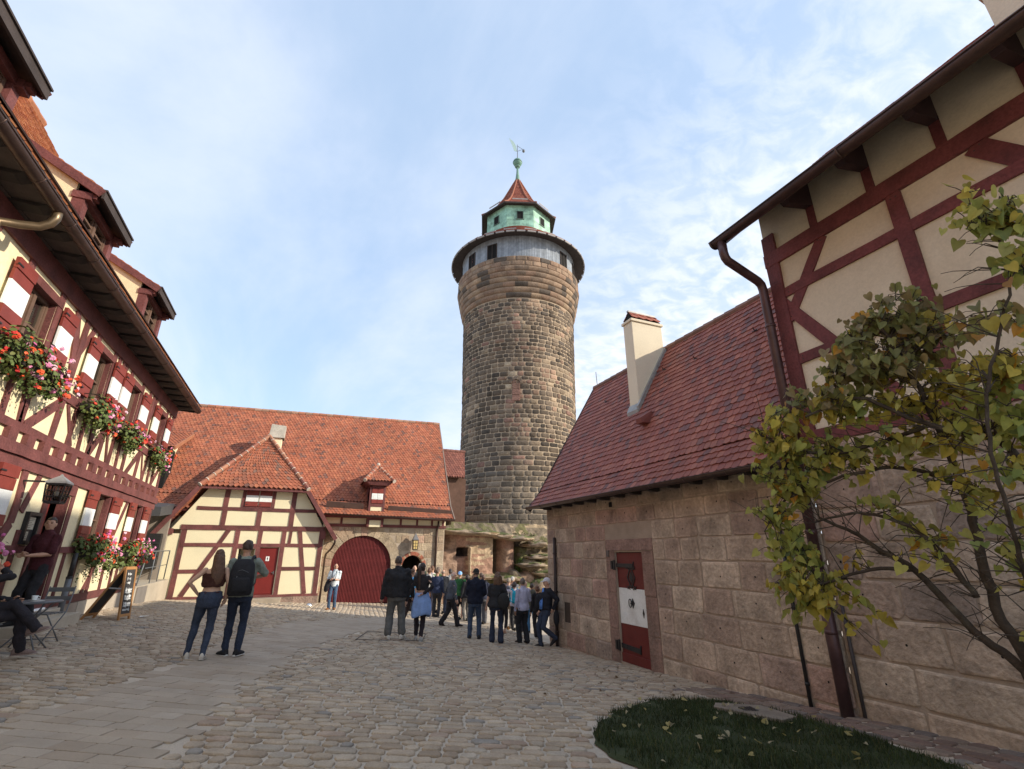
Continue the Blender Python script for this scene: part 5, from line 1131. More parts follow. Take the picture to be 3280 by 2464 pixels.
def flower_box(y0, y1, ztop, drop, up, label, dens=1.0):
    t = thing('flower_box', label, 'flower box', (XL + .2, (y0 + y1) / 2, ztop - .15), 0, 'flower boxes hanging under the inn windows')
    mb = MB(); mb.fbox(FL, y0 + .12, y1 - .12, ztop - .17, ztop, .06, .26)
    mb.tube([FL.P(y0 + .05, ztop + .18, .3), FL.P(y1 - .05, ztop + .18, .3)], .01, 5); mb.tube([FL.P(y0 + .05, ztop + .18, .3), FL.P(y0 + .05, ztop + .18, .0)], .01, 5); mb.tube([FL.P(y1 - .05, ztop + .18, .3), FL.P(y1 - .05, ztop + .18, .0)], .01, 5)
    mb.build('planter', M('dark_planter', (.03, .025, .022), .7) if 'dark_planter' not in bpy.data.materials else bpy.data.materials['dark_planter'], t)
    cl = [(rnd.uniform(y0, y1), ztop + rnd.uniform(-drop * .75, up * .8), rnd.uniform(.12, .38), rnd.uniform(.12, .24)) for _ in range(int(13 * dens) + 4)]
    cl += [(y0 + (y1 - y0) * (i + .5) / 6, ztop - .05 - .1 * (i % 2), .3, .26) for i in range(6)]
    def spot():
        c = rnd.choice(cl); a = Vector((rnd.gauss(0, 1), rnd.gauss(0, 1), rnd.gauss(0, 1))).normalized() * rnd.uniform(.55, 1.05)
        n = max(.03, c[2] + a.x * c[3]); return FL.P(c[0] + a.y * c[3], c[1] + a.z * c[3], n), a
    mb = MB()
    for _ in range(int(880 * dens)):
        p, a = spot(); g = rnd.uniform(.6, 1.35); leaf_quad(mb, p, rnd.uniform(.025, .048), (.085 * g, .115 * g, .03 * g) if rnd.random() < .8 else (.14 * g, .15 * g, .04 * g), a + Vector((.3, 0, .5)))
    for _ in range(14):                                       # trailing stems
        u = rnd.uniform(y0, y1 + .1); z = ztop - drop * rnd.uniform(.5, .9); n = rnd.uniform(.15, .4)
        for k in range(9): leaf_quad(mb, FL.P(u + k * .015 + rnd.gauss(0, .015), z - k * .035, n + rnd.gauss(0, .015)), rnd.uniform(.014, .028), (.09, .13, .035))
    mb.build('foliage', FOL, t)
    mr, mp = MB(), MB()
    for _ in range(int(34 * dens)):
        p, a = spot(); blossom(mr, p + Vector((.05, -.02, .02)), rnd.uniform(.035, .06), rnd.choice([(.62, .06, .025), (.70, .10, .03), (.55, .03, .03)]))
    for _ in range(int(42 * dens)):
        p, a = spot(); p = FL.P(y0 + (y1 - y0) * rnd.uniform(.3, 1.08), p.z + rnd.uniform(-.05, .14), (p - FL.O).dot(FL.N) + .03); blossom(mp, p, rnd.uniform(.03, .055), rnd.choice([(.62, .20, .36), (.70, .30, .46), (.55, .12, .3), (.74, .45, .52)]))
    mr.build('red_blossoms', PET, t); mp.build('pink_blossoms', PET, t)
for a in ((8.8, 10.65, 2.95, .46, .26, 'largest flower box of red and pink geraniums at the nearest upper inn window', 1.7),
          (12.05, 13.25, 2.95, .42, .16, 'geranium flower box under the second upper inn window, right of the nearest big one', 1.15),
          (14.45, 15.55, 2.95, .42, .15, 'geranium flower box under the third upper inn window, above the jetty beams', 1.1),
          (17.4, 18.5, 2.95, .45, .13, 'geranium flower box under the farthest upper inn window at the house corner', 1.0),
          (13.95, 15.85, .1, .55, .3, 'bright geranium flower box at ground floor window beside the doorway', 1.3),
          (16.75, 18.75, .1, .5, .28, 'geranium flower box at ground floor window above the chalkboard sign', 1.3),
          (8.5, 10.3, .1, .45, .2, 'red geranium flower box left of the doorway, cut by the photo edge', 1.2)): flower_box(*a)
LGLASS = M('frosted_lantern_glass', (.32, .31, .29), .3, .15, 6, .05, spec=.5)
def lantern(name, label, c, w, h, roofh, F, glassm, cat='lantern'):
    t = thing(name, label, cat, c); C = Vector(c); mb = MB()
    for sx in (-1, 1):
        for sy in (-1, 1): mb.bar(C + Vector((sx * w * .82, sy * w * .82, 0)), C + Vector((sx * w, sy * w, h)), (1, 0, 0), .02, .02)
    mb.lathe([(w * 1.18, -.02), (w * 1.18, .02)], C, 4, a0=R(45)); mb.lathe([(w * 1.45, h - .01), (w * 1.5, h + .03)], C, 4, a0=R(45))
    for z in (.33, .66):
        r = w * (.82 + .18 * z); q = [C + Vector((a * r, b * r, h * z)) for a, b in ((-1, -1), (1, -1), (1, 1), (-1, 1))]
        for p, p2 in zip(q, q[1:] + q[:1]): mb.bar(p, p2, (0, 0, 1), .012, .012)
    for sx, sy in ((0, -1), (0, 1), (1, 0), (-1, 0)): mb.bar(C + Vector((sx * w * .83, sy * w * .83, 0)), C + Vector((sx * w, sy * w, h)), (1, 0, 0) if sy else (0, 1, 0), .012, .012)
    mb.build('frame', IRON, t)
    mb = MB(); mb.lathe([(w * 1.6, h + .02), (w * 1.55, h + .05), (.03, h + roofh), (.01, h + roofh + .03)], C, 4, a0=R(45)); mb.build('roof', ZINC if F is FL else M('lead_lantern_roof', (.17, .17, .18), .5), t)
    mb = MB(); mb.lathe([(w * 1.14, .02), (w * 1.38, h - .02)], C, 4, a0=R(45)); mb.build('glass', glassm, t)
    mb = MB(); b = C - F.N * ((C - F.O).dot(F.N)); mb.bar(C + Vector((0, 0, h + .05)), Vector((b.x, b.y, C.z + h + .05)), (0, 0, 1), .03, .03); mb.bar(Vector((b.x, b.y, C.z)), Vector((b.x, b.y, C.z + h + .1)), F.N, .06, .02); mb.build('bracket', IRON, t); return t
lg = glass_mat('lantern_glass', (.62, .6, .56), .12)
lan = lantern('wall_lantern', 'big four-sided glass lantern with pyramid roof over the inn doorway', (-4.02, 11.05, .85), .135, .30, .16, FL, lg)
mb = MB(); mb.ball((-4.02, 11.05, 1.0), (.035, .035, .05), 10, 8); mb.tube([(-4.02, 11.05, 1.04), (-4.02, 11.05, 1.15)], .018, 8); mb.build('bulb', M('white_bulb', (.8, .8, .78), .2, 0), lan, smooth=True)
lantern('gate_lantern', 'small yellow-glass lantern with slate roof between the two arches', (5.22, 24.22, .2), .12, .42, .3, FB, M('amber_lantern_glass', (.62, .46, .19), .3, .2, 9, .05, spec=.5))
t = thing('menu_board', 'dark framed menu case hanging beside the inn doorway', 'menu board', (XL + .03, 11.79, .18))
mb = MB(); mb.fbox(FL, 11.55, 11.6, .16, .72, .0, .07); mb.fbox(FL, 11.98, 12.03, .16, .72, .0, .07); mb.fbox(FL, 11.6, 11.98, .66, .72, .0, .069); mb.fbox(FL, 11.6, 11.98, .16, .21, .0, .069); mb.fbox(FL, 11.6, 11.98, .21, .66, .0, .02); mb.build('case', IRON, t)
mb = MB(); mb.fbox(FL, 11.64, 11.93, .42, .63, .02, .026, 0); mb.fbox(FL, 11.64, 11.80, .23, .38, .02, .026, 0)
for k in range(6): mb.fbox(FL, 11.67, 11.9 - .04 * (k % 3), .60 - k * .03, .607 - k * .03, .026, .028, 1)
for k in range(4): mb.fbox(FL, 11.66, 11.78, .35 - k * .03, .356 - k * .03, .026, .028, 1)
mb.build('menu_sheet', [M('yellowed_paper', (.52, .48, .38), .8, .1, 4), IRON], t)
mb = MB()
for x0, x1, y0, y1, z1 in ((-4.55, -4.06, 11.5, 13.95, -1.16), (-4.55, -4.28, 11.9, 13.5, -1.03)): mb.box(x0, x1, y0, y1, -1.9, z1)
tag(mb.build('doorstep', bpy.data.materials['pale_ramp_stone'], bevel=.012), 'pale stone doorstep block in front of the inn door', 'step')
t = thing('grey_pole', 'short slanting grey steel post with black sleeve beside the doorstep', 'post', (-4.35, 13.75, -1.2))
mb = MB(); mb.tube([(-4.36, 13.75, -1.3), (-4.36, 13.75, -.48)], .055, 14); mb.build('post', GREYM, t, smooth=True); mb = MB(); mb.tube([(-4.36, 13.75, -.48), (-4.36, 13.75, .02)], .045, 14); mb.lathe([(.058, -.02), (.058, .02)], (-4.36, 13.75, -.47), 14); mb.build('sleeve', IRON, t, smooth=True)
# chalkboard A-frame
WOODO = M('orange_pine', (.40, .20, .075), .6, .2, 5, .2, 30); BLACKB = M('chalkboard', (.05, .047, .045), .85, .25, 5, .1, 30)
t = thing('chalkboard_sign', 'wooden A-frame chalkboard with chalk writing standing by the inn wall', 'sign', (-3.6, 14.7, gz(-3.6, 14.7)))
fa, fb = Vector((-3.50, 14.5, 0)), Vector((-3.41, 14.93, 0)); ba, bb = Vector((-4.16, 14.38, 0)), Vector((-4.07, 14.81, 0)); ta_, tb_ = Vector((-3.60, 14.5, -.30)), Vector((-3.51, 14.93, -.30))
for p in (fa, fb, ba, bb): p.z = gz(p.x, p.y)
def panel(nm, p0, p1, q0, q1, write):
    mb = MB(); n = (p1 - p0).cross(q0 - p0).normalized()
    if n.x < 0: n = -n
    mb.bar(p0, q0, n, .05, .035); mb.bar(p1, q1, n, .05, .035)
    for s_ in (.10, .985): mb.bar(p0.lerp(q0, s_), p1.lerp(q1, s_), n, .06, .034)
    pn = mb.build(nm, WOODO, t)
    mb = MB(); a, b, c_, d = p0.lerp(q0, .12), p1.lerp(q1, .12), p1.lerp(q1, .97), p0.lerp(q0, .97); e = n * .008
    mb.hexa([a - e, b - e, c_ - e, d - e, a + e, b + e, c_ + e, d + e]); bd = mb.build('board', BLACKB, pn)
    if write:
        mb = MB(); 
        for i, s_ in enumerate((.87, .78, .70, .575, .53, .45, .40, .31, .27, .2)):
            l, r_ = (.25, .6) if i < 3 else (.2, .8); x = l; bigl = i in (3, 5, 7)
            while x < r_:
                w = rnd.uniform(.03, .07); pts = []
                hgt = rnd.choice([.016, .016, .03]) * (1.5 if bigl else 1)
                for k in range(6):
                    xx = x + w * k / 5; ss = s_ + hgt * math.sin(k * rnd.choice([1.3, 2.0, 2.6]) + i)
                    lo = p0.lerp(q0, ss); hi = p1.lerp(q1, ss); pts.append(lo.lerp(hi, xx) + n * .013)
                mb.tube(pts, .0042, 4, cap=False); x += w + rnd.choice([.012, .012, .05])
        mb.build('chalk_writing', M('chalk', (.72, .72, .70), .9, 0), bd)
panel('front_panel', fa, fb, ta_, tb_, True); panel('back_panel', ba, bb, ta_ + Vector((-.02, 0, .0)), tb_ + Vector((-.02, 0, .0)), False)
mb = MB(); mb.bar(fa.lerp(ta_, .6), ba.lerp(ta_, .6), (0, 1, 0), .03, .012); mb.build('brace', ZINC, t)
# café table, chairs, cup
gzt = gz(-3.55, 10.1)
TX, TY = -3.66, 10.45
t = thing('cafe_table', 'small round grey café table with folding legs in front of the seated guest', 'table', (TX, TY, gz(TX, TY)))
tz = gz(TX, TY) + .70
mb = MB(); mb.lathe([(.33, 0), (.345, .008), (.345, .022), (.33, .03)], (TX, TY, tz - .03), 36); mb.build('tabletop', GREYM, t, smooth=False)
for sx in (-1, 1):
    mb = MB(); mb.tube([(TX + sx * .24, TY - .2, gz(TX, TY) + .0), (TX - sx * .2, TY + .2, tz - .03)], .011, 8); mb.tube([(TX + sx * .24, TY + .2, gz(TX, TY)), (TX - sx * .2, TY - .2, tz - .03)], .011, 8); mb.build('leg', GREYM, t, smooth=True)
cup = thing('coffee_cup', 'white cup on a saucer standing on the grey café table', 'cup', (TX - .02, TY + .02, tz))
mb = MB(); mb.lathe([(.02, .002), (.07, .012), (.075, .016), (.02, .01)], (TX - .02, TY + .02, tz), 20); mb.build('saucer', WHITEP, cup, smooth=True)
mb = MB(); mb.lathe([(.022, .012), (.035, .04), (.04, .075), (.035, .075), (.03, .04), (.01, .02)], (TX - .02, TY + .02, tz), 16, caps=False); mb.tube([(TX + .018, TY + .02, tz + .065), (TX + .05, TY + .02, tz + .055), (TX + .048, TY + .02, tz + .035), (TX + .012, TY + .02, tz + .03)], .006, 6); mb.build('cup', WHITEP, cup, smooth=True)
mb = MB(); mb.lathe([(.03, .0), (.085, .008), (.09, .012), (.03, .006)], (TX + .10, TY - .2, tz), 20); tag(mb.build('small_plate', WHITEP, smooth=True), 'small white plate at the front edge of the café table', 'plate')
def chair(label, x, y, rz):
    t = thing('folding_chair', label, 'chair', (x, y, gz(x, y)), rz, 'grey folding café chairs'); z = gz(x, y); c_, s_ = math.cos(rz), math.sin(rz)
    L = lambda a, b, h: (x + a * c_ - b * s_, y + a * s_ + b * c_, z + h)
    mb = MB()
    for k in range(5): mb.obox(L(0, -.17 + k * .085, .45), Vector((c_, s_, 0)) * .2, Vector((-s_, c_, 0)) * .033, (0, 0, .008))
    mb.build('seat', GREYM, t)
    mb = MB()
    for h, w in ((.66, .035), (.80, .035)): mb.obox(L(0, -.24 - (h - .45) * .12, h), Vector((c_, s_, 0)) * .2, Vector((-s_, c_, 0)) * .008, (0, 0, w))
    mb.build('backrest', GREYM, t)
    for sx in (-1, 1):
        mb = MB(); mb.tube([L(sx * .2, -.29, .85), L(sx * .2, -.22, .45), L(sx * .2, .2, .0)], .01, 8); mb.build('leg', GREYM, t, smooth=True)
        mb = MB(); mb.tube([L(sx * .185, .18, .45), L(sx * .185, -.24, .0)], .01, 8); mb.build('leg', GREYM, t, smooth=True)
    mb = MB(); mb.tube([L(-.2, .12, .08), L(.2, .12, .08)], .008, 6); mb.tube([L(-.19, -.18, .06), L(.19, -.18, .06)], .008, 6); mb.build('stretcher', GREYM, t, smooth=True)
chair('empty grey folding chair behind the café table near the doorstep', -3.75, 11.15, R(165))
chair('grey folding chair under the seated guest with crossed legs', -3.9, 9.6, R(-55))
# odds and ends on the ground
mb = MB(); mb.lathe([(.13, 0), (.11, .07), (.095, .07), (.08, .02), (.0, .02)], (.74, 22.5, gz(.74, 22.5) + .02), 20, caps=False); tag(mb.build('pet_bowl', M('shiny_steel_bowl', (.7, .7, .7), .25, .05, metallic=.9), smooth=True), 'small steel pet bowl on the cobbles beside the toilet steps', 'bowl')
mb = MB(); z = gz(-3.2, 15.4) + .04; mb.hexa([(-3.3, 15.35, z), (-3.12, 15.4, z + .01), (-3.14, 15.52, z), (-3.31, 15.47, z + .005), (-3.3, 15.35, z + .006), (-3.12, 15.4, z + .016), (-3.14, 15.52, z + .007), (-3.31, 15.47, z + .012)]); tag(mb.build('paper_napkin', WHITEP), 'crumpled white paper napkin lying on the cobbles', 'napkin')
mb = MB(); q = [(1.52, 12.8), (3.15, 13.1), (3.6, 14.6), (2.0, 14.5)]
for p, p2 in zip(q, q[1:] + q[:1]): mb.bar((p[0], p[1], gz(*p) + .026), (p2[0], p2[1], gz(*p2) + .026), (0, 0, 1), .022, .012)
tag(mb.build('utility_hatch_rim', M('dark_hatch_rim', (.09, .075, .065), .7)), 'square iron rim of a cobble-filled utility hatch behind the man in black fleece', 'hatch')
# ------------------------------------------------------------------ the yellow-green tree on the right
rnd.seed(77)
tree = thing('autumn_tree', 'leaning tree with heart-shaped yellow and green leaves before the right wall', 'tree', (5.35, 1.85, gz(5.3, 1.9)))
brs = [[(5.3, 1.9, -2.0), (5.16, 2.12, -1.51), (5.09, 2.19, -.84), (5.02, 2.28, -.38), (4.94, 2.22, .16), (4.92, 2.21, .52), (4.76, 2.19, 1.04), (4.61, 2.2, 1.48), (4.44, 2.22, 1.9)],
 [(5.34, 1.95, -2.0), (5.2, 2.2, -1.4), (5.14, 2.28, -.83), (5.14, 2.53, -.58), (5.0, 2.76, -.13), (4.94, 2.96, .03), (4.88, 3.15, .2), (4.77, 3.37, .34)],
 [(5.32, 1.8, -2.0), (5.13, 1.85, -.88), (4.88, 1.79, .15), (4.77, 1.77, .63), (4.72, 1.83, .81), (4.62, 1.97, .87), (4.54, 2.27, 1.08), (4.44, 2.56, 1.32), (4.33, 2.99, 1.24)],
 [(4.94, 2.34, -.32), (4.81, 2.44, .02), (4.74, 2.62, .25), (4.68, 2.95, .35), (4.64, 3.34, .29)],
 [(5.09, 2.19, -.84), (4.69, 1.93, -.31), (4.39, 1.77, .14), (4.22, 1.69, .54), (4.23, 1.61, 1.04), (4.25, 1.42, 1.49), (4.25, 1.26, 1.91), (4.17, 1.3, 2.22)],
 [(4.76, 2.19, 1.04), (4.69, 2.61, .93), (4.54, 3.03, .91), (4.38, 3.38, 1.06), (4.23, 3.5, 1.22)],
 [(5.0, 2.76, -.13), (4.87, 3.05, -.13), (4.74, 3.39, -.26), (4.74, 3.66, -.36)],
 [(4.92, 2.21, .52), (4.79, 2.53, .71), (4.63, 2.96, .68), (4.54, 3.52, .52), (4.49, 3.74, .3)]]
brr = [.045, .04, .034, .02, .012, .016, .015, .016]
nodes = []
mb = MB()
def smooth_path(P, n=5):
    P = [Vector(p) for p in P]; o = []
    for i in range(len(P) - 1):
        a, b, c_, d = P[max(i - 1, 0)], P[i], P[i + 1], P[min(i + 2, len(P) - 1)]
        for k in range(n):
            t_ = k / n; o.append(.5 * ((2 * b) + (c_ - a) * t_ + (2 * a - 5 * b + 4 * c_ - d) * t_ ** 2 + (3 * b - a - 3 * c_ + d) * t_ ** 3) + Vector((rnd.gauss(0, .006), rnd.gauss(0, .006), rnd.gauss(0, .006))))
    return o + [P[-1]]
for i, (P, r) in enumerate(zip(brs, brr)):
    sp_ = smooth_path(P); m = len(sp_); rr = [r * (1 - .8 * k / m) + .004 for k in range(m)]; mb.tube(sp_, rr, 8)
    nodes += [(p, q) for p, q in zip(sp_, rr) if p.z > -.75]
blobs = [(4.22, 1.26, 2.25, .23, .16), (4.28, 1.25, 1.91, .16, .19), (4.18, 1.33, 2.41, .14, .1), (4.75, 2.01, 2.13, .2, .18), (4.54, 2.25, 2.02, .29, .17), (4.68, 2.15, 1.82, .36, .24), (4.44, 2.48, 1.83, .25, .21), (4.42, 2.69, 1.63, .26, .26), (4.6, 2.4, 1.55, .46, .25), (4.75, 2.06, 1.37, .31, .23), (4.58, 1.69, 1.33, .31, .21), (4.44, 1.44, 1.54, .13, .13), (4.58, 2.74, 1.3, .39, .22), (4.72, 2.37, 1.21, .36, .2), (4.43, 3.26, 1.32, .33, .19), (4.28, 3.49, 1.17, .17, .17), (4.46, 3.24, 1.04, .37, .23), (4.42, 3.57, .81, .22, .19), (4.61, 2.96, .99, .31, .22), (4.62, 3.45, .61, .33, .24), (4.57, 3.68, .35, .24, .24), (4.78, 3.59, .08, .28, .24), (4.64, 3.75, -.19, .24, .24), (4.76, 3.5, -.27, .27, .23), (4.8, 3.68, -.49, .19, .14), (4.67, 2.1, .46, .21, .18), (4.48, 1.79, .58, .2, .16), (4.75, 2.76, .46, .25, .17), (4.67, 2.19, .84, .3, .19), (4.56, 1.63, .92, .2, .2), (5.09, 3.32, -.47, .18, .22), (5.22, 3.39, -.81, .13, .09), (4.68, 2.0, .12, .17, .14)] + [(4.63, 1.75, 1.72, .22, .18), (4.76, 2.05, 1.71, .32, .22), (4.54, 1.68, 1.11, .27, .17), (4.54, 1.51, 1.26, .2, .2), (4.4, 2.76, 1.46, .26, .2), (4.48, 2.43, 1.63, .33, .25), (4.78, 2.06, 1.05, .3, .15), (4.65, 1.84, .87, .24, .14), (4.77, 2.47, .91, .32, .16), (4.62, 2.8, .79, .3, .17), (4.76, 2.37, .57, .27, .14), (4.62, 3.17, .76, .27, .2), (4.61, 2.1, 2.05, .24, .2), (4.4, 3.08, 1.52, .19, .14), (4.63, 1.72, .61, .16, .2), (4.52, 3.81, .08, .17, .19), (4.88, 3.28, -.14, .18, .18), (4.22, 1.18, 2.15, .13, .16), (4.75, 2.35, .2, .3, .2), (4.6, 1.9, .3, .25, .2), (4.95, 2.75, .25, .25, .15), (4.5, 1.65, .1, .15, .2), (5.06, 2.12, -.62, .16, .14), (4.85, 2.6, -.02, .22, .14), (4.78, 1.95, -.1, .16, .16)]
cnt = [int(1.9 * q) for q in (34, 22, 14, 24, 30, 52, 30, 34, 70, 48, 38, 14, 60, 46, 40, 18, 48, 26, 36, 52, 36, 42, 36, 40, 18, 16, 14, 10, 26, 22, 8, 4, 9)] + [40, 60, 40, 36, 44, 60, 36, 26, 34, 34, 22, 30, 40, 22, 16, 20, 18, 20, 16, 18, 12, 12, 14, 12, 12]
LEAF = bpy.data.materials.new('heart_leaf'); LEAF.use_nodes = True; nt = LEAF.node_tree; pb = nt.nodes['Principled BSDF']; at = nt.nodes.new('ShaderNodeAttribute'); at.attribute_name = 'Col'
tcn = nt.nodes.new('ShaderNodeTexCoord'); nz = nt.nodes.new('ShaderNodeTexNoise'); nz.inputs['Scale'].default_value = 26; nt.links.new(tcn.outputs['Object'], nz.inputs['Vector']); mrn = nt.nodes.new('ShaderNodeMapRange'); mrn.inputs[3].default_value = .72; mrn.inputs[4].default_value = 1.28; nt.links.new(nz.outputs[0], mrn.inputs[0])
vm = nt.nodes.new('ShaderNodeVectorMath'); vm.operation = 'SCALE'; nt.links.new(at.outputs['Color'], vm.inputs[0]); nt.links.new(mrn.outputs[0], vm.inputs['Scale']); nt.links.new(vm.outputs[0], pb.inputs['Base Color']); pb.inputs['Roughness'].default_value = .55
tr = nt.nodes.new('ShaderNodeBsdfTranslucent'); nt.links.new(vm.outputs[0], tr.inputs[0]); mx = nt.nodes.new('ShaderNodeMixShader'); mx.inputs[0].default_value = .4; nt.links.new(pb.outputs[0], mx.inputs[1]); nt.links.new(tr.outputs[0], mx.inputs[2]); nt.links.new(mx.outputs[0], nt.nodes['Material Output'].inputs[0])
heart = [(0, 0), (.16, .12), (.40, .13), (.50, -.08), (.47, -.34), (.30, -.66), (.10, -.92), (0, -1.08), (-.10, -.92), (-.30, -.66), (-.47, -.34), (-.50, -.08), (-.40, .13), (-.16, .12)]
lv = MB()
def heart_leaf(mb, p, size, down, face, c):
    Y = -down.normalized(); N = (face - Y * face.dot(Y)).normalized(); X = Y.cross(N); fold = rnd.uniform(.1, .75); curl = rnd.uniform(-.5, .9)
    vs = [p + (X * x + Y * y + N * (fold * abs(x) - curl * y * y * .35)) * size for x, y in heart] + [p + (Y * -.5 - N * curl * .09) * size, p + (Y * -.22) * size]
    k = len(heart); ctr = [k + 1, k]
    fs = []
    for i in range(k):
        a, b = i, (i + 1) % k; my = (heart[a][1] + heart[b][1]) / 2; fs.append((a, b, k if my < -.3 else k + 1))
    fs += [(4, k, k + 1), (10, k + 1, k)]
    mb.add(vs, fs, 0, c)
def twig(a, b, r0, r1=.0025, sag=.04):
    m = (a + b) / 2 + Vector((rnd.gauss(0, .03), rnd.gauss(0, .03), rnd.gauss(0, .03) + sag)); mb.tube([a, a.lerp(m, .6), m, m.lerp(b, .6) + Vector((0, 0, .01)), b], [r0, r0 * .85, r0 * .7, r0 * .5, r1], 5, cap=False)
for (bx, by, bz, r, rz_), n in zip(blobs, cnt):
    C = Vector((bx, by, bz)); anchors = []
    near = sorted(nodes, key=lambda q: (q[0] - C).length + rnd.uniform(0, .12))[:2]
    hubs = []
    for k in range(max(2, n // 7)):
        e = C + Vector((rnd.gauss(0, 1), rnd.gauss(0, 1), rnd.gauss(0, 1))).normalized() * rnd.uniform(.2, .85) * r; e.z = bz + (e.z - bz) * rz_ / r
        src = rnd.choice(near)[0] if k < 3 or not hubs else rnd.choice(hubs + [rnd.choice(near)[0]])
        twig(src, e, .007 if k < 2 else .005); hubs.append(e); hubs.append(src.lerp(e, .6))
    for k in range(int(n * 1.28)):
        h_ = rnd.choice(hubs); d = Vector((rnd.gauss(0, 1), rnd.gauss(0, 1), rnd.gauss(0, .8))); d.normalize(); p = h_ + d * rnd.uniform(.04, .16)
        if rnd.random() < .5: mb.tube([h_, (h_ + p) / 2 + Vector((0, 0, .012)), p], [.0035, .003, .002], 4, cap=False)
        yl = .52 + .5 * mn.noise(Vector((p.x * 2.2, p.y * 2.2, p.z * 2.2))) + rnd.gauss(0, .17)
        yl += .22 if (bz < .0 and r < .3) or (bz > 1.15 and bz < 1.4) else 0
        g = rnd.uniform(.62, 1.2)
        if bz > 1.4 and bx > 4.3 and yl < .78: c = (.26 * g, .20 * g, .085 * g) if rnd.random() < .35 else (.25 * g, .25 * g, .08 * g)
        elif yl > .72: c = (.50 * g, .41 * g, .07 * g)
        elif yl > .5: c = (.38 * g, .36 * g, .085 * g)
        elif yl > .28: c = (.33 * g, .35 * g, .075 * g)
        else: c = (.23 * g, .29 * g, .08 * g)
        if rnd.random() < .03: c = (.50 * g, .25 * g, .03)
        down = Vector((rnd.gauss(0, .6) - .15, rnd.gauss(0, .6), -1)); face = Vector((-.6 + rnd.gauss(0, .8), -.5 + rnd.gauss(0, .8), .5 + rnd.gauss(0, .6)))
        heart_leaf(lv, p, rnd.uniform(.04, .10), down, face, c)
for _ in range(230):                                       # bare twigs inside the crown
    a, q = rnd.choice(nodes); d = Vector((-.4 + rnd.gauss(0, .5), .6 + rnd.gauss(0, .5), .25 + rnd.gauss(0, .4))).normalized() * rnd.uniform(.15, .5); twig(a, a + d, .005)
BARK = M('dark_grey_bark', (.055, .042, .033), .9, .35, 9, .6, 40, stain=(.12, .11, .085), stain_scale=5, stain_amt=.6)
mb.build('trunk', BARK, tree, smooth=True); lv.build('crown', LEAF, tree, smooth=True)
# fallen leaves
lm = MB(); heart_leaf(lm, Vector((0, .05, 0)), .085, Vector((0, -1, .05)), Vector((0, 0, 1)), (.40, .33, .12)); m0 = lm.mesh('fallen_leaf', LEAF)
lm = MB(); heart_leaf(lm, Vector((0, .05, 0)), .075, Vector((0, -1, .05)), Vector((.1, 0, 1)), (.42, .36, .22)); m1 = lm.mesh('fallen_leaf_pale', LEAF)
lm = MB(); heart_leaf(lm, Vector((0, .05, 0)), .07, Vector((0, -1, .05)), Vector((0, .1, 1)), (.14, .085, .04)); m2 = lm.mesh('fallen_leaf_brown', LEAF)
spots = []
while len(spots) < 70:
    x, y = rnd.uniform(3.0, 6.1), rnd.uniform(2.9, 6.3)
    if in_poly(x, y, LAWN): spots.append((x, y, .085))
for _ in range(22): spots.append((rnd.uniform(3.0, 6.7), rnd.uniform(6.5, 9.5), .032))
for i, (x, y, h) in enumerate(spots):
    brown = i >= 70
    o = bpy.data.objects.new('fallen_leaf', m2 if brown else (m0 if i % 2 else m1)); col.objects.link(o); o.location = (x, y, gz(x, y) + h); o.rotation_euler = (rnd.gauss(0, .35), rnd.gauss(0, .35), rnd.uniform(0, 6.28)); s_ = rnd.uniform(.4, .9); o.scale = (s_, s_, s_)
    if brown: tag(o, 'brown dead leaf lying on the cobbles beyond the lawn', 'leaf', 'brown leaves on the cobbles')
    elif i % 2: tag(o, 'yellow fallen leaf lying on the dark lawn', 'leaf', 'yellow leaves on the lawn')
    else: tag(o, 'pale buff fallen leaf lying on the dark lawn', 'leaf', 'buff leaves on the lawn')
# ------------------------------------------------------------------ people
rnd.seed(101)
SKIN = {}
def skin_m(c):
    k = 'skin_%d' % int(c[0] * 1000)
    if k not in SKIN: SKIN[k] = M(k, c, .55, .06, 20, .05, 120, spec=.35)
    return SKIN[k]
CL = {}
def cloth_m(kind, c):
    c = tuple(x * max(1, .03 / max(c)) for x in c) if kind != 'hair' else c
    k = kind + '_%d_%d_%d' % tuple(int(x * 1000) for x in c)
    if k not in CL: CL[k] = M(k, c, .85, .16, 9, .35, 55, spec=.15, fine=.1) if kind != 'hair' else M(k, c, .5, .3, 30, .4, 60, spec=.4)
    return CL[k]
for n_, s_ in (('cloth_folds', .11), ('hair_strands', .05)):
    tx = bpy.data.textures.new(n_, 'CLOUDS'); tx.noise_scale = s_; tx.noise_depth = 2
TODO = []
def ik(a, b, l1, l2, pole):
    d = b - a; L = min(d.length, (l1 + l2) * .999); d.normalize(); x = (l1 * l1 - l2 * l2 + L * L) / (2 * L); h = math.sqrt(max(0, l1 * l1 - x * x))
    p = (pole - d * pole.dot(d)); p.normalize(); return a + d * x + p * h
def remeshed(name, mb, mat, parent, voxel, extra=None, disp=0.0, tex='cloth_folds', smooth=3):
    o = mb.build(name, mat, parent, smooth=True)
    m = o.modifiers.new('r', 'REMESH'); m.mode = 'VOXEL'; m.voxel_size = voxel; m.use_smooth_shade = True
    if smooth: s_ = o.modifiers.new('s', 'SMOOTH'); s_.factor = .5; s_.iterations = smooth
    if disp: d = o.modifiers.new('d', 'DISPLACE'); d.texture = bpy.data.textures[tex]; d.strength = disp; d.mid_level = .5; d.texture_coords = 'LOCAL'
    TODO.append((o, extra, mat)); return o
V3 = Vector
ARM = {'down': (.27, .03, .80), 'hip': (.23, .04, .95), 'front': (.06, .27, 1.10), 'pocket': (.225, .10, .90), 'photo': (.07, .34, 1.50), 'back': (-.03, -.17, 1.00), 'bag': (.16, .14, 1.22), 'fold': (-.06, .22, 1.18)}
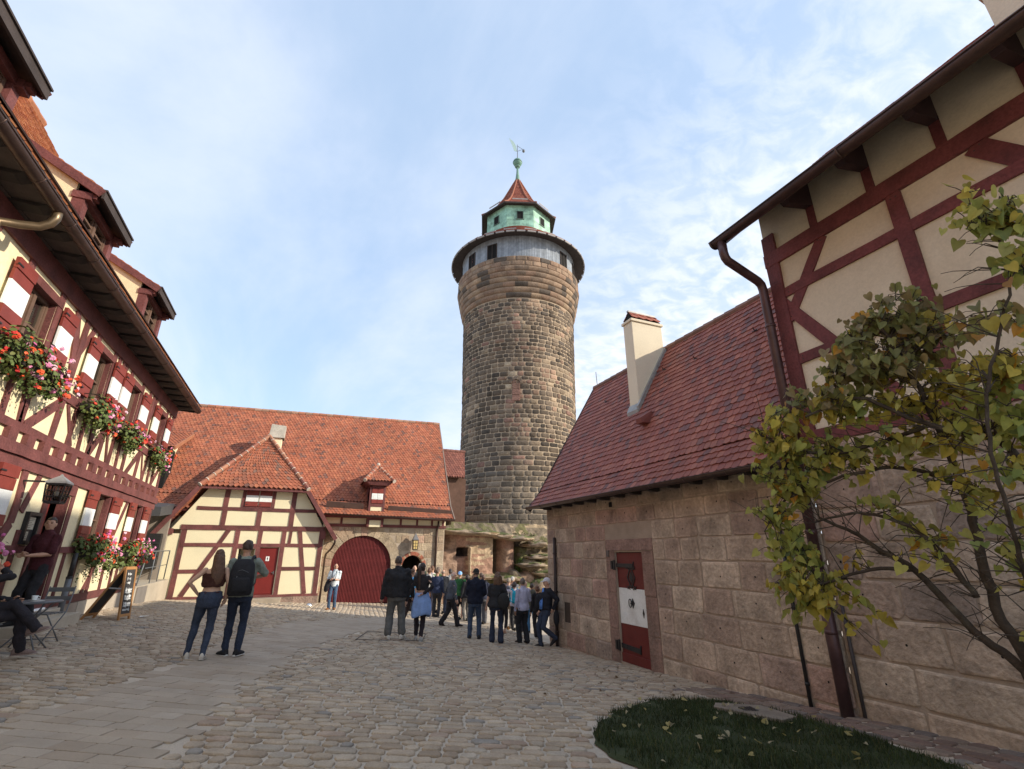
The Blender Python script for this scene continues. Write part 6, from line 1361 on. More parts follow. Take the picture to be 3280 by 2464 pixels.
def limb(mb, pts, rads, seg=10):
    mb.tube(pts, rads, seg)
    for p, r in zip(pts, rads): mb.ball(p, r, 10, 6)
def hand(mb, wrist, d, inward, s_, curl=.5):
    d = d.normalized(); n = (inward - d * inward.dot(d)); n = n.normalized() if n.length > 1e-4 else d.orthogonal().normalized(); sd = d.cross(n)
    P = lambda a, b, c_: wrist + (d * a + sd * b + n * c_) * s_
    mb.tube([P(-.02, 0, 0), P(.02, 0, 0), P(.055, 0, .004), P(.092, 0, .008)], [.023 * s_, .034 * s_, .040 * s_, .034 * s_], 8, flat=.5)
    for i, (l, o_) in enumerate(((.070, -.030), (.079, -.010), (.073, .010), (.057, .029))):
        c1 = curl * .35; c2 = curl
        p0 = P(.085, o_, .006); p1 = p0 + (d * math.cos(c1) + n * math.sin(c1)) * l * .52 * s_; p2 = p1 + (d * math.cos(c1 + c2) + n * math.sin(c1 + c2)) * l * .5 * s_
        mb.tube([p0, p1, p2], [.0095 * s_, .0088 * s_, .0065 * s_], 6)
    t0 = P(.022, -.03, .006); t1 = P(.055, -.056, .02); t2 = P(.082, -.056, .034); mb.tube([t0, t1, t2], [.013 * s_, .011 * s_, .008 * s_], 6)
def person(label, x, y, H, face, look, z=None, group=None):
    look.setdefault('headyaw', rnd.uniform(-38, 38)); look.setdefault('headtilt', rnd.uniform(-6, 8)); look.setdefault('lean', (rnd.uniform(-.04, .04), rnd.uniform(-.02, .05)))
    g = lambda k, d=None: look.get(k, d)
    s_ = H / 1.75; z = gz(x, y) + .022 if z is None else z
    t = thing('person', label, 'person', (x, y, z), face - math.pi / 2, group)
    Mx = Matrix.Translation((x, y, z)) @ Matrix.Rotation(face - math.pi / 2, 4, 'Z') @ Matrix.Scale(s_, 4)
    W_ = lambda p: Mx @ V3(p)
    fat = g('fat', 1.0); fem = g('fem', False); vox = g('vox', .016) * s_
    lean = g('lean', (0, 0)); hipo = g('hip', (0, 0, 0)); sk = skin_m(g('skin', (.50, .29, .20)))
    pel = V3((hipo[0], hipo[1], .95 + hipo[2]))
    up = lambda h: V3((hipo[0] + lean[0] * (h - .95), hipo[1] + lean[1] * (h - .95), h + hipo[2]))
    sw = (.155 if fem else .178) * (1 + (fat - 1) * .55)
    J = {}
    for sd, sx in (('L', -1), ('R', 1)):
        ft = g('foot' + sd, (sx * .09, 0, 0)); J['ank' + sd] = V3((ft[0], ft[1], .085 + ft[2])); J['hip' + sd] = pel + V3((sx * .085, 0, -.02))
        J['kne' + sd] = ik(J['hip' + sd], J['ank' + sd], .445, .43, V3(g('knee' + sd, (sx * .08, 1, .05))))
        J['sh' + sd] = up(1.395) + V3((sx * sw, 0, 0))
        a = g('arm' + sd, 'down'); tgt = V3(ARM[a]) if isinstance(a, str) else V3(a)
        if isinstance(a, str): tgt = V3((tgt.x * sx * (1 + (fat - 1) * .5 if abs(tgt.x) > .15 else 1), tgt.y + hipo[1] * 1, tgt.z + hipo[2]))
        J['el' + sd] = ik(J['sh' + sd], tgt, .285, .265, V3(g('elbow' + sd, (sx * .5, -.7, -.25)))); l = (tgt - J['el' + sd]); J['wr' + sd] = J['el' + sd] + l.normalized() * min(l.length, .265)
    # ---- body: one continuous skin surface
    mb = MB(); q = .86
    head = up(1.63) + V3(g('headoff', (0, .015, 0))); hr = Matrix.Rotation(R(g('headyaw', 0)), 3, 'Z') @ Matrix.Rotation(R(g('headtilt', 0)), 3, 'X')
    HP = lambda p: W_(head + hr @ V3(p))
    hb = MB(); hb.ball((0, 0, 0), (.074, .094, .112), 18, 12); hb.ball((0, .028, -.058), (.054, .062, .058), 12, 8); hb.ball((0, .100, -.018), (.013, .016, .026), 8, 6); hb.ball((0, .075, .022), (.05, .022, .016), 8, 6)
    for sx in (-1, 1): hb.ball((sx * .077, -.008, -.008), (.014, .022, .034), 8, 6)
    mb.add([HP(p) for p in hb.v], hb.f)
    limb(mb, [W_(up(1.40)), W_(up(1.50)), HP((0, -.012, -.06))], [.062 * s_, .056 * s_ * (1.1 if fat > 1.1 else 1), .054 * s_])
    def torso(mb, prof, seg=16):
        vs = []; 
        for h, rx, ry, yo in prof:
            c = up(h)
            for k in range(seg):
                a = 2 * math.pi * k / seg; sq = 1 + .12 * math.cos(2 * a) ** 2 - .06
                vs.append(W_(c + V3((rx * math.cos(a) * sq, yo + ry * math.sin(a) * sq, 0))))
        n = len(prof); mb.add(vs, [(i * seg + k, i * seg + (k + 1) % seg, (i + 1) * seg + (k + 1) % seg, (i + 1) * seg + k) for i in range(n - 1) for k in range(seg)] + [tuple(range(seg))[::-1], tuple(range((n - 1) * seg, n * seg))])
    if fem: base = [(.79, .150, .112, -.012), (.86, .164, .134, -.018), (.94, .172, .136, -.02), (1.04, .138, .104, 0), (1.12, .122, .092, .0), (1.24, .142, .110, .010), (1.34, .146, .104, .006), (1.40, .112, .078, -.003), (1.44, .08, .064, -.004), (1.48, .056, .054, 0)]
    else: base = [(.79, .142, .10, -.006), (.86, .152, .114, -.01), (.94, .158, .115, -.01), (1.06, .150, .108, 0), (1.16, .155, .112, .004), (1.28, .172, .120, .004), (1.36, .166, .106, 0), (1.41, .132, .086, -.006), (1.45, .095, .07, -.006), (1.485, .066, .06, 0)]
    fb_ = lambda pr, k, dx=0: [(h, rx * k * (1 + (fat - 1) * (1.15 if .98 < h < 1.3 else (.75 if h < 1.4 else .3))) + dx, ry * k * (1 + (fat - 1) * (1.5 if .98 < h < 1.3 else (.8 if h < 1.4 else .3))) + dx, yo + ((fat - 1) * .06 if .98 < h < 1.3 else 0)) for h, rx, ry, yo in pr]
    torso(mb, fb_(base, .9))
    for sd in 'LR':
        limb(mb, [W_(J['hip' + sd]), W_(J['hip' + sd].lerp(J['kne' + sd], .5)), W_(J['kne' + sd]), W_(J['kne' + sd].lerp(J['ank' + sd], .35)), W_(J['ank' + sd])], [r * s_ * (.9 + .1 * fat) for r in (.078, .066, .050, .050, .035)])
        limb(mb, [W_(J['sh' + sd]), W_(J['sh' + sd].lerp(J['el' + sd], .5)), W_(J['el' + sd]), W_(J['el' + sd].lerp(J['wr' + sd], .35)), W_(J['wr' + sd])], [r * s_ * (.85 + .15 * fat) * (.86 if fem else 1) for r in (.054, .048, .040, .040, .028)])
    hm = MB()
    for sd, sx in (('L', -1), ('R', 1)):
        if g('nohand' + sd): continue
        iw = V3((-sx, .15, 0)) if J['wr' + sd].z < 1.05 else V3((-sx * .3, -.6, .3))
        dd = (J['wr' + sd] - J['el' + sd]); hand(hm, W_(J['wr' + sd]), Mx.to_3x3() @ dd, Mx.to_3x3() @ iw, s_ * (.92 if fem else 1.0), g('curl', .6))
    body = remeshed('body', mb, sk, t, min(vox, .014 * s_), hm, 0, smooth=2)
    # ---- trousers / shorts / leggings
    if g('legs'):
        col_, kind = g('legs'), g('cut', 'straight'); mb = MB()
        torso(mb, fb_([p for p in base if p[0] < 1.05], 1.0, .012))
        cut = {'straight': (.098, .084, .072, .068, .062), 'slim': (.102, .084, .064, .062, .046), 'wide': (.104, .094, .084, .084, .082), 'flare': (.095, .076, .062, .068, .085), 'shorts': (.10, .09, .082), 'jog': (.10, .09, .078, .07, .056)}[kind]
        for sd in 'LR':
            a, k_, e = J['hip' + sd], J['kne' + sd], J['ank' + sd]; e2 = e + (e - k_).normalized() * g('hem', .02)
            P_ = [a, a.lerp(k_, .5), k_] if kind == 'shorts' else [a, a.lerp(k_, .5), k_, k_.lerp(e, .4), e2]
            limb(mb, [W_(p) for p in P_], [r * s_ * (.85 + .15 * fat) for r in cut])
        remeshed('trousers' if kind != 'shorts' else 'shorts', mb, cloth_m('denim' if g('denim') else 'cloth', col_), t, vox, None, .036 * s_)
    # ---- top
    if g('top'):
        mb = MB(); hem = g('tophem', .86); neck = g('neck', 1.485); pr = [p for p in fb_(base, 1.04, .016 + g('bulk', 0)) if p[0] >= hem - .001]
        if g('crop'): pr = [p for p in pr if p[0] >= g('crop')]
        pr = [p for p in pr if p[0] <= neck]
        torso(mb, pr)
        sl = g('sleeve', 'long'); b_ = g('bulk', 0) * .8
        if sl != 'none':
            for sd in 'LR':
                a, e, w_ = J['sh' + sd], J['el' + sd], J['wr' + sd]; rr = [.070 + b_, .060 + b_, .051 + b_, .047 + b_, .038 + b_ * .6]
                P_ = [a, a.lerp(e, .5), e, e.lerp(w_, .4), e.lerp(w_, .96)] if sl == 'long' else [a, a.lerp(e, .45), a.lerp(e, .82)]
                limb(mb, [W_(p) for p in P_], [r * s_ * (.86 if fem else 1) for r in (rr if sl == 'long' else [.072, .068, .066])])
        if g('collar'): mb.tube([W_(up(1.45)), W_(up(1.535) + V3((0, -.005, 0)))], [.078 * s_, .074 * s_], 14)
        if g('hood'): mb.ball(W_(up(1.47) + V3((0, -.09, 0))), tuple(r * s_ for r in (.115, .055, .075)), 12, 8)
        remeshed(g('topname', 'shirt'), mb, cloth_m('cloth', g('top')), t, vox, None, .042 * s_)
    # ---- shoes
    for sd, sx in (('L', -1), ('R', 1)):
        k_, e = J['kne' + sd], J['ank' + sd]; ft = g('foot' + sd, (0, 0, 0)); ta = R(g('toe' + sd, -sx * 8)); pit = R(g('pitch' + sd, 0))
        rot = Matrix.Rotation(ta, 3, 'Z') @ Matrix.Rotation(pit, 3, 'X'); base_ = V3((ft[0], ft[1], ft[2]))
        for nm, prof_, zlo, c_ in (('shoe', [(-.075, .026, .07), (-.06, .036, .098), (-.01, .040, .112), (.04, .042, .088), (.09, .046, .066), (.14, .043, .052), (.175, .028, .036), (.188, .01, .028)], .012, g('shoe', (.03, .03, .03))), ('sole', [(-.080, .026, .022), (-.06, .040, .024), (.0, .043, .022), (.09, .050, .022), (.15, .046, .024), (.183, .028, .028), (.196, .01, .03)], 0, g('sole', g('shoe', (.03, .03, .03))))):
            mb = MB(); vs = []; m = 10
            for yy, hw, hh in prof_:
                for k in range(m):
                    a = math.pi * k / (m - 1); vs.append(W_(base_ + rot @ V3((hw * math.cos(a), yy, zlo + (hh - zlo) * math.sin(a) ** .75))))
            n = len(prof_); mb.add(vs, [(i * m + k, i * m + k + 1, (i + 1) * m + k + 1, (i + 1) * m + k) for i in range(n - 1) for k in range(m - 1)] + [(i * m + m - 1, i * m, (i + 1) * m, (i + 1) * m + m - 1) for i in range(n - 1)] + [tuple(range(m))[::-1], tuple(range((n - 1) * m, n * m))])
            o = mb.build(nm, cloth_m('shoe', c_), t if nm == 'shoe' else last, smooth=True)
            last = o
    # ---- hair, caps, face
    hair = g('hair', 'short'); hc = tuple(x * 1.35 for x in g('haircol', (.05, .033, .022)))
    if hair != 'bald':
        hb = MB(); hb.ball((0, -.006, .012), (.083, .101, .112), 20, 14)
        keep = []
        for f in hb.f:
            c = sum((V3(hb.v[i]) for i in f), V3()) / len(f)
            low = -.045 if hair in ('short', 'fringe') else -.10
            front = c.y > .035 and c.z < .062 + (0 if hair != 'frizzy' else .0)
            sidec = abs(c.x) > .05 and c.y > -.0 and c.z < .005
            top_ok = hair != 'fringe' or c.z < .045
            if c.z > low and not front and not sidec and top_ok and not (hair == 'fringe' and c.y > .0): keep.append(f)
        hb.f = keep; hb.m = [0] * len(keep); hb.c = [(1, 1, 1)] * len(keep)
        mb = MB(); mb.add([HP(p) for p in hb.v], hb.f)
        if hair in ('long', 'ponytail', 'frizzy', 'bun', 'bob'):
            if hair == 'long': P_ = [(0, -.04, .05), (.0, -.07, -.02), (.012, -.098, -.14), (.02, -.12, -.28), (.025, -.125, -.40), (.02, -.115, -.50)]; rr = [(.085, .07), (.093, .06), (.104, .05), (.112, .042), (.098, .034), (.05, .02)]
            elif hair == 'frizzy': P_ = [(0, -.03, .06), (0, -.045, .0), (0, -.06, -.1), (0, -.08, -.2), (0, -.085, -.28)]; rr = [(.098, .10), (.118, .105), (.135, .09), (.125, .07), (.08, .04)]
            elif hair == 'ponytail': P_ = [(0, -.10, .055), (0, -.14, .02), (0, -.135, -.08), (.01, -.12, -.25), (.015, -.115, -.42), (.015, -.11, -.52)]; rr = [(.03, .03), (.042, .04), (.046, .042), (.05, .036), (.04, .028), (.012, .012)]
            elif hair == 'bun': P_ = [(0, -.10, .05), (0, -.13, .05)]; rr = [(.04, .04), (.03, .03)]
            else: P_ = [(0, -.03, .05), (0, -.045, -.02), (0, -.05, -.1)]; rr = [(.09, .09), (.1, .085), (.085, .06)]
            vs = []; seg = 14
            for (px_, py_, pz_), (a_, b_) in zip(P_, rr):
                for k in range(seg):
                    an = 2 * math.pi * k / seg; vs.append(HP((px_ + a_ * math.cos(an), py_ + b_ * math.sin(an), pz_)))
            n = len(P_); mb.add(vs, [(i * seg + k, i * seg + (k + 1) % seg, (i + 1) * seg + (k + 1) % seg, (i + 1) * seg + k) for i in range(n - 1) for k in range(seg)] + [tuple(range(seg))[::-1], tuple(range((n - 1) * seg, n * seg))])
            h_ = mb.build('hair', cloth_m('hair', hc), t, smooth=True)
            sb = h_.modifiers.new('ss', 'SUBSURF'); sb.levels = sb.render_levels = 2
            d = h_.modifiers.new('d', 'DISPLACE'); d.texture = bpy.data.textures['hair_strands']; d.strength = (.05 if hair == 'frizzy' else .022) * s_; d.texture_coords = 'LOCAL'
        else:
            h_ = mb.build('hair', cloth_m('hair', hc), t, smooth=True); so_ = h_.modifiers.new('so', 'SOLIDIFY'); so_.thickness = .006; so_.offset = -1; sb = h_.modifiers.new('ss', 'SUBSURF'); sb.levels = sb.render_levels = 1; dd = h_.modifiers.new('d', 'DISPLACE'); dd.texture = bpy.data.textures['hair_strands']; dd.strength = .03 * s_; dd.mid_level = .45; dd.texture_coords = 'LOCAL'
    if g('cap'):
        mb = MB(); hb = MB(); hb.ball((0, -.006, .03), (.088, .106, .10), 18, 12); hb2 = [f for f in hb.f if sum(hb.v[i][2] for i in f) / len(f) > .028]
        mb.add([HP(p) for p in hb.v], hb2)
        dirn = g('capdir', 1); q_ = [(-.07, .06), (-.065, .12), (-.03, .165), (.03, .165), (.065, .12), (.07, .06)]
        vs = [HP((a_, dirn * b_, .035 - max(0, b_ - .1) * .35)) for a_, b_ in q_] + [HP((a_, dirn * b_, .045 - max(0, b_ - .1) * .35)) for a_, b_ in q_]
        mb.add(vs, [tuple(range(6)), tuple(range(6, 12))[::-1]] + [(i, (i + 1) % 6, 6 + (i + 1) % 6, 6 + i) for i in range(6)]); mb.build('cap', cloth_m('cloth', g('cap')), t, smooth=False)
    if g('facing'):
        for sx in (-1, 1):
            mb = MB(); hb = MB(); hb.ball((sx * .031, .088, .004), (.012, .008, .007), 8, 6); mb.add([HP(p) for p in hb.v], hb.f); mb.build('eye', cloth_m('shoe', (.02, .015, .012)), t, smooth=True)
            mb = MB(); hb = MB(); hb.ball((sx * .032, .091, .026), (.022, .008, .005), 8, 5); mb.add([HP(p) for p in hb.v], hb.f); mb.build('eyebrow', cloth_m('hair', hc), t, smooth=True)
        mb = MB(); hb = MB(); hb.ball((0, .088, -.062), (.024, .008, .006), 8, 5); mb.add([HP(p) for p in hb.v], hb.f); mb.build('mouth', cloth_m('shoe', (.22, .08, .065)), t, smooth=True)
    if g('glasses'):
        mb = MB()
        for sx in (-1, 1): mb.tube([HP((sx * .034 + .022 * math.cos(k * .785), .102, .003 + .016 * math.sin(k * .785))) for k in range(9)], .0025 * s_, 5); mb.tube([HP((sx * .058, .10, .008)), HP((sx * .08, .0, .008))], .0025 * s_, 5)
        mb.build('glasses', IRON, t)
    if g('belt'):
        mb = MB(); c = fb_(base, 1.04, .016); torso(mb, [(1.0, .158 * fat, .118 * fat, 0), (1.035, .158 * fat, .118 * fat, 0)]); mb.build('belt', cloth_m('shoe', g('belt')), t)
    return t, W_, J
def backpack(label, W_, c=(.018, .018, .02), sc=1.0, y=-.22, z=1.18, cat='backpack', straps=True, shoulders=(.11, 1.47)):
    bp_ = thing('backpack', label, cat, tuple(W_((0, y, z - .25 * sc))))
    mb = MB(); vs = []; seg = 20
    for zz, rx, ry, yo in ((-.24, .13, .06, -.01), (-.22, .15, .085, -.012), (-.1, .158, .10, -.02), (.05, .155, .098, -.016), (.16, .14, .08, -.005), (.225, .105, .055, .008), (.24, .06, .03, .015)):
        for k in range(seg):
            a = 2 * math.pi * k / seg; ca, sa = math.cos(a), math.sin(a); f = (abs(ca) ** 3.2 + abs(sa) ** 3.2) ** (-1 / 3.2)
            vs.append(W_((rx * ca * f * sc, y + (yo + ry * sa * f) * sc, z + zz * sc)))
    n = 7; mb.add(vs, [(i * seg + k, i * seg + (k + 1) % seg, (i + 1) * seg + (k + 1) % seg, (i + 1) * seg + k) for i in range(n - 1) for k in range(seg)] + [tuple(range(seg))[::-1], tuple(range((n - 1) * seg, n * seg))])
    mb.build('bag', cloth_m('cloth', c), bp_, smooth=True)
    mb = MB(); vs = []
    for zz, rx, ry in ((-.19, .09, .025), (-.17, .115, .04), (-.04, .115, .042), (.0, .10, .03)):
        for k in range(12):
            a = 2 * math.pi * k / 12; ca, sa = math.cos(a), math.sin(a); f = (abs(ca) ** 3 + abs(sa) ** 3) ** (-1 / 3); vs.append(W_((rx * ca * f * sc, y - .105 * sc + ry * sa * f * sc, z + zz * sc)))
    mb.add(vs, [(i * 12 + k, i * 12 + (k + 1) % 12, (i + 1) * 12 + (k + 1) % 12, (i + 1) * 12 + k) for i in range(3) for k in range(12)] + [tuple(range(12))[::-1], tuple(range(36, 48))])
    mb.build('pocket', cloth_m('cloth', (c[0] * 1.25, c[1] * 1.25, c[2] * 1.25)), bp_, smooth=True)
    mb = MB(); mb.tube([W_((-.06 * sc, y - .10 * sc, z + .08 * sc)), W_((.0, y - .13 * sc, z + .10 * sc)), W_((.09 * sc, y - .10 * sc, z + .06 * sc))], .003, 5); mb.tube([W_((-.06, y - .145, z + .02)), W_((-.06, y - .15, z - .02))], .006, 5); mb.build('zip', GREYM, bp_)
    if straps:
        for sx in (-1, 1):
            mb = MB(); mb.tube([W_((sx * .09, y + .03, z + .21 * sc)), W_((sx * shoulders[0], -.09, shoulders[1] - .0)), W_((sx * shoulders[0], .0, shoulders[1] + .025)), W_((sx * (shoulders[0] + .012), .09, shoulders[1] - .05)), W_((sx * (shoulders[0] + .03), .14, shoulders[1] - .2)), W_((sx * .17, .02, 1.06)), W_((sx * .13, y + .05, z - .18))], .026, 8, flat=.45); mb.build('strap', cloth_m('cloth', c), bp_, smooth=True)
    return bp_
away = lambda x, y, off=0: math.atan2(y, x) + R(off)
BLK = (.014, .014, .016)
# --- couple in front
pw, Wm, Jm = person('woman with very long brown hair, brown crop top and tight blue jeans, seen from behind', -1.23, 10.0, 1.66, away(-1.23, 10.0, -4), dict(fem=True, fat=1.1, vox=.012, top=(.060, .026, .020), crop=1.11, tophem=1.11, neck=1.38, sleeve='none', topname='crop_top', legs=(.042, .054, .085), denim=True, cut='slim', hair='long', haircol=(.075, .036, .02), armL=(-.20, .08, 1.0), elbowL=(-1, -.45, 0), armR='pocket', footL=(-.19, .05, 0), footR=(.06, -.12, 0), toeL=18, toeR=-6, shoe=(.52, .49, .44), sole=(.5, .47, .42), belt=(.05, .02, .02), skin=(.53, .33, .23)))
pm, Wm2, Jm2 = person('tall man in sage green t-shirt and dark jeans wearing a black backpack', -.80, 10.28, 1.86, away(-.80, 10.28, -6), dict(vox=.012, top=(.22, .245, .205), sleeve='short', legs=(.028, .036, .060), denim=True, cut='slim', haircol=(.042, .028, .022), armL=(-.12, .24, 1.12), armR=(.10, .26, 1.14), elbowR=(1, -.35, -.1), footL=(-.10, .06, 0), footR=(.09, -.02, 0), toeL=40, toeR=-25, shoe=(.025, .025, .027), sole=(.62, .60, .57), headyaw=6, skin=(.52, .30, .21)))
backpack('large black backpack on the back of the man in sage green t-shirt', Wm2, BLK, 1.15, -.235, 1.17)
# --- couple walking hand in hand
person('broad man in black fleece and grey jeans walking hand in hand with a woman', 2.47, 13.22, 1.91, away(2.47, 13.22, 3), dict(fat=1.33, bulk=.03, vox=.015, top=(.010, .010, .011), topname='fleece', collar=True, tophem=.86, legs=(.125, .125, .12), denim=True, cut='wide', hem=-.045, hair='short', haircol=(.055, .038, .03), armL=(-.33, .04, .84), armR=(.37, .05, .86), footL=(-.14, .02, 0), footR=(.17, .05, 0), toeL=20, toeR=-26, shoe=(.66, .63, .57), sole=(.6, .57, .52), skin=(.46, .27, .19)))
pb_, Wb, Jb = person('woman with dark ponytail, black top and light blue shirt tied round her waist', 3.07, 13.06, 1.80, away(3.07, 13.06, 2), dict(fem=True, vox=.014, top=(.012, .011, .012), crop=1.12, tophem=1.12, topname='black_top', legs=(.022, .018, .022), cut='slim', hem=-.04, hair='ponytail', haircol=(.03, .018, .014), armL=(-.36, .05, .88), armR=(.02, -.17, 1.05), elbowR=(1, -.5, 0), footL=(-.09, .10, 0), footR=(.02, -.08, 0), shoe=(.36, .36, .35), sole=(.45, .44, .42), pitchL=-18, skin=(.48, .29, .21)))
mb = MB(); seg = 28; vs = []
for zz, rx, ry, wv in ((1.06, .145, .11, 0), (1.03, .158, .124, .0), (.95, .185, .15, .006), (.80, .215, .17, .012), (.64, .235, .18, .02), (.56, .225, .17, .03), (.55, .20, .15, .03)):
    for k in range(seg):
        a = 2 * math.pi * k / seg; w = 1 + wv * 3 * math.sin(a * 5 + zz * 4); vs.append(Wb((rx * math.cos(a) * w, ry * math.sin(a) * w - .02, zz - (.0 if zz > .7 else .035 * math.sin(a * 2.0 + .6) + .05 * max(0, -math.cos(a) - .6)))))
mb.add(vs, [(i * seg + k, i * seg + (k + 1) % seg, (i + 1) * seg + (k + 1) % seg, (i + 1) * seg + k) for i in range(6) for k in range(seg)])
for sx in (-1, 1): mb.hexa([Wb((sx * a, b, z_)) for a, b, z_ in ((.18, -.06, .98), (.2, -.06, .98), (.2, .02, .98), (.18, .02, .98), (.20, -.03, .46 if sx < 0 else .55), (.27, -.03, .50 if sx < 0 else .55), (.27, .02, .55), (.2, .02, .55))])
o = mb.build('tied_shirt', cloth_m('cloth', (.22, .34, .62)), pb_, smooth=True); sb = o.modifiers.new('ss', 'SUBSURF'); sb.levels = sb.render_levels = 1; so_ = o.modifiers.new('so', 'SOLIDIFY'); so_.thickness = .008
# --- man at the gate with a camera
pg, Wg, Jg = person('man in pale blue polo shirt facing us by the gate with jacket over his arm', 1.49, 20.97, 1.62, away(1.49, 20.97, 172), dict(vox=.014, fat=1.06, top=(.62, .68, .72), sleeve='short', topname='polo_shirt', collar=True, legs=(.06, .10, .17), denim=True, cut='straight', hair='fringe', haircol=(.12, .08, .05), armL=(-.02, .25, 1.14), armR=(.12, .24, 1.12), facing=True, headyaw=14, footL=(-.10, 0, 0), footR=(.10, .06, 0), toeL=8, toeR=-30, shoe=(.20, .085, .03), sole=(.10, .05, .03), skin=(.52, .31, .22)))
mb = MB(); vs = []; seg = 14
for a_, zz, rx, ry in ((.16, 1.16, .05, .10), (.20, 1.10, .075, .13), (.23, .98, .09, .13), (.255, .84, .10, .11), (.275, .72, .08, .08), (.28, .66, .03, .04)):
    for k in range(seg): an = 2 * math.pi * k / seg; vs.append(Wg((a_ + rx * math.cos(an) * (1 + .15 * math.sin(3 * an)), .12 + ry * math.sin(an), zz)))
mb.add(vs, [(i * seg + k, i * seg + (k + 1) % seg, (i + 1) * seg + (k + 1) % seg, (i + 1) * seg + k) for i in range(5) for k in range(seg)] + [tuple(range(seg))[::-1], tuple(range(5 * seg, 6 * seg))])
tag(mb.build('folded_jacket', cloth_m('cloth', (.018, .018, .022)), smooth=True), 'dark jacket hanging over the arm of the man at the gate', 'jacket')
cm = thing('camera', 'small black camera held by the man in the pale polo shirt', 'camera', tuple(Wg((.03, .31, 1.1)))); mb = MB(); mb.hexa([Wg((a, b, c)) for a, b, c in ((-.06, .28, 1.08), (.06, .28, 1.08), (.06, .33, 1.08), (-.06, .33, 1.08), (-.06, .28, 1.16), (.06, .28, 1.16), (.06, .33, 1.16), (-.06, .33, 1.16))]); mb.build('camera_body', IRON, cm)
mb = MB(); mb.tube([Wg((0, .33, 1.12)), Wg((0, .38, 1.11))], [.033, .03], 10); mb.build('lens', IRON, cm); mb = MB(); mb.tube([Wg((-.06, .3, 1.15)), Wg((-.09, .17, 1.36)), Wg((-.07, .06, 1.5)), Wg((.05, -.06, 1.51)), Wg((.10, .09, 1.44)), Wg((.10, .16, 1.33)), Wg((.06, .3, 1.15))], .012, 6); mb.build('neck_strap', IRON, cm)
# --- crowd, left to right
person('boy in bright sky blue t-shirt and dark brown trousers walking to the right', 3.65, 17.08, 1.66, away(3.65, 17.08, -50), dict(fem=True, top=(.16, .46, .78), sleeve='short', legs=(.035, .024, .022), cut='jog', haircol=(.085, .045, .025), armL='down', armR='down', footL=(-.08, -.24, .02), footR=(.09, .2, 0), pitchL=-20, shoe=(.30, .30, .31), sole=(.6, .6, .6)))
mb = MB()
person('man in lime green t-shirt and light jeans, seen from behind, dark jacket at waist', 5.7, 21.52, 1.79, away(5.7, 21.52, -8), dict(top=(.36, .48, .20), sleeve='short', legs=(.20, .29, .40), denim=True, haircol=(.12, .085, .06), armR='down', armL='front'))
person('bald man in dark coat standing before the dark passage, half hidden', 4.71, 21.64, 1.77, away(4.71, 21.64, -20), dict(top=(.03, .03, .034), legs=(.03, .03, .035), hair='bald', topname='coat', skin=(.58, .36, .26)))
person('grey-haired man in dark green coat entering the brick arch', 5.0, 21.78, 1.86, away(5.0, 21.78, 0), dict(top=(.05, .058, .045), legs=(.03, .03, .035), haircol=(.3, .27, .24), topname='coat', bulk=.02))
person('brown-haired woman in white blouse near the right edge of the brick arch', 5.31, 21.38, 1.74, away(5.31, 21.38, -10), dict(fem=True, top=(.5, .48, .45), legs=(.04, .04, .06), hair='bob', haircol=(.10, .05, .03)))
person('man with auburn hair in light shirt between the arch and downpipe', 5.59, 22.0, 1.80, away(5.59, 22.0, 10), dict(top=(.45, .42, .40), legs=(.05, .05, .06), haircol=(.12, .06, .035)))
person('bald man in dark quilted jacket and jeans behind the walking man', 5.89, 21.28, 1.70, away(5.89, 21.28, 5), dict(top=(.022, .024, .03), legs=(.04, .05, .08), denim=True, hair='fringe', haircol=(.2, .15, .12), topname='jacket', bulk=.02, footL=(-.16, .1, 0)))
person('dark-haired woman in pale jacket beside the bald man in dark quilted jacket', 6.55, 22.6, 1.72, away(6.55, 22.6, 15), dict(fem=True, top=(.48, .47, .45), legs=(.03, .03, .04), hair='bob', haircol=(.04, .03, .026)))
person('elderly man with glasses in grey-blue sweater striding to the right', 4.99, 17.0, 1.68, away(4.99, 17.0, -78), dict(fat=1.14, vox=.015, top=(.085, .095, .115), topname='sweater', legs=(.028, .026, .028), cut='wide', hair='fringe', haircol=(.42, .36, .3), glasses=True, facing=True, headtilt=-8, armL=(-.24, .06, .86), armR=(.27, .14, .86), footL=(-.07, -.30, .05), pitchL=-28, footR=(.07, .24, 0), lean=(0, .06), shoe=(.028, .022, .02), skin=(.60, .36, .26)))
pg2, Wg2, Jg2 = person('man in dark green sweatshirt, light blue cap and black shorts', 6.05, 19.41, 1.71, away(6.05, 19.41, -10), dict(top=(.035, .12, .045), topname='sweatshirt', legs=(.015, .015, .017), cut='shorts', hair='short', haircol=(.3, .22, .14), cap=(.25, .48, .82), capdir=-1, armR=(.24, .12, 1.0), skin=(.55, .32, .23)))
bag = thing('shoulder_bag', 'black and white shoulder bag of the man in the light blue cap', 'bag', tuple(Wg2((.2, -.12, .95)))); mb = MB(); mb.ball(tuple(Wg2((.17, -.14, 1.08))), (.12, .12, .17), 12, 8); mb.build('bag', cloth_m('cloth', BLK), bag, smooth=True); mb = MB(); mb.tube([Wg2((.2, -.12, 1.2)), Wg2((.1, -.13, 1.44)), Wg2((0, -.02, 1.5)), Wg2((-.1, .12, 1.36))], .018, 6); mb.build('strap', cloth_m('cloth', BLK), bag)
person('woman with dark bob and black jacket in grey trousers beside the green sweatshirt man', 6.22, 19.06, 1.62, away(6.22, 19.06, 30), dict(fem=True, top=(.02, .02, .023), topname='jacket', bulk=.015, legs=(.16, .15, .14), hair='bob', haircol=(.025, .017, .015), shoe=(.03, .03, .03)))
